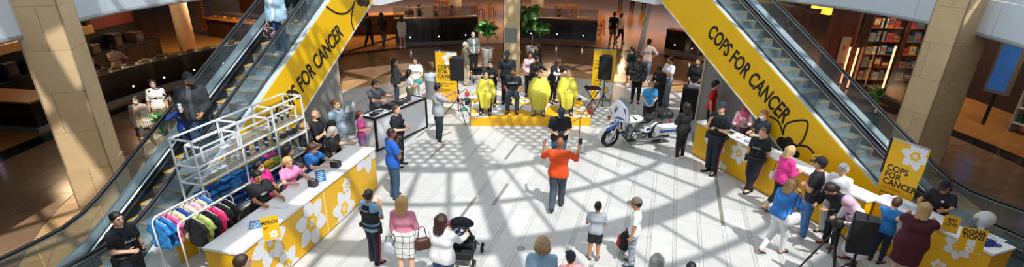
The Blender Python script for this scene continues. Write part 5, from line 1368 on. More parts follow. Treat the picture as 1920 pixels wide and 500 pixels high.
# caps and small packs near the far end
for j, x in enumerate((2.52, 2.72, 2.92)):
    t = thing('folded_bag', 'black folded bag on the white shelf by the yellow panel, %s from the rack end' % ORD[j], 'bag', on1(f2, x, .30, 1.579), rzs+.2*j, 'black bags on the white shelf')
    sdf_part('body', (-.16, -.12, -.02), (.16, .12, .12), .02, lambda F_: (F_.ell((0, 0, .03), (.11, .075, .03), None, .02), F_.ell((.03, .01, .05), (.06, .05, .025), None, .02)), M('17181C', .7), t); obj('strap', MB().tube([(-.09, 0, .05), (-.03, .05, .08), (.05, .03, .075), (.1, -.02, .05)], .008, 5), M('2A2C30', .7), t)
for j, x in enumerate((.25, .50, .75, .98, 2.10)):
    t = thing('pin_tray', 'small tray of blue and white pins on the white shelving, %s from the rack' % ORD[j], 'tray', on1(f1, x, .22, 1.579 if x < .9 else 1.919), rzs, 'pin trays on the shelves'); obj('tray', MB().b2((-.09, -.07, 0), (.09, .07, .015)), m_white, t); rd = random.Random(j)
    for k in range(14): obj('pin', MB().lathe([(.013, 0), (.012, .006)], 7, (-.075+.15*rd.random(), -.055+.11*rd.random(), .016+.004*k/14)), M(rd.choice(('2A5AA8', 'E4E6EA', '1A2E5A')), .3), t)
# ================================================================== clothes rail with hanging shirts
ZRk = 1.50
Ra, Rb = G(282, 402, ZRk), G(388, 346, ZRk); Rc, Rd_ = G(322, 428, ZRk), G(412, 378, ZRk)
uR = ((Rb-Ra).normalized()+(Rd_-Rc).normalized()).normalized(); vR = Vector((uR.y, -uR.x, 0)); LR = 1.18
Ra = Ra+vR*.14-uR*.12
rack = thing('clothes_rack', 'white tube clothes rack of hanging shirts beside the policewoman at the left', 'rack', (Ra.x, Ra.y, 0), math.atan2(uR.y, uR.x))
dW = .52
for nm, y in (('rail', 0), ('rail', -dW)):
    pts = [(0, y, .03), (0, y, ZRk-.10), (.03, y, ZRk-.03), (.10, y, ZRk), (LR-.10, y, ZRk), (LR-.03, y, ZRk-.03), (LR, y, ZRk-.10), (LR, y, .03)]
    obj(nm, MB().tube(pts, .016, 8), m_wf, rack)
for x in (0, LR): obj('cross_bar', MB().tube([(x, 0, .55), (x, -dW, .55)], .013, 6), m_wf, rack); obj('foot_bar', MB().tube([(x, .08, .03), (x, -dW-.08, .03)], .016, 6), m_wf, rack)
for k in range(6): obj('base_wire', MB().tube([(0, -dW*(k+.5)/6, .10), (LR, -dW*(k+.5)/6, .10)], .008, 5), m_wf, rack)
bpy.context.view_layer.update()
def hang(x, y, col, lab, sl=.8, ln=.62, name='hanging_shirt', w_=.20):
    t = thing(name, lab, 'shirt', rack.matrix_world @ Vector((x, y, ZRk)), math.atan2(uR.y, uR.x), 'shirts on the clothes rack')
    obj('hanger', MB().tube([(0, 0, .012), (0, .012, .02), (0, .015, .0), (0, 0, -.05)], .0035, 4).tube([(0, -.19, -.13), (0, 0, -.05), (0, .19, -.13)], .006, 5), M('E8EAEC', .4), t)
    def fn(F_):
        F_.cone((0, -.07, -.10), (0, .07, -.10), .026, .026, .04); z = -.15
        while z > -ln+.02: q = .145+.02*(-z); F_.cone((.006*math.sin(z*20), -q, z), (-.006*math.sin(z*20), q, z), .032, .032, .05); z -= .06
        for s in (-1, 1): F_.cone((0, s*.14, -.15), (0, s*.235, -.30), .036, .040, .04, 1)
        F_.keep((0, 0, -1), ln)
        F_.folds(.007, 34, x*9)
    sdf_part('garment', (-.11, -.4, -ln-.05), (.11, .4, .0), .027, fn, M(col, .8, var=.12, scale=14), t); return t
LST = [('2E86CC', 'light blue shirt'), ('1D76BE', 'bright blue shirt'), ('F05C9C', 'pink shirt'), ('DCE2A8', 'pale lime shirt'), ('2A4A9A', 'blue-trimmed shirt'), ('EAD9B8', 'cream shirt'), ('E8B0C8', 'pale pink shirt'), ('C8C0A8', 'beige shirt'), ('3A6FB0', 'blue shirt')]
for j, (c, nm) in enumerate(LST): hang(.08+.12*j, 0, c, '%s hanging on the rear rail of the rack, %s from the left' % (nm, ORD[j]))
for j, (c, nm, ln) in enumerate((('1A1B1F', 'black printed shirt', .62), ('B8CC6A', 'lime shirt', .5), ('141518', 'black bag-like jacket', .6), ('F03A78', 'hot pink shirt', .66), ('18191D', 'black hooded jacket', .58), ('101114', 'black sweatshirt', .55))): hang(.32+.145*j, -dW, c, '%s hanging on the front rail of the rack, %s from the left' % (nm, ORD[j]), .7, ln)
tag(obj('yellow_carton', MB().b2((-.14, -.12, 0), (.14, .12, .30), ch=.005), M('E8C81E', .5), None, G(437, 455)+Vector((.0, .1, 0)), .3), 'open yellow carton on the floor between the rack and the merch counter', 'carton')
# ================================================================== things on the merchandise counter
rzM = math.atan2(dM.y, dM.x)
def cardstand(label, px, py, w_, h_, face, col, z, txt, tcol='F4F6F8', tsize=.03, lean=12):
    p = G(px, py, z); t = thing('sign_card', label, 'sign', (p.x, p.y, z), hd2rz(face)); Tt = Matrix.Rotation(R_(lean), 4, 'X')
    obj('card', MB().b2((-w_/2, -.004, 0), (w_/2, .004, h_), Tt), M(col, .4, var=.04), t); obj('foot', MB().b2((-w_/2, -.06, 0), (w_/2, .02, .006)), glass('DCE6EA', .3), t)
    Tm = Tt @ frame((0, .0045, 0), (-1, 0, 0), (0, 1, 0))
    for (s, size, x, zz, off) in txt:
        if s == '#': obj('print_line', MB().b2((-w_/2+.02, zz-.006, 0), (-w_/2+.02+size, zz+.006, .0008), Tm), M(tcol, .5), t)
        else: lettering(s, size, M(tcol, .5), t, Tm @ Matrix.Translation((x, zz, 0)), .0006, off*size)
    return t, Tm
t, Tm = cardstand('yellow merch sign standing on the merchandise counter', 512, 448, .27, .40, 150, 'E7B21A', 1.055, [('MERCH', .078, 0, .30, .03), ('#', .08, 0, .22, 0), ('#', .05, 0, .195, 0)], '1A1712'); daffodil(t, Tm, .075, (.2, (.03, .09)), th=.0006)
cardstand('blue price card lying nearest on the merchandise counter', 478, 428, .20, .19, 165, '3A8CC8', 1.055, [('#', .13, 0, .15, 0), ('#', .15, 0, .12, 0), ('#', .11, 0, .09, 0), ('#', .14, 0, .06, 0), ('#', .1, 0, .03, 0)], lean=70)
cardstand('blue price card standing behind the card reader on the merchandise counter', 603, 340, .20, .24, 150, '2E76B4', 1.055, [('#', .13, 0, .2, 0), ('#', .15, 0, .16, 0), ('#', .11, 0, .12, 0), ('#', .14, 0, .08, 0), ('#', .1, 0, .04, 0)])
def desk_box(label, px, py, size, col, face, name='receipt_printer', cat='printer'):
    p = G(px, py, 1.055); t = thing(name, label, cat, p, hd2rz(face)); x, y, z = size
    obj('casing', MB().b2((-x/2, -y/2, 0), (x/2, y/2, z), ch=.012), M(col, .45), t); obj('slot', MB().b2((-x*.38, y*.1, z), (x*.38, y*.2, z+.004)), M('D8DADC', .4), t); obj('panel', MB().b2((-x*.3, -y/2-.003, z*.3), (x*.3, -y/2, z*.7)), M('50545A', .3), t)
desk_box('black receipt printer in the middle of the merchandise counter', 630, 312, (.20, .17, .13), '1B1C1F', 200); desk_box('dark card terminal box beside the blue price card', 588, 348, (.17, .15, .14), '2A2C30', 200, 'card_terminal', 'terminal')
pt = G(601, 318, 1.055); tag(obj('paper_sheets', MB().b2((-.10, -.15, 0), (.10, .15, .006)).b2((-.06, -.18, .006), (.12, .10, .010)), M('F2F2EE', .7), None, pt, rzM+.2), 'loose white receipts on the merchandise counter near the printer', 'paper')
pt = G(526, 385, 1.055); tag(obj('paper_sheet', MB().b2((-.10, -.14, 0), (.10, .14, .004)).b2((-.08, -.12, .004), (.08, .12, .0045)), M('E4E6E8', .7), None, pt, rzM), 'printed grey sheet on the merchandise counter by the woman in black', 'paper')
# ================================================================== things on the registration and donation counters
rzR = math.atan2(dR.y, dR.x); ZR1 = 1.006
def onreg(px, py, v): u = (G(px, py, ZR1)-RA_).dot(dR); p = RA_+dR*u+Vector((-dR.y, dR.x, 0))*v; return Vector((p.x, p.y, ZR1))
for j, (px, py, c, lab) in enumerate(((1374, 241, 'E4E4DC', 'white leaflets'), (1392, 248, 'C8D08A', 'pale green leaflets'), (1410, 256, 'EDEDEA', 'white cards'), (1428, 262, 'B8BEC4', 'grey leaflets'), (1405, 246, 'E8E0C8', 'cream leaflets'))):
    t = thing('leaflet_stack', '%s stacked on the registration counter, %s from the far end' % (lab, ORD[j]), 'leaflets', onreg(px, py, .13), rzR, 'leaflets on the registration counter')
    for k in range(3): obj('leaflet', MB().b2((-.09, -.06, 0), (.09, .06, .018)), M(c, .6), t, (0.01*k, .006*(k % 2), .02*k), .08*k-.05)
t = thing('pen', 'black pen lying on the white registration counter', 'pen', onreg(1505, 300, .2), rzR+.4); obj('barrel', MB().tube([(-.07, 0, .007), (.07, 0, .007)], .006, 6), m_black, t); obj('tip', MB().tube([(.07, 0, .007), (.082, 0, .006)], [.005, .001], 6), m_steel, t)
tag(obj('paper_sheet', MB().b2((-.11, -.15, 0), (.11, .15, .003)).b2((-.08, -.12, .003), (.08, .10, .0035)), M('F4F4F2', .7), None, onreg(1562, 345, .22), rzR), 'white form on the short registration counter', 'paper')
tr_, Tq = cardstand('small yellow bid sign at the near end of the long registration counter', 1527, 309, .16, .26, 205, 'E7B21A', 1.006, [('#', .12, 0, .20, 0), ('#', .11, 0, .17, 0), ('#', .07, 0, .10, 0)], '1A1712')
rzD = math.atan2(dD.y, dD.x)
t, Tm = cardstand('large yellow donations sign leaning on the donation counter', 1815, 472, .36, .42, 205, 'E3AC14', 1.006, [('DONA', .105, 0, .35, .03), ('TIONS', .105, 0, .27, .03)], '1A1712')
obj('blank_label', MB().b2((-.06, .11, 0), (.06, .22, .0008), Tm), M('E8E8E6', .5), t); daffodil(t, Tm, .07, (.1, (.0, .055)), th=.0006)
t, Tm = cardstand('smaller yellow sign beside the clear donation box', 1778, 434, .24, .30, 212, 'E3AC14', 1.006, [('BIG', .085, 0, .22, .03), ('GIVE', .085, 0, .14, .03)], '1A1712')
t = thing('donation_box', 'clear acrylic donation box on the donation counter before the woman in black', 'box', G(1803, 418, 1.006), rzD)
for (lo, hi) in (((-.2, -.13, 0), (.2, -.124, .2)), ((-.2, .124, 0), (.2, .13, .2)), ((-.2, -.13, 0), (-.194, .13, .2)), ((.194, -.13, 0), (.2, .13, .2)), ((-.2, -.13, .2), (.2, .13, .206))): obj('clear_panel', MB().b2(lo, hi), glass('B8C4C8', .2), t)
for k in range(5): obj('banknote', MB().b2((-.07, -.035, 0), (.07, .035, .004)), M(('7A4A3A', '5A7A5A', '4A5A8A', '8A6A3A', '6A3A4A')[k], .7), t, (-.1+.05*k, .02*(k % 3)-.03, .006+.006*k), .5*k)
t = thing('round_paddle', 'white round paddle standing beside the donations sign', 'paddle', G(1838, 428, 1.006), hd2rz(205)); obj('disc', MB().lathe([(.17, -.004), (.17, .004)], 30, T=Matrix.Translation((0, 0, .19)) @ Matrix.Rotation(math.pi/2, 4, 'X')), m_white, t); obj('foot', MB().b2((-.05, -.05, 0), (.05, .05, .02)), m_white, t)
rd = random.Random(4); c0 = G(1850, 455, 1.006)
for j in range(44):
    o = obj('wristband', MB().tube([(.032*math.cos(2*math.pi*k/12), .032*math.sin(2*math.pi*k/12), .006) for k in range(12)], .006, 5, closed=True), M('1C2E8C', .4), None, c0+Vector((rd.uniform(-.15, .15), rd.uniform(-.12, .12), .001+.004*(j % 6)))); o.rotation_euler = (rd.uniform(-.1, .1), rd.uniform(-.1, .1), 0)
    tag(o, 'dark blue rubber wristband in the pile at the near end of the donation counter', 'wristband', 'blue wristbands in a pile')
for j, (px, py, c, lab) in enumerate(((1702, 388, 'C9D4E4', 'pale blue flyer with a map print on the donation counter'), (1670, 371, 'E4D4EA', 'lilac flyer at the far end of the donation counter'), (1862, 445, 'F0F0EE', 'white flyer with dark print beside the wristbands'))):
    t = thing('flyer', lab, 'flyer', G(px, py, 1.006), rzD); obj('sheet', MB().b2((-.16, -.12, 0), (.16, .12, .003)), M(c, .6), t)
    obj('printed_area', MB().b2((-.13, -.09, .003), (.13, .09, .0035)), blotch(c, '3A4A6A', 60, .55), t)
# ================================================================== microphone stand, tool stand, kit on the stage
t = thing('microphone_stand', 'black microphone stand with a long boom right of the photographer in the cap', 'stand', G(1083, 292)); 
obj('pole', MB().tube([(0, 0, .1), (0, 0, 1.15)], .011, 6), m_black, t); obj('boom', MB().tube([(-.25, .1, .95), (0, 0, 1.15), (.42, .3, 1.72)], .009, 6), m_black, t); obj('microphone', MB().tube([(.42, .3, 1.72), (.50, .36, 1.80)], [.014, .026], 8), M('2A2A2E', .5, .5), t)
for k in range(3): a = .4+k*2.094; obj('leg', MB().tube([(0, 0, .12), (.28*math.cos(a), .28*math.sin(a), .012)], .010, 5), m_black, t)
p = G(1108, 200); t = thing('tool_stand', 'black folding stand with a tray of red and black hair tools, right of the stage', 'stand', p, .1); ztt = zsolve(p, 166)
for s in (-1, 1): obj('leg', MB().tube([(-.24, s*.18, 0), (.24, s*.18, ztt)], .011, 6), m_black, t); obj('leg', MB().tube([(.24, s*.18, 0), (-.24, s*.18, ztt)], .011, 6), m_black, t)
obj('tray', MB().b2((-.28, -.2, ztt), (.28, .2, ztt+.05), ch=.01), m_black, t)
ft = p+Vector((0, 0, ztt+.051)); rd = random.Random(2)
for j, c in enumerate(('1C1C20', 'B8243A', '1C1C20', '2A2A2E', 'C83A4A')):
    tt = thing('hair_clipper', '%s hair clipper on the folding tool stand, %s from the left' % ('red' if c[0] in 'BC' else 'black', ORD[j]), 'clipper', ft+Vector((-.2+.1*j, rd.uniform(-.06, .06), .002)), rd.uniform(-.6, .6), 'hair clippers on the stand')
    obj('handle', MB().tube([(0, -.09, .025), (0, .04, .03)], [.022, .027], 8), M(c, .4), tt); obj('blade', MB().b2((-.022, .04, .016), (.022, .085, .034)), m_steel, tt)
def clutter(px, py, z, c, lab, nm, cat, sz):
    p = G(px, py, z); t = thing(nm, lab, cat, p, .4); x, y, h_ = sz
    sdf_part('body', (-x, -y, -.01), (x, y, h_*1.3), .022, lambda F_: (F_.ell((0, 0, h_*.45), (x*.7, y*.7, h_*.45), None, .02), F_.keep((0, 0, -1), 0)), M(c, .6, var=.2), t); obj('handle', MB().tube([(-x*.3, 0, h_*.8), (0, 0, h_*1.15), (x*.3, 0, h_*.8)], .012, 5), m_black, t)
clutter(875, 196, 0, '1E2A2A', 'dark green and black kit bag on the floor left of the stage', 'kit_bag', 'bag', (.22, .16, .30)); clutter(870, 207, 0, '2FA58A', 'teal pouch on the floor left of the stage', 'pouch', 'bag', (.22, .10, .10)); clutter(876, 180, 0, 'C8402A', 'red bag behind the black kit bag left of the stage', 'kit_bag', 'bag', (.14, .12, .22)); clutter(887, 186, ZST, 'DDE2E6', 'white crumpled bag on the left corner of the stage', 'plastic_bag', 'bag', (.18, .14, .16)); clutter(1106, 214, 0, 'A83A30', 'red and black equipment bag under the folding tool stand', 'kit_bag', 'bag', (.16, .14, .28)); clutter(1086, 187, ZST, '2A2C30', 'black case on the right corner of the stage', 'small_case', 'case', (.18, .1, .07))
for j, (px, py) in enumerate(((866, 196), (870, 199))):
    bottle(G(px, py), 'C8D0D4' if j else 'B83030', '%s drink bottle on the floor left of the stage' % ('clear' if j else 'red'), 'drink bottles by the stage', .24, .04)
# draped table with equipment behind the motorcycle
p = G(1302, 226); t = thing('draped_table', 'black draped table with equipment against the wall under the right escalator', 'table', p+Vector((0, .35, 0)), -.35)
zt_ = 1.05
obj('drape', MB().b2((-.42, -.30, 0), (.42, .30, zt_), ch=.02), M('0E0F12', .9, var=.2), t); obj('top', MB().b2((-.43, -.31, zt_), (.43, .31, zt_+.02)), M('1A1B1E', .6), t)
pz_ = p+Vector((0, .35, zt_+.022))
t = thing('audio_mixer', 'grey audio mixer on the black draped table', 'mixer', pz_, -.35); obj('case', MB().b2((-.26, -.18, 0), (.26, .18, .08), ch=.008), M('B9BEC4', .4), t)
for k in range(10): obj('fader', MB().b2((-.22+.048*k, -.05, .08), (-.20+.048*k, .05, .09)), m_black, t)
# camera on a tripod, front right
p = Vector((5.62, 8.12, 0)); t = thing('camera_tripod', 'black tripod with a video camera in front of the stooping people', 'tripod', p)
for k in range(3): a = .5+k*2.094; d = Vector((math.cos(a), math.sin(a), 0)); lg = obj('leg', MB().tube([d*.04+Vector((0, 0, 1.12)), d*.50+Vector((0, 0, .02))], [.020, .014], 7), m_black, t); obj('leg_lock', MB().tube([d*.24+Vector((0, 0, .63)), d*.28+Vector((0, 0, .545))], .024, 6), m_plast, lg)
obj('centre_column', MB().tube([(0, 0, .75), (0, 0, 1.22)], .017, 7), m_black, t); obj('head', MB().b2((-.05, -.05, 1.20), (.05, .05, 1.29), ch=.01), m_plast, t); obj('pan_handle', MB().tube([(0, -.05, 1.24), (.12, -.32, 1.10)], .010, 6), m_black, t)
vc = thing('video_camera', 'black video camera on the tripod in front of the stooping people', 'camera', p+Vector((0, 0, 1.295)), .5); obj('body', MB().b2((-.045, -.09, 0), (.045, .09, .10), ch=.01), m_black, vc); obj('lens', MB().lathe([(.035, 0), (.037, .09), (.03, .095)], 14, T=Matrix.Translation((0, .09, .05)) @ Matrix.Rotation(-math.pi/2, 4, 'X')), m_black, vc); obj('top_handle', MB().tube([(0, -.07, .10), (0, -.06, .14), (0, .06, .14), (0, .07, .10)], .010, 6), m_black, vc)
# ================================================================== food court and shops around the hall
m_bkc = M('101114', .12, var=.3, scale=3); m_wood = M('B8783A', .35, var=.25, scale=4, stretch=(1, 6, 6)); m_plinth = M('7E8486', .5); m_warm = M('FFB060', .5, emit=6.0)
def low_wall(label, P, h_, name='counter_wall', lamp=True, th=.45, cap=m_wood, n_out=1):
    """curved low wall along ground points P (front line); body goes to the outside of the hall"""
    t = thing(name, label, 'counter', P[0]); o = P[0]; Q = [p-o for p in P]; N = []
    for i, p in enumerate(P):
        d = (P[min(i+1, len(P)-1)]-P[max(i-1, 0)]).normalized(); nn = Vector((-d.y, d.x, 0))
        if nn.dot(p-C0) < 0: nn = -nn
        N.append(nn)
    def strip(z0, z1, i0, i1, nm, mat, parent=t):
        b = MB(); vs_ = []; fs = []
        for q, nn in zip(Q, N):
            a, c = q+nn*i0, q+nn*i1; vs_ += [(a.x, a.y, z0), (a.x, a.y, z1), (c.x, c.y, z1), (c.x, c.y, z0)]
        for i in range(len(Q)-1): k = 4*i; fs += [(k, k+4, k+5, k+1), (k+1, k+5, k+6, k+2), (k+2, k+6, k+7, k+3), (k+3, k+7, k+4, k)]
        k = 4*(len(Q)-1); fs += [(0, 1, 2, 3), (k+3, k+2, k+1, k)]; b.add(vs_, fs); return obj(nm, b, mat, parent)
    strip(0, .16, -.02, th, 'plinth', m_plinth); strip(.16, h_-.05, 0, th, 'front', m_bkc); strip(h_-.05, h_, -.03, th+.03, 'top', cap)
    if lamp:
        L = sum((Q[i+1]-Q[i]).length for i in range(len(Q)-1)); k = max(2, int(L/1.3)); 
        for j in range(k):
            s = L*(j+.5)/k
            for i in range(len(Q)-1):
                l = (Q[i+1]-Q[i]).length
                if s <= l: c = Q[i]+(Q[i+1]-Q[i])*(s/l)-N[i]*.01; obj('lamp_dot', MB().sphere((c.x, c.y, .42), .03, 8, 5), M('FFE8C8', .5, emit=9.0), t); break
                s -= l
    return t
def curve(pts, n=10):
    P = [Vector((*p, 0)) for p in pts]; Q = []
    for i in range(len(P)-1):
        p0, p1, p2, p3 = P[max(0, i-1)], P[i], P[i+1], P[min(len(P)-1, i+2)]
        for k in range(n//2): t = k/(n//2); Q.append(.5*((2*p1)+(p2-p0)*t+(2*p0-5*p1+4*p2-p3)*t*t+(3*p1-p0-3*p2+p3)*t**3))
    return Q+[P[-1]]
def gx(*L): return [(G(x, y).x, G(x, y).y) for x, y in L]
low_wall('black curved counter with a wood top and lamp dots, behind the left fig tree', curve(gx((743, 85), (790, 84), (840, 82), (897, 78))), 1.42)
low_wall('black curved counter with a wood top and lamp dots, behind the right fig tree', curve(gx((971, 76), (1020, 77), (1070, 79), (1117, 82))), 1.30)
low_wall('short black counter with a lamp dot partly hidden by the right escalator', curve(gx((1245, 96), (1275, 101), (1310, 110))), 1.20)
low_wall('long black food counter beyond the left escalator, with dishes along its top', curve([(-14.25, 17.3), (-14.05, 19.2), (-13.35, 21.6), (-12.2, 24.0), (-10.6, 26.3), (-8.9, 28.2)], 8), 1.10, 'food_counter', True, .5, M('2E2118', .3, var=.3))
low_wall('black food counter at the far left, beside the stone pillar', [Vector((-19.5, 16.0, 0)), Vector((-17, 15.75, 0)), Vector((-14.5, 15.5, 0))], .95, 'food_counter', False, 1.2, m_wood)
# glass screens above the back counters
def glass_screen(label, a, b, z0, z1):
    A, B = G(*a), G(*b); A = A+(A-C0).normalized()*.25; B = B+(B-C0).normalized()*.25
    t = thing('glass_screen', label, 'screen', A); d = B-A; n = 4
    for k in range(n): obj('pane', MB().bar(d*(k/n+.004)+Vector((0, 0, (z0+z1)/2)), d*((k+1)/n-.004)+Vector((0, 0, (z0+z1)/2)), .012, z1-z0), glass('9FB0B4', .12), t)
glass_screen('low glass screen along the top of the left back counter', (743, 85), (897, 78), 1.43, 1.95); glass_screen('low glass screen along the top of the right back counter', (971, 76), (1117, 82), 1.31, 1.85)
# columns in the food court
def round_col(label, p, r, col='B9B0A2'):
    t = thing('round_column', label, 'column', p); obj('shaft', MB().lathe([(r, .1), (r, ZS)], 22), M(col, .6, var=.1, scale=2), t); obj('base_ring', MB().lathe([(r*1.12, 0), (r*1.12, .1)], 22), M('6A645A', .5), t)
round_col('grey round column behind the left back counter', G(869, 20)+Vector((0, -6, 0)), .46); round_col('pale square-edged column behind the right fig tree', G(1018, 30)+Vector((-.6, -4, 0)), .42, 'A8A49A'); round_col('cream column behind the left food counter, beside the dark red panel', Vector((-16.35, 27.2, 0)), .38, 'E4D2B0')
# food court furniture
m_chair = M('B06A2C', .45, var=.2, scale=10)
CH = {}
def chair(label, p, rz):
    t = thing('dining_chair', label, 'chair', p, rz, 'wooden chairs in the food court')
    if not CH:
        CH['seat'] = MB().b2((-.21, -.21, .43), (.21, .21, .46), ch=.008).mesh('seat', [m_chair]); CH['leg'] = MB().b2((-.018, -.018, 0), (.018, .018, .43)).mesh('leg', [m_chair]); CH['post'] = MB().b2((-.018, -.018, .46), (.018, .018, .92)).mesh('back_post', [m_chair]); CH['slat'] = MB().b2((-.20, -.01, -.03), (.20, .01, .03)).mesh('back_slat', [m_chair])
    obj('seat', CH['seat'], None, t)
    for x in (-.19, .19):
        for y in (-.19, .19): obj('leg', CH['leg'], None, t, (x, y, 0))
        obj('back_post', CH['post'], None, t, (x, -.19, 0))
    for z in (.62, .75, .88): obj('back_slat', CH['slat'], None, t, (0, -.19, z))
def table(label, p, rz, L=1.6, W=.75):
    t = thing('dining_table', label, 'table', p, rz, 'wooden tables in the food court'); k = 5
    for j in range(k): obj('top_plank', MB().b2((-L/2, -W/2+W*j/k+.006, .71), (L/2, -W/2+W*(j+1)/k-.006, .75)), m_wood, t)
    for x in (-L/2+.1, L/2-.1):
        for y in (-W/2+.08, W/2-.08): obj('leg', MB().b2((x-.03, y-.03, 0), (x+.03, y+.03, .71)), m_chair, t)
q = 0
for (px, py, rz, lab) in ((1100, 48, .25, 'long wooden table by the walkway, behind the right back counter'), (1060, 18, .2, 'wooden table behind the pale column'), (905, 22, -.3, 'wooden table just left of the centre pillar'), (835, 8, -.4, 'wooden table left of the grey round column'), (1480, 20, -.2, 'wooden table seen over the right escalator'), (1500, 33, -.25, 'second wooden table over the right escalator, nearer the wooden pier')):
    p = G(px, py+10); table(lab, p, rz+math.pi/2 if px in (1100, 1480, 1500) else rz, 2.2 if px == 1100 else 1.7)
    for j, (dx, dy, r) in enumerate(((.75, .5, math.pi/2), (.75, -.4, math.pi/2), (-.75, .5, -math.pi/2), (-.75, -.4, -math.pi/2))):
        R2 = Matrix.Rotation(rz if px in (1100, 1480, 1500) else rz-math.pi/2, 4, 'Z'); v = R2 @ Vector((dx, dy, 0))
        chair('wooden chair at the %s, %s corner' % (lab.split(',')[0].replace('wooden ', '').replace('long ', 'long '), ('far right', 'near right', 'far left', 'near left')[j]), p+v, r+rz); q += 1
for j, (px, py) in enumerate(((1122, 52), (1124, 66), (1118, 76))): chair('wooden chair beside the walkway by the right back counter, %s from back' % ORD[j], G(px, py), 1.9+.2*j)
# bar with a wooden top at the back left
p = Vector((-9.2, 33.0, 0)); t = thing('bar_counter', 'brown bar with a wide wooden top behind the two people in black', 'counter', p, .35); obj('front', MB().b2((-2.2, 0, 0), (2.6, .9, 1.05)), M('4A2A16', .5, var=.2), t); obj('top', MB().b2((-2.35, -.15, 1.05), (2.75, 1.0, 1.12)), m_wood, t)
for k in range(8): obj('front_panel', MB().b2((-2.15+.59*k, -.02, .1), (-2.15+.59*k+.56, 0, .98)), M('5A341C', .5, var=.2, rnd=.1), t)
# stalls on the left: back wall with panels and shelves
def panel(name, label, cat, lo, hi, mat, T=None): return tag(obj(name, MB().b2(lo, hi, T), mat), label, cat)
st = struct('wall_stall', MB().b2((-17.9, 17.2, 0), (-17.7, 26.2, ZS)), M('0D0B0A', .6))
panel('red_sign_panel', 'dark red sign panel above the left food stall', 'panel', (-17.69, 22.9, 1.75), (-17.62, 25.6, 3.7), M('5E1410', .6)); 
sgn = thing('stall_sign_letters', 'small brass letters on the dark red sign panel', 'letters', (-17.6, 24.3, 2.95), 0)
for k in range(5): obj('letter', MB().b2((0, -.5+.22*k, -.12), (.02, -.38+.22*k, .12+.05*(k % 2))), M('8A6A3A', .4, .5), sgn)
panel('cream_shelf', 'long cream lit ledge on the wall of the left food stall', 'shelf', (-17.69, 17.5, 1.75), (-17.3, 22.6, 2.05), M('D8A868', .6)); 
rd = random.Random(5)
for j in range(14):
    y = 17.8+j*.36; tag(obj('jar', MB().lathe([(.09, 0), (.11, .05), (.11, .24+.08*(j % 3)), (.06, .30+.08*(j % 3))], 10), M(rd.choice(('5A2A18', '2A2420', '8A4A20', '3A3A34', '6A1A14')), .3), None, (-17.5, y, 2.052)), 'dark jar on the cream ledge of the left stall, %s from the left' % ORD[j], 'jar', 'jars on the cream ledge')
t = thing('menu_screen', 'small lit menu screen at the far left edge', 'screen', (-18.3, 17.8, 2.2), 1.2); obj('frame', MB().b2((-.30, -.03, -.42), (.30, .03, .42)), m_black, t); obj('display', MB().b2((-.26, -.036, -.38), (.26, -.03, .38)), M('D8C8E4', .4, emit=1.0), t)
panel('wood_screen', 'orange wood screen wall at the far left of the frame', 'panel', (-24.2, 19.6, 0), (-18.6, 19.7, 2.6), M('B8742E', .6, var=.2))
# dishes and people behind the left counter come with the people
for j in range(12):
    f = j/11; P = curve([(-14.25, 17.3), (-14.05, 19.2), (-13.35, 21.6), (-12.2, 24.0)], 8); p = P[int(f*(len(P)-1))]+Vector((-.28, .05, 0)); c = ('B8892A', '8A3A1A', 'C8A83A', '6A3A1A')[j % 4]
    t = thing('food_tray', '%s dish on the long left food counter, %s from the pillar' % (('golden', 'red-brown', 'yellow', 'dark brown')[j % 4], ORD[j]), 'tray', (p.x, p.y, 1.102), .3, 'dishes on the left food counter'); obj('tray', MB().b2((-.20, -.15, 0), (.20, .15, .03)), m_steel, t)
    sdf_part('food', (-.2, -.16, 0), (.2, .16, .14), .03, lambda F_: (F_.ell((-.05, 0, .04), (.11, .09, .06), None, .02), F_.ell((.07, .02, .05), (.08, .08, .06), None, .02), F_.keep((0, 0, -1), -.02)), M(c, .5, var=.4, scale=30), t)
t = thing('back_counter', 'black steel-topped work counter along the wall of the left food stall', 'counter', (-17.3, 17.3, 0))
obj('body', MB().b2((-.38, 0, 0), (.38, 8.7, .92)), M('0E0D0D', .5), t); obj('worktop', MB().b2((-.39, -.02, .92), (.41, 8.72, .96)), M('3A3C3E', .3, .7), t)
for k in range(7): obj('cabinet_door', MB().b2((.38, .08+1.24*k, .1), (.395, .08+1.24*k+1.16, .86)), M('161414', .4), t)
for j, (y, h_, w_, c, lab) in enumerate(((.8, .55, .5, '2A2A2C', 'dark oven'), (2.0, .35, .4, '5A5450', 'grey mixer housing'), (3.3, .7, .6, '1E1C1C', 'black drinks machine'), (4.8, .4, .5, '4A3A2A', 'brown crate'), (6.2, .6, .5, '26282C', 'dark coffee machine'), (7.6, .45, .6, '3A2A22', 'brown bread bin'))):
    tt = thing('kitchen_appliance', '%s on the black work counter of the left food stall' % lab, 'appliance', (-17.3, 17.3+y, .962)); obj('casing', MB().b2((-.25, -w_/2, 0), (.25, w_/2, h_), ch=.02), M(c, .4), tt); obj('front_panel', MB().b2((.25, -w_*.35, h_*.25), (.26, w_*.35, h_*.75)), M('6A665E', .3, .4), tt)
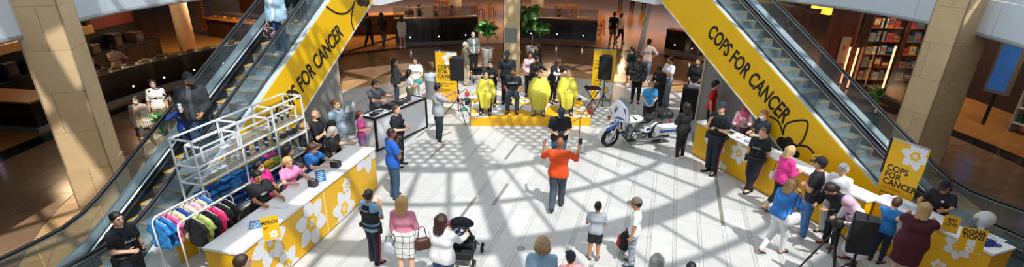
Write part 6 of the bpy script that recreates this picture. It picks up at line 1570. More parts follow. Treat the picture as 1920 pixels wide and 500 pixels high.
# second stall with a lit wooden counter
p = G(420, 62); stl = thing('food_stall', 'wooden food stall with a lit display counter above the left escalator rail', 'stall', Vector((-14.6, 30.2, 0)), -.45)
obj('counter_front', MB().b2((-3.4, 0, 0), (3.4, .8, 1.0)), M('3A2414', .5), stl); obj('counter_top', MB().b2((-3.5, -.1, 1.0), (3.5, .9, 1.07)), m_wood, stl); obj('back_panel', MB().b2((-3.4, 2.4, 0), (3.4, 2.5, 3.4)), M('5A3014', .5, var=.2), stl); obj('display_shelf', MB().b2((-3.2, .3, 1.35), (3.2, .75, 1.38)), glass('C8B898', .15), stl)
for k in range(22): obj('slat', MB().b2((-3.9, -.05+.0*k, .4+.13*k), (-3.45, .05, .47+.13*k)), M('8A4A1C', .5, var=.2), stl)
bpy.context.view_layer.update()
for j in range(16):
    w_ = stl.matrix_world @ Vector((-3.0+.4*j, .35, 1.072)); tag(obj('pastry', MB().sphere((0, 0, .05), .09, 8, 6, sc_=(1.2, .9, .55)), M(('C8862E', '9A5A20', 'E0B060', '7A3A14')[j % 4], .5, var=.3, scale=20), None, w_), '%s pastry on the lit wooden stall counter, %s from the left' % (('golden', 'brown', 'pale', 'dark')[j % 4], ORD[j]), 'pastry', 'pastries on the stall counter')
# ================================================================== toy shop on the right
SHP = struct('wall_shop', MB().b2((18.4, 15, 0), (18.6, 27, ZS)), M('2A1210', .8))
panel('wooden_pier', 'tall dark red wooden pier beside the toy shop window', 'pier', (13.3, 23.2, 0), (14.4, 23.6, ZS-.005), M('5A2418', .5, var=.2, scale=3, stretch=(5, 5, .6)))
panel('fire_hose_cabinet', 'small beige wall cabinet on the dark red wooden pier', 'cabinet', (13.75, 23.12, .9), (14.15, 23.2, 2.0), M('A89078', .5))
panel('cabinet_badge', 'small red badge on the beige wall cabinet', 'badge', (13.9, 23.10, 1.5), (14.0, 23.12, 1.62), M('C03A2A', .5))
sf = thing('shop_window', 'glass front of the toy shop between the wooden pier and the right stone pillar', 'window', (14.45, 18.3, 0)); obj('sill', MB().b2((-.15, 0, 0), (.15, 4.7, .22)), M('1A1614', .4), sf)
for k in range(4): obj('pane', MB().b2((-.01, .05+1.15*k, .24), (.01, .05+1.15*(k+1)-.03, 3.5)), glass('B8C4BE', .02), sf)
for k in range(5): obj('mullion', MB().b2((-.03, 1.15*k, .22), (.03, 1.15*k+.05, 3.5)), M('3A3430', .4, .4), sf)
for j, (px, py, h_) in enumerate(((1648, 187, 2.1), (1575, 158, 1.6), (1588, 166, 1.7))):
    p = G(px, py); t = thing('light_tube', 'glowing orange-red upright light tube at the toy shop entrance, %s' % ('tallest and nearest', 'leftmost of the pair', 'right one of the pair')[j], 'light', p, 0, 'light tubes at the toy shop'); obj('base', MB().lathe([(.06, 0), (.06, .05)], 10), m_black, t); obj('tube', MB().lathe([(.035, .05), (.035, h_)], 10), M('FF9A6A', .4, emit=3.0), t); obj('end_cap', MB().lathe([(.045, h_), (.04, h_+.05)], 10), m_black, t)
cols = ['8A2A1C', 'C86A1E', '2A5A8A', 'E8D8B0', '3A3A44', 'B83A2A', '6A8AA0', 'D8A02E', '4A2A5A', '2E6A4A', 'A8B0B4', '1E2A4A']
names = ['dark red', 'orange', 'blue', 'cream', 'charcoal', 'red', 'grey-blue', 'yellow', 'purple', 'green', 'silver', 'navy']
rd = random.Random(21)
for u, (x0, x1, lab) in enumerate(((14.75, 16.25, 'left'), (16.35, 17.9, 'right'))):
    t = thing('display_shelf', 'dark red toy display shelving in the shop, %s bay' % lab, 'shelf', (x0, 23.0, 0)); W = x1-x0
    for y in (0, W): obj('upright', MB().b2((y-.03, 0, 0), (y+.03, .5, 3.3)), M('4A1414', .5), t)
    obj('back_board', MB().b2((0, .5, 0), (W, .53, 3.3)), M('2A0E0C', .7), t)
    for k in range(6):
        z = .25+.54*k; obj('shelf_board', MB().b2((.03, 0, z-.02), (W-.03, .5, z)), M('A85A1E', .5), t); y = .08; j = 0
        while y < W-.3:
            w_ = rd.uniform(.16, .34); h_ = rd.uniform(.18, .42); ci = rd.randrange(12); b = thing('toy_box', '%s toy box in the %s bay, %s shelf up, %s along' % (names[ci], lab, ORD[k], ORD[j]), 'box', (x0+y+w_/2, 23.2, z), rd.uniform(-.1, .1), 'boxed toys in the shop')
            obj('carton', MB().b2((-w_/2, -.13, 0), (w_/2, .15, h_)), M(cols[ci], .4, var=.3, scale=12), b); obj('picture', MB().b2((-w_/2+.03, -.135, h_*.3), (w_/2-.03, -.13, h_*.85)), blotch(cols[(ci+3) % 12], cols[(ci+7) % 12], 20, .5), b); y += w_+.05; j += 1
for j, (y, c) in enumerate(((19.2, 'E8B030'), (18.55, 'E8C070'))):
    t = thing('gear_decoration', '%s glowing gear shape hanging in the shop window' % ('smaller left' if j == 0 else 'larger right'), 'decoration', (14.9, y, 3.05), 0, 'gear shapes'); r = .17+.05*j
    g = MB()
    for k in range(8): a = 2*math.pi*k/8; g.box((0, r*1.15*math.cos(a), r*1.15*math.sin(a)), (.03, .09, .09), rz=0)
    g.tube([(0, r*math.cos(2*math.pi*k/20), r*math.sin(2*math.pi*k/20)) for k in range(20)], .04, 6, closed=True); obj('gear', g, M(c, .5, emit=.8), t); obj('hanger', MB().tube([(0, 0, r), (0, 0, .72)], .006, 4), m_black, t)
# shop front beyond the right pillar
t = thing('video_screen', 'tall blue video screen in a metal frame right of the right stone pillar', 'screen', (16.3, 17.9, 1.1), .35); obj('frame', MB().b2((-.08, -.36, 0), (.08, .36, 2.0)), M('8A8478', .4, .5), t); obj('floor_post', MB().b2((-.04, -.04, -1.1), (.04, .04, 0)), m_black, t); obj('display', MB().b2((-.09, -.28, .1), (-.08, .28, 1.9)), M('2E62A8', .4, emit=.25, var=.4, scale=2), t)
t = thing('video_screen', 'purple lit screen inside the shop at the right edge', 'screen', (17.2, 15.6, 1.7), .3); obj('frame', MB().b2((-.05, -.35, 0), (.05, .35, 1.2)), m_black, t); obj('floor_post', MB().b2((-.03, -.03, -1.7), (.03, .03, 0)), m_black, t); obj('display', MB().b2((-.06, -.3, .06), (-.05, .3, 1.14)), M('8A5AD0', .4, emit=.8, var=.3, scale=3), t)
t = thing('display_stand', 'white display stand with small goods inside the right edge shop', 'stand', (16.9, 16.9, 0), .2)
for k in range(4): obj('shelf', MB().b2((-.25, -.4, .3+.5*k), (.25, .4, .33+.5*k)), M('C8C4BC', .5), t)
for y in (-.38, .38): obj('side', MB().b2((-.25, y-.02, 0), (.25, y+.02, 1.9)), M('B8B4AC', .5), t)
for k in range(9):
    ci = rd.randrange(12); w_ = Vector((16.9, 16.9, 0))+Matrix.Rotation(.2, 3, 'Z') @ Vector((0, -.25+.25*(k % 3), .332+.5*(k//3))); b = tag(obj('toy_box', MB().b2((-.1, -.09, 0), (.1, .09, .22+.06*(k % 2))), M(cols[ci], .4, var=.4, scale=18), None, w_), '%s small box on the white display stand, shelf %s, %s' % (names[ci], ('one', 'two', 'three')[k//3], ('near', 'middle', 'far')[k % 3]), 'box', 'boxes on the display stand')
t = thing('sticker_board', 'dark board with a bright cluster of red and yellow stickers at the right edge', 'board', (16.1, 14.9, .35), .25); obj('board', MB().b2((-.03, -.6, 0), (.03, .6, 1.2)), M('3A342E', .6), t)
obj('sticker_outline', MB().lathe([(.36, 0), (.36, .01)], 14, T=Matrix.Translation((-.03, 0, .62)) @ Matrix.Rotation(-math.pi/2, 4, 'Y')), M('E8E0D0', .5), t)
for k in range(12): a = k*2.4; r = .08+.02*k; obj('sticker', MB().lathe([(.075, 0), (.075, .006)], 8, T=Matrix.Translation((-.042-.001*k, r*math.cos(a), .62+r*math.sin(a))) @ Matrix.Rotation(-math.pi/2, 4, 'Y')), M(('B83A2A', 'D8A02E', '3A6A3A', 'C86A1E')[k % 4], .5), t)
t = thing('display_shelf', 'dark shelving crowded with red and orange toys at the right edge shop', 'shelf', (17.75, 14.9, 0))
for y in (0, 2.6): obj('upright', MB().b2((-.2, y-.03, 0), (.2, y+.03, 3.3)), M('1E1212', .5), t)
for k in range(6):
    z = .3+.55*k; obj('shelf_board', MB().b2((-.2, .03, z-.02), (.2, 2.57, z)), M('3A2018', .5), t); y = .1; j = 0
    while y < 2.3:
        w_ = rd.uniform(.18, .36); h_ = rd.uniform(.2, .42); ci = rd.choice((0, 1, 5, 7, 3, 8, 4)); b = thing('toy_box', '%s toy box on the right edge shop shelving, %s shelf up, %s along' % (names[ci], ORD[k], ORD[j]), 'box', (17.72, 14.9+y+w_/2, z), rd.uniform(-.15, .15), 'boxed toys in the right edge shop')
        obj('carton', MB().b2((-.14, -w_/2, 0), (.12, w_/2, h_)), M(cols[ci], .4, var=.4, scale=12), b); obj('picture', MB().b2((-.145, -w_/2+.03, h_*.3), (-.14, w_/2-.03, h_*.85)), blotch(cols[(ci+3) % 12], cols[(ci+7) % 12], 20, .5), b); y += w_+.04; j += 1
wr = struct('wall_shop_side', MB().b2((18.0, 10.5, 0), (18.2, 14.8, ZS)), M('241410', .8))
sill = tag(obj('shop_plinth', MB().b2((17.35, 11.5, 0), (17.7, 16.0, .35)), M('1A1614', .4)), 'black plinth along the shop front at the right edge', 'plinth')
# hanging yellow lamps over the right food court
for j, (px, py, w_) in enumerate(((1543, 9, .9), (1556, 20, .5))):
    p = G(px, py, 2.9); t = thing('pendant_lamp', 'yellow box-shaped hanging lamp above the right food court, %s' % ('larger upper one' if j == 0 else 'smaller lower one'), 'lamp', (p.x, p.y, 2.9), .3, 'yellow hanging lamps'); obj('shade', MB().b2((-w_/2, -.2, -.15), (w_/2, .2, .15)), M('F0B030', .5, emit=2.0), t); obj('cord', MB().tube([(0, 0, .15), (0, 0, ZS-2.9)], .01, 4), m_black, t)
# ceiling lights that light the shops
def ceiling_light(label, x, y, W=60, size=1.2, col=(1, .70, .42)):
    t = thing('ceiling_light', label, 'light', (x, y, ZS-.06), 0, 'ceiling lights under the upper storey'); obj('housing', MB().lathe([(.22, .0), (.22, .055)], 16), M('3A3A3A', .5), t); obj('diffuser', MB().lathe([(.19, -.012), (.19, 0)], 16), M('FFD0A0', .5, emit=8), t)
    l = bpy.data.lights.new('lamp', 'AREA'); l.energy = W; l.size = size; l.color = col; o = bpy.data.objects.new('lamp', l); COL.objects.link(o); o.parent = t; o.location = (0, 0, -.05)
LT = [(-7, 34), (-2.5, 37), (2.5, 37), (6.5, 35), (8, 42), (-8, 44), (0, 47), (12, 33), (-12, 33), (-17.5, 19), (-17, 24), (-14.5, 28.6), (13, 28.5), (15.9, 21.3), (16.0, 16.2)]
LN_ = ['over the brown bar', 'over the left back tables', 'over the right back tables', 'over the walkway', 'far along the walkway', 'far left of the food court', 'far middle of the food court', 'over the short black counter', 'over the back left aisle', 'over the far left stall', 'over the dark red panel stall', 'over the wooden stall', 'over the right food court', 'inside the toy shop', 'inside the right edge shop']
for (x, y), n_ in zip(LT, LN_): ceiling_light('round warm ceiling light '+n_, x, y, (150 if x > -11 else 60 if y < 26 else 220) if x < 14 else (110 if y > 18 else 40), col=(1, .70, .42) if x < 14 else (1, .82, .66))
# ================================================================== the crowd
def on_esc(e, px, py, dz=0.0, xf=None):
    Mi = e.matrix_world.inverted(); C = Mi @ Vector((0, 0, HC)); d = Mi.to_3x3() @ (FWD*F+RGT*(px-CX)+UPV*(CY-py))
    t = (C.y*T30+dz-C.z)/(d.z-d.y*T30); q = C+d*t; k = round((q.y-.2)/.3464); x = max(-.3, min(.3, q.x)) if xf is None else xf
    return e.matrix_world @ Vector((x, k*.3464+.2, k*.2+.012))
def carry(fn, *a, **k): return fn(*a, **k)
def handbag(label, p, size, col, strap=None, rz=0, name='handbag', pr=None):
    t = thing(name, label, 'bag', p, rz); x, y, z = size
    sdf_part('body', (-x*.7, -y*.9, -z*1.15), (x*.7, y*.9, .05), .02, lambda F_: (F_.cone((-x*.3, 0, -z*.3), (x*.3, 0, -z*.3), y*.45, y*.45, .03), F_.cone((-x*.33, 0, -z*.52), (x*.33, 0, -z*.52), y*.48, y*.48, .06), F_.cone((-x*.34, 0, -z*.75), (x*.34, 0, -z*.75), y*.5, y*.5, .06)), col if not isinstance(col, str) else M(col, .5, var=.2), t)
    s = strap or .25; obj('strap', MB().tube([(-x*.35, 0, -z*.2), (-x*.2, 0, s*.8), (0, 0, s), (x*.2, 0, s*.8), (x*.35, 0, -z*.2)], .009, 5), M('2A2420', .5), t); return t
def phone(label, p, face, name='phone', col='17181B'):
    t = thing(name, label, 'phone', p, hd2rz(face)); obj('body', MB().b2((-.038, -.006, -.075), (.038, .006, .075), ch=.003), M(col, .3), t); obj('screen', MB().b2((-.034, -.008, -.068), (.034, -.006, .068)), M('2A3440', .1), t); return t
def paper(label, p, face, col='F0F0EC', w_=.16, h_=.2, tilt=.9, name='paper', cat='paper'):
    t = thing(name, label, cat, p, hd2rz(face)); Tt = Matrix.Rotation(tilt, 4, 'X'); obj('sheet', MB().b2((-w_/2, -.002, -h_/2), (w_/2, .002, h_/2), Tt), M(col, .7), t); obj('print', MB().b2((-w_*.4, -.0028, -h_*.35), (w_*.4, -.002, h_*.35), Tt), blotch(col, '8A8E94', 40, .6), t); return t
def photo_camera(label, p, face):
    t = thing('photo_camera', label, 'camera', p, hd2rz(face)); obj('body', MB().b2((-.07, -.03, -.045), (.07, .03, .045), ch=.01), m_black, t); obj('prism', MB().b2((-.03, -.03, .045), (.03, .03, .075), ch=.008), m_black, t); obj('lens', MB().lathe([(.036, 0), (.038, .10), (.034, .105)], 14, T=Matrix.Translation((0, .03, 0)) @ Matrix.Rotation(-math.pi/2, 4, 'X')), m_black, t); return t
NAVY = '1B222E'; BLK = '141519'; JEAN = '2F4560'; JEAN2 = '48607E'; WH = 'F2F3F4'
OFF = dict(top=('tee', '1A2029'), bottom=('pants', '161C2A'), vest='13161B', belt=True, stripe='B02048', shoes='101113')
# ---- on and beyond the left escalator
P, h = on_esc(escL, 526, 100), {}
_, h = person('woman in a pale denim jacket riding the left escalator, carrying a patterned bag', P, 1.68, 196, 'fair', ('tee', WH), ('slim', '27466E'), ('long', '9A7448'), ('down', 'down'), 'stand', jacket=('open', M('9CC0DA', .8, var=.15, scale=10)), shoes='F0F0EE', fem=True)
handbag('black and pink patterned tote held by the woman in the pale denim jacket', h['R']+Vector((0, 0, -.02)), (.34, .14, .36), blotch('1A1A1E', 'C8A0A8', 22, .57, '5A2A3A', .6), .10, -R_(196), 'tote_bag')
person('person in black trousers and sandals near the top of the left escalator', on_esc(escL, 563, 39), 1.70, 196, 'tan', ('long', '1E1E22'), ('pants', '16171B'), ('short', '1A1512'), ('down', 'down'), 'stand', shoes='9A7A5A')
P = on_esc(escL, 384, 128, 1.80, .12); _, h = person('big man in a dark grey jacket and black cap riding down the left escalator', P, 1.80, 168, 'tan', ('long', '4A4E54'), ('pants', '39506E'), ('short', '1E1A18'), ('holdlow', 'hold'), 'stand', hp=14, hy=-35, bw=1.2, cap='23262C', jacket=('open', '2A2C32'), beard='2A2420')
bottle(h['R']+Vector((0, 0, -.06)), 'D0D8DC', 'clear water bottle held by the big man on the left escalator', None, .20, .033)
P = on_esc(escL, 343, 193, 1.12, -.25); person('child in a blue jacket and red-blue cap holding the left escalator rail', P, 1.10, 188, 'tan', ('long', '1A3A8C'), ('pants', '1E2A48'), ('short', '2A1E18'), ('down', 'rail'), 'stand', kid=1.22, cap=blotch('3A7AB8', 'C02A3A', 9, .5), jacket=('closed', blotch('1C3F96', 'D8D83A', 7, .66)), hp=15)
P, H = stand(283, 284, 264, 178); _, h = person('woman in a checked shirt and white mask walking beyond the left escalator', P, min(H, 1.66), 168, 'light', ('tee', 'C8B880'), ('shorts', '5A5048'), ('long', '17120F', .20), ('down', 'down'), 'walk', mask='E8ECEE', jacket=('open', plaid('E4DCD2', '3A3A40', 'C88A78', 16, .35)), shoes='EDEDEB', fem=True)
P, H = stand(312, 252, 303, 148); _, h = person('man in a white palm-print shirt, khaki shorts and mask beyond the left escalator', P, min(H, 1.76), 160, 'light', ('half', blotch('F0EEE6', '1E2422', 8, .62)), ('shorts', 'A8946A'), ('short', '17120F'), ('down', 'down'), 'stand', mask='E4E8EA', shoes='EDEDEB', hy=-20)
paper('white paper carrier bag held by the man in the palm-print shirt', h['R']+Vector((0, 0, -.18)), 160, 'E8EAEC', .28, .34, 0, 'carrier_bag', 'bag')
# ---- stall workers (left, dark)
person('cook in a pale shirt and mask behind the long left food counter', Vector((-15.3, 20.6, 0)), 1.66, 115, 'tan', ('tee', 'E4C8B4'), ('pants', '222222'), ('short', '1A1512'), ('work', 'work'), 'stand', cap='1E1E22', mask='C8DCD8', hp=25)
person('cook in a beige cap bending over the long left food counter', Vector((-15.35, 19.2, 0)), 1.60, 110, 'tan', ('tee', '3A3234'), ('pants', '222222'), ('short', '1A1512'), ('work', 'work'), 'stand', lean=22, cap='B8A68C', hp=25)
person('dark-clad worker standing far back in the left food stall', Vector((-16.35, 18.6, 0)), 1.74, 200, 'brown', ('long', '15161C'), ('pants', '1A2440'), ('short', '120E0C'), ('hold', 'down'), 'stand')
person('worker with a red cap behind the left food counter, beside the stone pillar', Vector((-15.35, 17.9, 0)), 1.50, 140, 'tan', ('tee', '1A1A1C'), ('pants', '1A1A1C'), ('short', '120E0C'), ('work', 'work'), 'stand', cap='B01822')
# ---- far walkway
P, H = stand(693, 86, 693, 24); person('man all in black walking away at the back left', P, 1.76, 20, 'tan', ('long', '121316'), ('pants', '141518'), ('short', '120E0C'), ('hold', 'hold'), 'walk', shoes='1A1A1A')
P, H = stand(720, 87, 714, 22); person('person in a dark hooded top and grey trousers at the back left', P, 1.78, 15, 'tan', ('long', '141416'), ('slim', '4A4844'), ('bob', '120E0C'), ('hold', 'hold'), 'walk2', shoes='1A1A1A')
P, H = stand(756, 89, 755, 29); person('woman in a short white dress leaning at the left back counter', P, 1.64, 330, 'light', ('ldress', 'E8E4E0', .36), ('none', ''), ('long', '2A1A12'), ('hold', 'hold'), 'stand', shoes='EDEDEB', fem=True)
P = G(754, 76)+Vector((.1, 2.2, 0)); person('customer lit in orange behind the left back counter', P, 1.72, 180, 'tan', ('tee', '7A4A2A'), ('pants', '2A2A2E'), ('short', '1A1210'), ('hold', 'hold'), 'stand')
P = G(788, 62); person('person in black standing among the tables behind the left back counter', P, 1.76, 90, 'tan', ('long', '16171B'), ('pants', '16171B'), ('short', '120E0C'), ('hold', 'down'), 'stand')
P = G(818, 52); person('diner in dark clothes seated left of the grey round column', P, 1.72, 60, 'tan', ('long', '2A2428'), ('pants', '1A1A1E'), ('short', '1A1210'), ('lap', 'lap'), 'sit', sit=.46)
P = G(848, 48); person('diner in a dark red top seated behind the left back counter', P, 1.70, 270, 'brown', ('tee', '5A2420'), ('pants', '1A1A1E'), ('bob', '120E0C'), ('lap', 'lap'), 'sit', sit=.46, fem=True)
P = G(1075, 58)+Vector((-1.0, 0, 0)); person('diner in a dark top seated at the long table behind the right back counter', P, 1.72, 80, 'tan', ('tee', '26262C'), ('pants', '1A1A1E'), ('short', '1A1210'), ('reach', 'lap'), 'sit', sit=.46)
P, H = stand(1147, 83, 1155, 18); person('man in a black top and grey shorts walking down the far walkway', P, 1.80, 25, 'brown', ('tee', '121318'), ('shorts', '5A5E64'), ('short', '120E0C'), ('down', 'down'), 'walk', shoes='1A1A1A')
P, H = stand(1161, 80, 1167, 24); person('woman in a white top beside the man in grey shorts on the far walkway', P, 1.66, 150, 'tan', ('long', 'E4E0DC'), ('slim', '16171B'), ('bob', '120E0C'), ('front', 'down'), 'walk2', shoes='1A1A1A', fem=True)
for j, (px, py, c, lb) in enumerate(((1163, 10, '3A2A24', 'person in brown cut off at the top of the far walkway, leftmost'), (1184, 21, '2A1A18', 'person in dark red walking at the far end of the walkway'), (1206, 19, '1C1A1A', 'person in black walking at the far right of the walkway'))):
    person(lb, G(px, py), 1.74, 20, 'tan', ('long', c), ('slim', '1A1614'), ('short', '120E0C'), ('down', 'down'), 'walk', res=.04)
for j, (x, y, c, lb) in enumerate(((14.6, 31.5, 'B02A24', 'diner in red seated beyond the right escalator'), (16.4, 33.5, '2A2622', 'diner in black seated beyond the right escalator, further back'), (13.6, 30.0, '1E1C20', 'diner in dark clothes seated nearest beyond the right escalator'))):
    person(lb, Vector((x, y, 0)), 1.72, 200+40*j, 'tan', ('tee', c), ('pants', '1A1614'), ('short', '120E0C'), ('lap', 'lap'), 'sit', sit=.46, res=.04)
# ---- behind and left of the stage
P, H = stand(873, 159, 872, 75); person('grey-haired man in an olive jacket and beige trousers behind the left loudspeaker', P, 1.76, 80, 'fair', ('long', '8A8676'), ('pants', 'C8B898'), ('short', 'B8B4AE'), ('down', 'down'), 'stand', jacket=('open', '6A6652'), shoes='B07A5A')
P, H = stand(888, 135, 886, 65); _, h = person('older man in a grey blazer and mask with a walking frame', P, 1.78, 160, 'fair', ('long', 'C4CCD8'), ('pants', '1E1E22'), ('buzz', 'B8B0A6'), ('holdlow', 'holdlow'), 'stand', mask='8FD0C8', jacket=('open', '6E7468'))
wk = thing('walking_frame', 'black wheeled walking frame beside the older man in the grey blazer', 'walker', G(896, 152), hd2rz(160))
for s in (-1, 1):
    obj('side_frame', MB().tube([(s*.27, -.28, .06), (s*.26, -.1, .9), (s*.26, .05, .95)], .014, 6).tube([(s*.27, .28, .06), (s*.26, 0, .6)], .014, 6), m_black, wk)
    for y in (-.28, .28): obj('wheel', MB().lathe([(.09, -.015), (.1, 0), (.09, .015)], 14, T=Matrix.Translation((s*.27, y, .1)) @ Matrix.Rotation(math.pi/2, 4, 'Y')), m_tyre, wk)
obj('seat', MB().b2((-.24, -.12, .55), (.24, .14, .59), ch=.01), m_black, wk); obj('basket', MB().b2((-.22, -.1, .28), (.22, .12, .50), ch=.02), M('1E1E24', .8), wk)
P, H = stand(745, 196, 748, 105); _, h = person('woman in a dark blazer and jeans carrying a black bag, behind the music desk', P, 1.70, 75, 'light', ('tee', 'E8E8E8'), ('pants', JEAN), ('long', '17110E', .20), ('hold', 'down'), 'stand', jacket=('open', '33352F'), shoes='1A1A1A', fem=True); handbag('black square handbag hanging from the woman in the dark blazer', h['L']+Vector((-.05, -.05, -.02)), (.26, .12, .24), '121316', .14, .6)
P, H = stand(783, 192, 779, 103); _, h = person('dark-haired woman all in white holding teal pompoms behind the music desk', P, 1.68, 175, 'fair', ('tee', 'EEF0F2'), ('slim', 'ECEEF0'), ('long', '17110E', .15), ('front', 'front'), 'stand', shoes='EDEDEB', fem=True)
pc = (h['L']+h['R'])/2; 
for j in range(2):
    t = thing('pompom', '%s teal pompom held by the woman in white' % ('left', 'right')[j], 'pompom', pc+Vector((-.11+.22*j, -.08, -.02)), 0, 'teal pompoms'); sdf_part('tuft', (-.16, -.16, -.16), (.16, .16, .16), .02, lambda F_: (F_.ell((0, 0, 0), (.11, .10, .12), None, .02), F_.folds(.018, 70, j)), M('1FA6A0', .6, var=.3, scale=30), t); obj('grip', MB().tube([(0, .06, 0), (0, .12, .02)], .015, 6), m_black, t)
P = byhead(766, 131, 1.45); person('girl in a white shirt and khaki skirt facing the woman in white', P, 1.45, 60, 'light', ('tee', 'E8ECEE'), ('skirt', '6A6A52'), ('long', '1A1210', .18), ('hold', 'hold'), 'stand', kid=1.08, fem=True, shoes='3A3A3A')
P = byhead(714, 150, 1.78); P = Vector((-4.18, 16.0, 0)); _, h = person('bearded man in a grey polo and glasses working at the music desk', byhead(716, 151, 1.80), 1.80, 118, 'light', ('tee', '575C63'), ('pants', '1E2026'), ('short', '2E2622'), ('work', 'work'), 'stand', hp=18, beard='3A302A', bw=1.12)
t = thing('glasses', 'dark glasses worn by the bearded man at the music desk', 'glasses', h['head'], hd2rz(118))
for s in (-1, 1): obj('lens_frame', MB().tube([(s*.032+.026*math.cos(2*math.pi*k/12), .108, .008+.02*math.sin(2*math.pi*k/12)) for k in range(12)], .004, 4, closed=True), m_black, t); obj('arm', MB().tube([(s*.058, .105, .012), (s*.082, .0, .012)], .003, 4), m_black, t)
P = byhead(741, 196, 1.70); person('police officer with light brown hair standing at the near end of the music desk', P, 1.70, 105, 'fair', hair=('back', '7A5A40'), arms=('hold', 'hold'), legs='stand', prints=[('back', 'POLICE', .07, .73, 'C8CCD0')], fem=True, **OFF)
P, H = stand(742, 370, 738, 239); person('man in a bright blue T-shirt and jeans with his back to the counter end', P, H, 60, 'brown', ('tee', '1B5FBE'), ('pants', '34526E'), ('buzz', '2A2422'), ('face', 'cross'), 'stand', bw=1.15, prints=[('back', '*', .05, .77, 'DDE4EE'), ('back', '=', .045, .69, 'DDE4EE')], shoes='3A3A40')
P, H = stand(824, 267, 823, 155); _, h = person('dark-haired man in a grey T-shirt aiming his phone at the stage', P, H, 65, 'tan', ('tee', 'A9ADB2'), ('slim', '2C3E4A'), ('short', '15110F'), ('aim', 'aim'), 'stand', bw=1.2, shoes='E4E4E4'); phone('black phone held up by the man in the grey T-shirt', (h['L']+h['R'])/2+Vector((.06, .03, .04)), 65)
P = byhead(634, 168, 1.75); person('cleaner in black with blue gloves behind the wall under the left escalator', Vector((-6.25, 18.6, 0)), 1.72, 110, 'brown', ('tee', '16181C'), ('pants', '16181C'), ('short', '120E0C'), ('hold', 'hold'), 'stand', cap='16181C')
# ---- behind the merchandise counter
def Ef(a, b): return Vector((-7.271, 7.956, 0))+uS*a+vS*b
P = byhead(616, 181, 1.84); person('woman in a pale denim jacket and grey dress, hand on hip, by a bin', Ef(6.05, 1.03), 1.80, 110, 'fair', ('dress', blotch('C8C8C6', '8A8A8C', 30, .55), .12), ('none', ''), ('bun', '8A6444'), ('hip', 'down'), 'stand', jacket=('open', M('9CBAD2', .8, var=.15)), bw=1.1, fem=True)
P = byhead(654, 208, 1.34); person('girl in a pink T-shirt with brown hair beside the litter bin', Ef(6.62, 1.36), 1.34, 95, 'fair', ('tee', 'E85AA8'), ('shorts', '8A6AA0'), ('bob', '5A3422'), ('hold', 'hold'), 'stand', kid=1.1, fem=True)
P = byhead(577, 209, 1.80); person('bald bearded man in a dark uniform behind the far end of the merch counter', Ef(5.15, 1.04), 1.80, 85, 'fair', ('tee', '15181F'), ('pants', '15181F'), ('bald', '2A2220'), ('cross', 'cross'), 'stand', beard='241C18', bw=1.2)
P = byhead(592, 222, 1.62)+Vector((.05, -.1, 0)); person('person with black curly hair and a black backpack beside the bald man', Ef(5.08, 1.53), 1.58, 40, 'brown', ('tee', '17181C'), ('pants', '1A1C22'), ('curly', '100D0C'), ('down', 'down'), 'stand')
P = byhead(559, 230, 1.66); person('blonde woman in a black T-shirt left of the bald bearded man', Ef(4.60, 1.10), 1.66, 100, 'fair', ('tee', '2A2C30'), ('pants', '2A2C30'), ('bob', 'B08A58'), ('hold', 'hold'), 'stand', fem=True)
P = byhead(612, 236, 1.64); person('grey-haired woman in a black shirt with white lettering leaning on the merch counter', Ef(4.55, 1.76), 1.64, 70, 'fair', ('tee', '1A1C20'), ('pants', '26282E'), ('bob', 'A8A49E'), ('reachdown', 'down'), 'stand', lean=10, bw=1.3, prints=[('back', '=', .055, .70, 'D8DADC'), ('back', '*', .06, .77, 'D8DADC')], fem=True)
P = byhead(577, 264, 1.62); person('woman in a blue T-shirt with long brown hair writing at the merch counter', Ef(3.66, 1.83), 1.62, 110, 'fair', ('tee', '2F78C8'), ('pants', '26282E'), ('long', '4A2A1C', .20), ('work', 'work'), 'stand', lean=12, hp=20, fem=True)
P = byhead(508, 262, 1.64); person('woman with long black hair, black top and grey trousers facing the shelves', Ef(3.28, 1.62), 1.64, 60, 'light', ('tee', '2A2C30'), ('pants', '8E9498'), ('long', '14100E', .22), ('hold', 'hold'), 'stand', mask='D8E4EA', fem=True)
P = byhead(541, 290, 1.56); person('blonde woman in a light pink T-shirt at the merch counter', Ef(2.92, 1.87), 1.56, 125, 'fair', ('tee', 'F090BC'), ('pants', '9AA0A4'), ('long', 'C8A468', .10), ('work', 'work'), 'stand', hp=20, fem=True)
P = byhead(486, 316, 1.66); person('dark-haired woman in a black T-shirt with her hands on the merch counter', Ef(1.95, 1.92), 1.66, 125, 'tan', ('tee', '1B1D21'), ('pants', '1E2026'), ('bun', '14100E'), ('reachdown', 'reachdown'), 'stand', hp=22, bw=1.2, prints=[('front', '=', .045, .72, 'D8DADC')], fem=True)
P = byhead(463, 286, 1.62); person('woman in a hot pink T-shirt and mask with long black hair by the white shelves', Ef(2.40, 1.62), 1.62, 110, 'tan', ('tee', 'E02F86'), ('pants', '1E2026'), ('long', '14100E', .22), ('hold', 'hold'), 'stand', mask='C8DCE8', fem=True, bw=1.1)
P = Vector((-7.271, 7.956, 0))+uS*-.20+vS*1.05; H = 1.70; person('policewoman with tied-back dark hair beside the clothes rack', P, min(H, 1.72), 110, 'fair', hair=('bun', '1E1613'), arms=('hold', 'hold'), legs='stand', prints=[('front', 'POLICE', .056, .703, 'D8DCE0')], fem=True, **OFF)
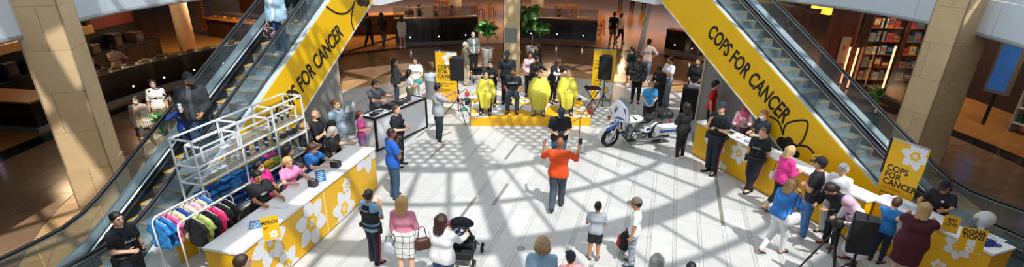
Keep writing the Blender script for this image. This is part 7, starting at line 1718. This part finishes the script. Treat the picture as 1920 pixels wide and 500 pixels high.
# ---- front row
P = byhead(447, 477, 1.74); person('man with brown hair at the bottom edge in front of the merch counter', P, 1.74, 60, 'fair', ('tee', '3A3E46'), ('pants', '2A2C32'), ('short', '3A281C'), ('down', 'down'), 'stand')
P, H = stand(704, 492, 692, 355); person('policewoman with her hair in a bun standing with her back turned, chin in hand', P, H, 30, 'tan', ('tee', '8FB8DE'), ('pants', '1B2030'), ('bun', '17110E'), ('cross', 'chin'), 'weight', vest='1C2226', belt=True, stripe='C02A50', shoes='15161A', prints=[('back', 'SECURITY', .052, .76, 'D0D4D8')], fem=True)
P = byhead(752, 368, 1.66); _, h = person('woman with long blonde hair, pink top and checked skirt, seen from behind', P, 1.66, 5, 'fair', ('long', 'D98AA2', .55), ('skirt', plaid('EDEDEA', '34363C', None, 7.5, .10)), ('long', 'C8A05E', .30), ('down', 'hold'), 'stand', fem=True, shoes='E8E4E0'); handbag('brown handbag on the arm of the woman in the checked skirt', h['elR']+Vector((.10, -.02, -.18)), (.24, .14, .26), '4A2E22', .22, .4); handbag('pale grey bag hanging from the woman in the checked skirt', h['L']+Vector((-.08, 0, -.02)), (.28, .12, .28), 'B8C0C6', .12, -.3, 'shopping_bag')
P = byhead(826, 402, 1.66); _, h = person('woman in a white top with long dark red hair pushing a stroller', P, 1.66, 25, 'fair', ('long', 'F0F1F3'), ('pants', '3A5A82'), ('long', '3A201A', .16), ('reach', 'reach'), 'stand', bw=1.25, fem=True)
def stroller(label, p, face):
    t = thing('stroller', label, 'stroller', p, hd2rz(face))
    for s in (-1, 1):
        obj('frame', MB().tube([(s*.25, -.45, 1.02), (s*.25, -.1, .62), (s*.22, .42, .16)], .014, 6).tube([(s*.25, -.1, .62), (s*.27, -.30, .14)], .014, 6), M('3A3C40', .4, .5), t)
        for (y, r) in ((-.30, .13), (.42, .10)):
            w_ = obj('wheel', MB().lathe([(r*.7, -.02), (r*.95, -.02), (r, 0), (r*.95, .02), (r*.7, .02)], 18, T=Matrix.Translation((s*.29, y, r)) @ Matrix.Rotation(math.pi/2, 4, 'Y')), m_tyre, t); obj('hub', MB().lathe([(.03, -.03), (.03, .03)], 8, T=Matrix.Translation((s*.29, y, r)) @ Matrix.Rotation(math.pi/2, 4, 'Y')), m_steel, w_)
    obj('handle', MB().tube([(-.25, -.45, 1.02), (-.1, -.50, 1.05), (.1, -.50, 1.05), (.25, -.45, 1.02)], .018, 7), m_black, t)
    sdf_part('seat', (-.3, -.35, .3), (.3, .4, 1.0), .025, lambda F_: (F_.cone((-.16, -.05, .45), (.16, -.05, .45), .09, .09, .05), F_.cone((-.16, -.18, .75), (.16, -.18, .75), .07, .07, .05), F_.cone((-.14, .22, .42), (.14, .22, .42), .06, .06, .06)), M('17181C', .8), t)
    sdf_part('canopy', (-.35, -.3, .75), (.35, .35, 1.25), .025, lambda F_: (F_.ell((0, -.02, .82), (.25, .16, .16), None, .02), F_.ell((0, .06, .78), (.24, .16, .14), None, .02), F_.keep((0, 0, -1), -.84)), M('1B1D22', .8), t)
    obj('organiser', MB().b2((-.22, -.52, .90), (.22, -.42, 1.02), ch=.02), blotch('23304A', 'C8D4DC', 16, .55), t); obj('basket', MB().b2((-.22, -.25, .18), (.22, .25, .34), ch=.02), M('1E1F24', .8), t)
    obj('cup', MB().lathe([(.035, 1.02), (.04, 1.12), (.03, 1.14)], 10, (-.12, -.46, 0)), M('E07AB0', .4), t)
stroller('black stroller pushed by the woman in the white top', Vector((-.93, 8.80, 0)), 10)
P = byhead(1018, 446, 1.66); person('woman in a pale denim shirt with tied-up blonde hair at the bottom edge', P, 1.66, 5, 'fair', ('long', '9CC2DC'), ('pants', '3A4A66'), ('curly', 'A88A62', .02), ('down', 'down'), 'stand', fem=True, bw=1.1)
P = byhead(1071, 474, 1.30); person('child in a navy cap and pink top at the bottom edge, beside pale denim', P, 1.30, 350, 'fair', ('tee', blotch('E8A0A8', 'C84A4A', 14, .6)), ('pants', '2A3040'), ('short', '3A2A1E'), ('down', 'down'), 'stand', kid=1.12, cap='2A3644')
P, H = stand(1112, 485, 1124, 380); person('small boy in a grey T-shirt and black shorts seen from behind', P, H, 10, 'tan', ('tee', 'A8B0BA'), ('shorts', M('16181C', .6, var=.2)), ('buzz', '17120F'), ('hold', 'hold'), 'stand', kid=1.18, shoes='6A7078', stripe=None)
P, H = stand(1182, 494, 1193, 372); _, h = person('boy in a white T-shirt, grey camouflage trousers and brown cap, in profile', P, H, 285, 'tan', ('tee', 'F0F2F4'), ('pants', blotch('9FAAB6', '6E7A88', 16, .52, 'C8D0D8', .6)), ('short', '17120F'), ('down', 'down'), 'stand', kid=1.1, cap='6E6054', hy=-5, hp=12, shoes='2A6AA8')
t = thing('backpack', 'red and black backpack hanging from the hand of the boy in the white T-shirt', 'backpack', G(1172, 478)+Vector((0, .12, .28)), hd2rz(285)); sdf_part('body', (-.2, -.2, -.28), (.2, .2, .28), .02, lambda F_: (F_.cone((0, 0, -.12), (0, 0, .10), .115, .10, .04), F_.cone((0, .05, -.12), (0, .05, .04), .09, .08, .04)), M('17181B', .7), t); sdf_part('front_pocket', (-.16, 0, -.26), (.16, .24, .2), .02, lambda F_: F_.cone((0, .10, -.10), (0, .09, .05), .075, .065, .03), M('C81E2E', .6), t); obj('handle', MB().tube([(-.04, 0, .19), (0, 0, .27), (.04, 0, .19)], .012, 6), m_black, t)
P = byhead(1234, 477, 1.60); person('grey-haired person at the bottom edge right of the boy with the backpack', P, 1.60, 15, 'fair', ('tee', 'D8C8C0'), ('pants', '3A3E46'), ('bob', '8A8A88'), ('down', 'down'), 'stand', fem=True)
P = byhead(1298, 492, 1.42); person('dark-haired person whose head just shows at the bottom edge', P, 1.42, 10, 'tan', ('tee', '2A2C30'), ('pants', '2A2C30'), ('short', '17110E'), ('down', 'down'), 'stand')
# ---- centre
P, H = stand(1043, 391, 1043, 257); _, h = person('bald man in a bright orange polo walking away while filming, mid-hall', P, H, 12, 'brown', ('half', 'F0521A'), ('pants', '414C58'), ('bald', '3A2A22'), ('raise', 'raise'), 'walk', bw=1.22, shoes='26282C'); phone('black camera phone held up by the man in the orange polo', h['R']+Vector((.02, .03, .06)), 12)
P = byhead(1052, 198, 1.78); _, h = person('photographer in a black T-shirt and dark blue cap facing the camera before the stage', P, 1.78, 178, 'fair', ('tee', '17181C'), ('pants', '3A5878'), ('short', '2A2220'), ('hold', 'hold'), 'stand', hp=35, cap='1E3048', bw=1.15, shoes='1A1A1A'); photo_camera('black camera held by the photographer in the dark blue cap', (h['L']+h['R'])/2+Vector((0, -.06, .03)), 178)
# ---- on the stage
CAPE = 'DCD044'
def sp_(i): return Vector((STP[i].x, STP[i].y+.04, ZST))
person('bald sitter in a yellow cape at the left end of the stage', sp_(0), 1.62, 182, 'fair', ('tee', '2A2C30'), ('pants', '22242A'), ('buzz', '9A8A7C'), ('knees', 'knees'), 'sit', sit=.463, cape=CAPE, hp=22, prints=[('front', '*', .045, .68, '3A3A22')], shoes='2A1E1A')
person('sitting police officer in a black shirt marked police, between two caped sitters', sp_(1), 1.80, 182, 'tan', ('tee', '15181F'), ('pants', '3A424E'), ('short', '14100E'), ('clasp', 'clasp'), 'sit', sit=.463, beard='17110E', prints=[('front', 'POLICE', .10, .725, 'D8DCE0')], shoes='121316', bw=1.08)
person('bearded sitter in a wide yellow cape in the middle of the stage', sp_(2), 1.80, 184, 'fair', ('tee', '2A3A5A'), ('pants', 'A08A6A'), ('buzz', '7A5A44'), ('knees', 'knees'), 'sit', sit=.463, cape=CAPE, beard='7A5438', hp=12, prints=[('front', '*', .045, .68, '3A3A22')], bw=1.15)
person('grey-haired sitter in a yellow cape at the right end of the stage', sp_(3), 1.76, 186, 'fair', ('tee', '2A2C30'), ('pants', '17181C'), ('buzz', '8A8680'), ('knees', 'knees'), 'sit', sit=.463, cape=CAPE, prints=[('front', '*', .045, .68, '3A3A22')], hp=4)
def st_(px, py, H): p = G(px, py, H+ZST); k = (p.y+.28)/p.y; return Vector((p.x*k, p.y*k, ZST))
person('hairdresser in black with a mask leaning over the bald sitter at the left', st_(922, 119, 1.62), 1.62, 195, 'fair', ('long', '15161A'), ('pants', '15161A'), ('up', '2A1E18'), ('work', 'work'), 'stand', mask='D8DEE2', lean=8, hp=18, fem=True)
person('police officer in navy and a cap standing behind the sitters', st_(951, 97, 1.84), 1.84, 178, 'brown', ('tee', '171D28'), ('pants', '171D28'), ('short', '120E0C'), ('down', 'down'), 'stand', cap='171D28', belt=True, bw=1.15, hp=18, shoes='101113')
person('woman with curly black hair and a pink floral blouse behind the middle of the stage', st_(994, 99, 1.62), 1.62, 180, 'tan', ('long', blotch('E8C8CC', 'C8506A', 18, .60)), ('slim', '1E2228'), ('curly', '120E0D', .09), ('front', 'front'), 'stand', fem=True)
person('hairdresser with black hair working on the bearded sitter in the middle', st_(1003, 105, 1.60), 1.60, 150, 'tan', ('long', '1E1A1C'), ('pants', '17181C'), ('bun', '120E0D'), ('work', 'hold'), 'stand', mask='1E1E22', lean=8, hp=20, fem=True)
P = byhead(1009, 82, 1.72); person('woman in a long dark coat standing beside the right fig tree', P, 1.72, 250, 'light', ('tee', '2A2A2E'), ('pants', '1A1A1E'), ('long', '2A1A14', .10), ('hold', 'down'), 'stand', jacket=('open', '1B2024', .30), fem=True)
person('hairdresser in a white blouse bending over the grey-haired sitter at the right', st_(1040, 109, 1.62), 1.62, 140, 'tan', ('long', 'E8E8EA'), ('slim', '15161A'), ('long', '4A2E20', .12), ('out', 'work'), 'stand', lean=16, hp=22, jacket=('short', '1A1B1F', .50), fem=True)
# ---- right of the stage
P, H = stand(1178, 162, 1179, 87); _, h = person('woman in a dark green top and black shorts with a backpack, behind the motorcycle', P, 1.66, 320, 'light', ('half', '173A36'), ('shorts', '15161A'), ('pony', '1E1512'), ('down', 'hold'), 'walk', mask='2A2C30', shoes='EDEDEB', fem=True)
t = thing('backpack', 'black backpack worn by the woman in the dark green top', 'backpack', h['backp']+Vector((.02, -.06, -.05)), hd2rz(320)); sdf_part('body', (-.2, -.2, -.3), (.2, .12, .3), .022, lambda F_: (F_.cone((0, -.04, -.14), (0, -.04, .12), .12, .11, .05)), M('14151A', .8), t); obj('pocket', MB().b2((-.08, -.185, -.18), (.08, -.15, -.02), ch=.02), M('1E2026', .8), t)
P = byhead(1218, 73, 1.80); person('man in a beige sweater and black cap behind the man in the patterned jacket', P, 1.80, 30, 'light', ('long', 'B09A90'), ('pants', '7A94B4'), ('short', '1A1512'), ('down', 'hip'), 'stand', cap='1C1A1C', bw=1.1, shoes='EDEDEB')
P, H = stand(1207, 190, 1216, 98); person('bearded man in a black and grey patterned jacket with clasped hands', P, 1.80, 195, 'tan', ('tee', '1E1E22'), ('slim', '15161A'), ('short', '17110E'), ('clasp', 'clasp'), 'stand', jacket=('closed', blotch('4A4644', '17181B', 12, .5, 'A09488', .62)), beard='17110E', bw=1.15, shoes='15161A')
P, H = stand(1246, 197, 1253, 97); person('bearded man in a white polo and grey trousers with crossed arms', P, 1.82, 250, 'tan', ('tee', 'E8EAEE', .55), ('pants', '7A828E'), ('short', '17110E'), ('cross', 'cross'), 'stand', beard='17110E', shoes='2A2420')
P = byhead(1222, 151, 1.56); person('young person in a light blue T-shirt standing right behind the motorcycle', P, 1.56, 180, 'fair', ('tee', '3A9CDC'), ('slim', '17181C'), ('bob', '9A7A5A', .03), ('clasp', 'clasp'), 'stand', hp=25)
P, H = stand(1262, 205, 1271, 127); _, h = person('man in black looking down, holding a red paper fan', P, 1.74, 230, 'brown', ('long', '14161A'), ('pants', '191C22'), ('short', '14100E'), ('hold', 'hold'), 'stand', hp=35, lean=8, prints=[('front', '*', .05, .76, 'C8CCD0', 'shirt', .045)])
t = thing('paper_fan', 'red paper fan held by the man in black looking down', 'fan', h['L']+Vector((-.06, -.05, -.10)), 1.2); obj('blade', MB().lathe([(.12, -.003), (.12, .003)], 20, T=Matrix.Rotation(math.pi/2, 4, 'X')), M('D82038', .5), t); obj('grip', MB().bar((0, 0, .10), (0, 0, .22), .02, .006), m_white, t); obj('print', MB().lathe([(.06, -.005), (.06, .005)], 3, T=Matrix.Rotation(math.pi/2, 4, 'X')), M('F0D0D0', .5), t)
P = byhead(1310, 108, 1.82); person('man in a black shirt standing beside the wall under the right escalator', P, 1.82, 215, 'light', ('roll', '131417'), ('pants', '131417'), ('buzz', '3A2A20'), ('clasp', 'clasp'), 'stand', beard='4A342A', bw=1.12)
P, H = stand(1273, 296, 1289, 192); person('woman all in black with long dark hair facing the motorcycle', P, H, 330, 'tan', ('half', '16171A'), ('slim', '15161A'), ('long', '1E1613', .13), ('cross', 'cross'), 'stand', bw=1.2, fem=True, shoes='E4D8D8')
P = byhead(1353, 150, 1.72); person('boy in a red T-shirt against the wall under the right escalator', P, 1.72, 120, 'light', ('tee', 'D21E26'), ('pants', '1E1E24'), ('fluffy', '17110E'), ('down', 'down'), 'stand', kid=1.04)
P = byhead(1402, 188, 1.75); person('woman in a pink head scarf and pale top behind the registration counter', P, 1.70, 215, 'brown', ('long', 'E8C8D0'), ('longskirt', '5A4A5A'), None, ('work', 'hold'), 'stand', scarf='D0607E', hp=10, fem=True)
P = byhead(1440, 198, 1.88); person('woman in a navy uniform and white mask behind the registration counter', P, 1.80, 255, 'fair', ('tee', '1F2A38'), ('pants', '1A2230'), ('bun', '9A6A42'), ('hold', 'hold'), 'stand', mask='ECEEF0', hp=15, fem=True)
P, H = stand(1332, 322, 1349, 190); person('policeman in a dark cap with folded arms in front of the registration counter', P, H, 235, 'fair', hair=('short', '6A4A34'), arms=('cross', 'chin'), legs='weight', cap='232B36', bw=1.12, **OFF)
P, H = stand(1408, 356, 1442, 247); P = G(1404, 358); person('policewoman in a vest leaning against the front of the registration counter', P, 1.68, 225, 'fair', hair=('bun', '8A6A48'), arms=('back', 'back'), legs='cross2', lean=-4, prints=[('front', 'POLICE', .060, .703, 'D8DCE0')], fem=True, **OFF)
P, H = stand(1452, 398, 1470, 273); _, h = person('blonde woman in a hot pink jacket and cropped black trousers', P, H, 80, 'fair', ('long', 'EE3A98'), ('capri', '1C222A'), ('bob', 'C8A878'), ('hold', 'hold'), 'walk', shoes='C89A8A', bw=1.1, fem=True); handbag('pale patterned bag under the arm of the woman in the hot pink jacket', h['elL']+Vector((-.08, .02, -.06)), (.24, .12, .24), 'D8D0D4', .2, .6)
P, H = stand(1440, 472, 1492, 346); P = G(1446, 474); _, h = person('woman in a bright blue denim jacket and white trousers walking with a white bag', P, 1.66, 62, 'fair', ('tee', 'E8ECF0'), ('slim', 'E6E8EA'), ('long', '8A6A4A', .13), ('hold', 'face'), 'walk', jacket=('closed', M('2A74C4', .7, var=.2, scale=10), .52), shoes='C89A8A', fem=True, lean=6); handbag('white shoulder bag of the woman in the bright blue jacket', h['hip']+Vector((.12, -.22, .18)), (.32, .13, .28), 'EDF2F2', .42, .5)
P, H = stand(1500, 440, 1540, 297); P = G(1503, 440); person('man in a black cap and black T-shirt with crossed arms, facing the counter', P, 1.80, 300, 'light', ('tee', '25282E'), ('pants', '4A7AB0'), ('short', '2A2220'), ('cross', 'cross'), 'stand', cap='14161A', bw=1.15, shoes='E8E8E8')
P = byhead(1602, 303, 1.64); _, h = person('white-haired woman in a white shirt reading a leaflet by the right escalator', P, 1.64, 240, 'fair', ('long', 'F1F2F4', .45), ('pants', 'D8D8DA'), ('fluffy', 'E8E8E6'), ('hold', 'hold'), 'stand', hp=12, bw=1.25, fem=True); paper('folded leaflet in the hands of the white-haired woman', (h['L']+h['R'])/2+Vector((-.03, -.03, .02)), 240, 'D8E4D8', .2, .14)
P = Vector((6.62, 9.66, 0)); person('person in black bending over at the counter, wearing red shoes', P, 1.66, 250, 'light', ('long', '17181C'), ('pants', '1C1E24'), ('bob', '2A1C16'), ('hold', 'hold'), 'stand', lean=38, hp=20, shoes='C8202C')
P = Vector((6.72, 9.05, 0)); person('person with a lilac head scarf in grey and white stooping behind the tripod', P, 1.64, 265, 'light', ('long', blotch('5A6068', 'E4E6E8', 3.5, .5)), ('longskirt', 'E4E6EA'), ('buzz', 'D0A8C0'), ('hold', 'hold'), 'stand', lean=40, hp=10, scarf=M('D8B4D0', .8), fem=True, shoes='B83040')
P, H = stand(1648, 488, 1684, 374); P = G(1640, 489); person('boy in a blue T-shirt writing at the donation counter', P, 1.40, 55, 'fair', ('tee', '2A7FC8'), ('slim', '22324A'), ('short', '5A3A26'), ('reachup', 'reachup'), 'stand', kid=1.1, hp=25, shoes='5A3026')
P = byhead(1738, 380, 1.68); person('woman in a burgundy dress with blonde hair at the donation counter', P, 1.68, 40, 'fair', ('sdress', '4E1426', .28), ('none', ''), ('long', 'B0905C', .10), ('work', 'work'), 'stand', bw=1.42, fem=True, hp=15)
P = byhead(1768, 338, 1.64); person('woman in a black cap and black T-shirt standing behind the donation counter', P, 1.64, 235, 'tan', ('tee', '14151A'), ('pants', '14151A'), ('long', '6A4A30', .16), ('work', 'work'), 'stand', cap='131418', hp=22, bw=1.15, prints=[('front', '*', .05, .75, 'D8DADC', 'shirt', -.045)], fem=True)
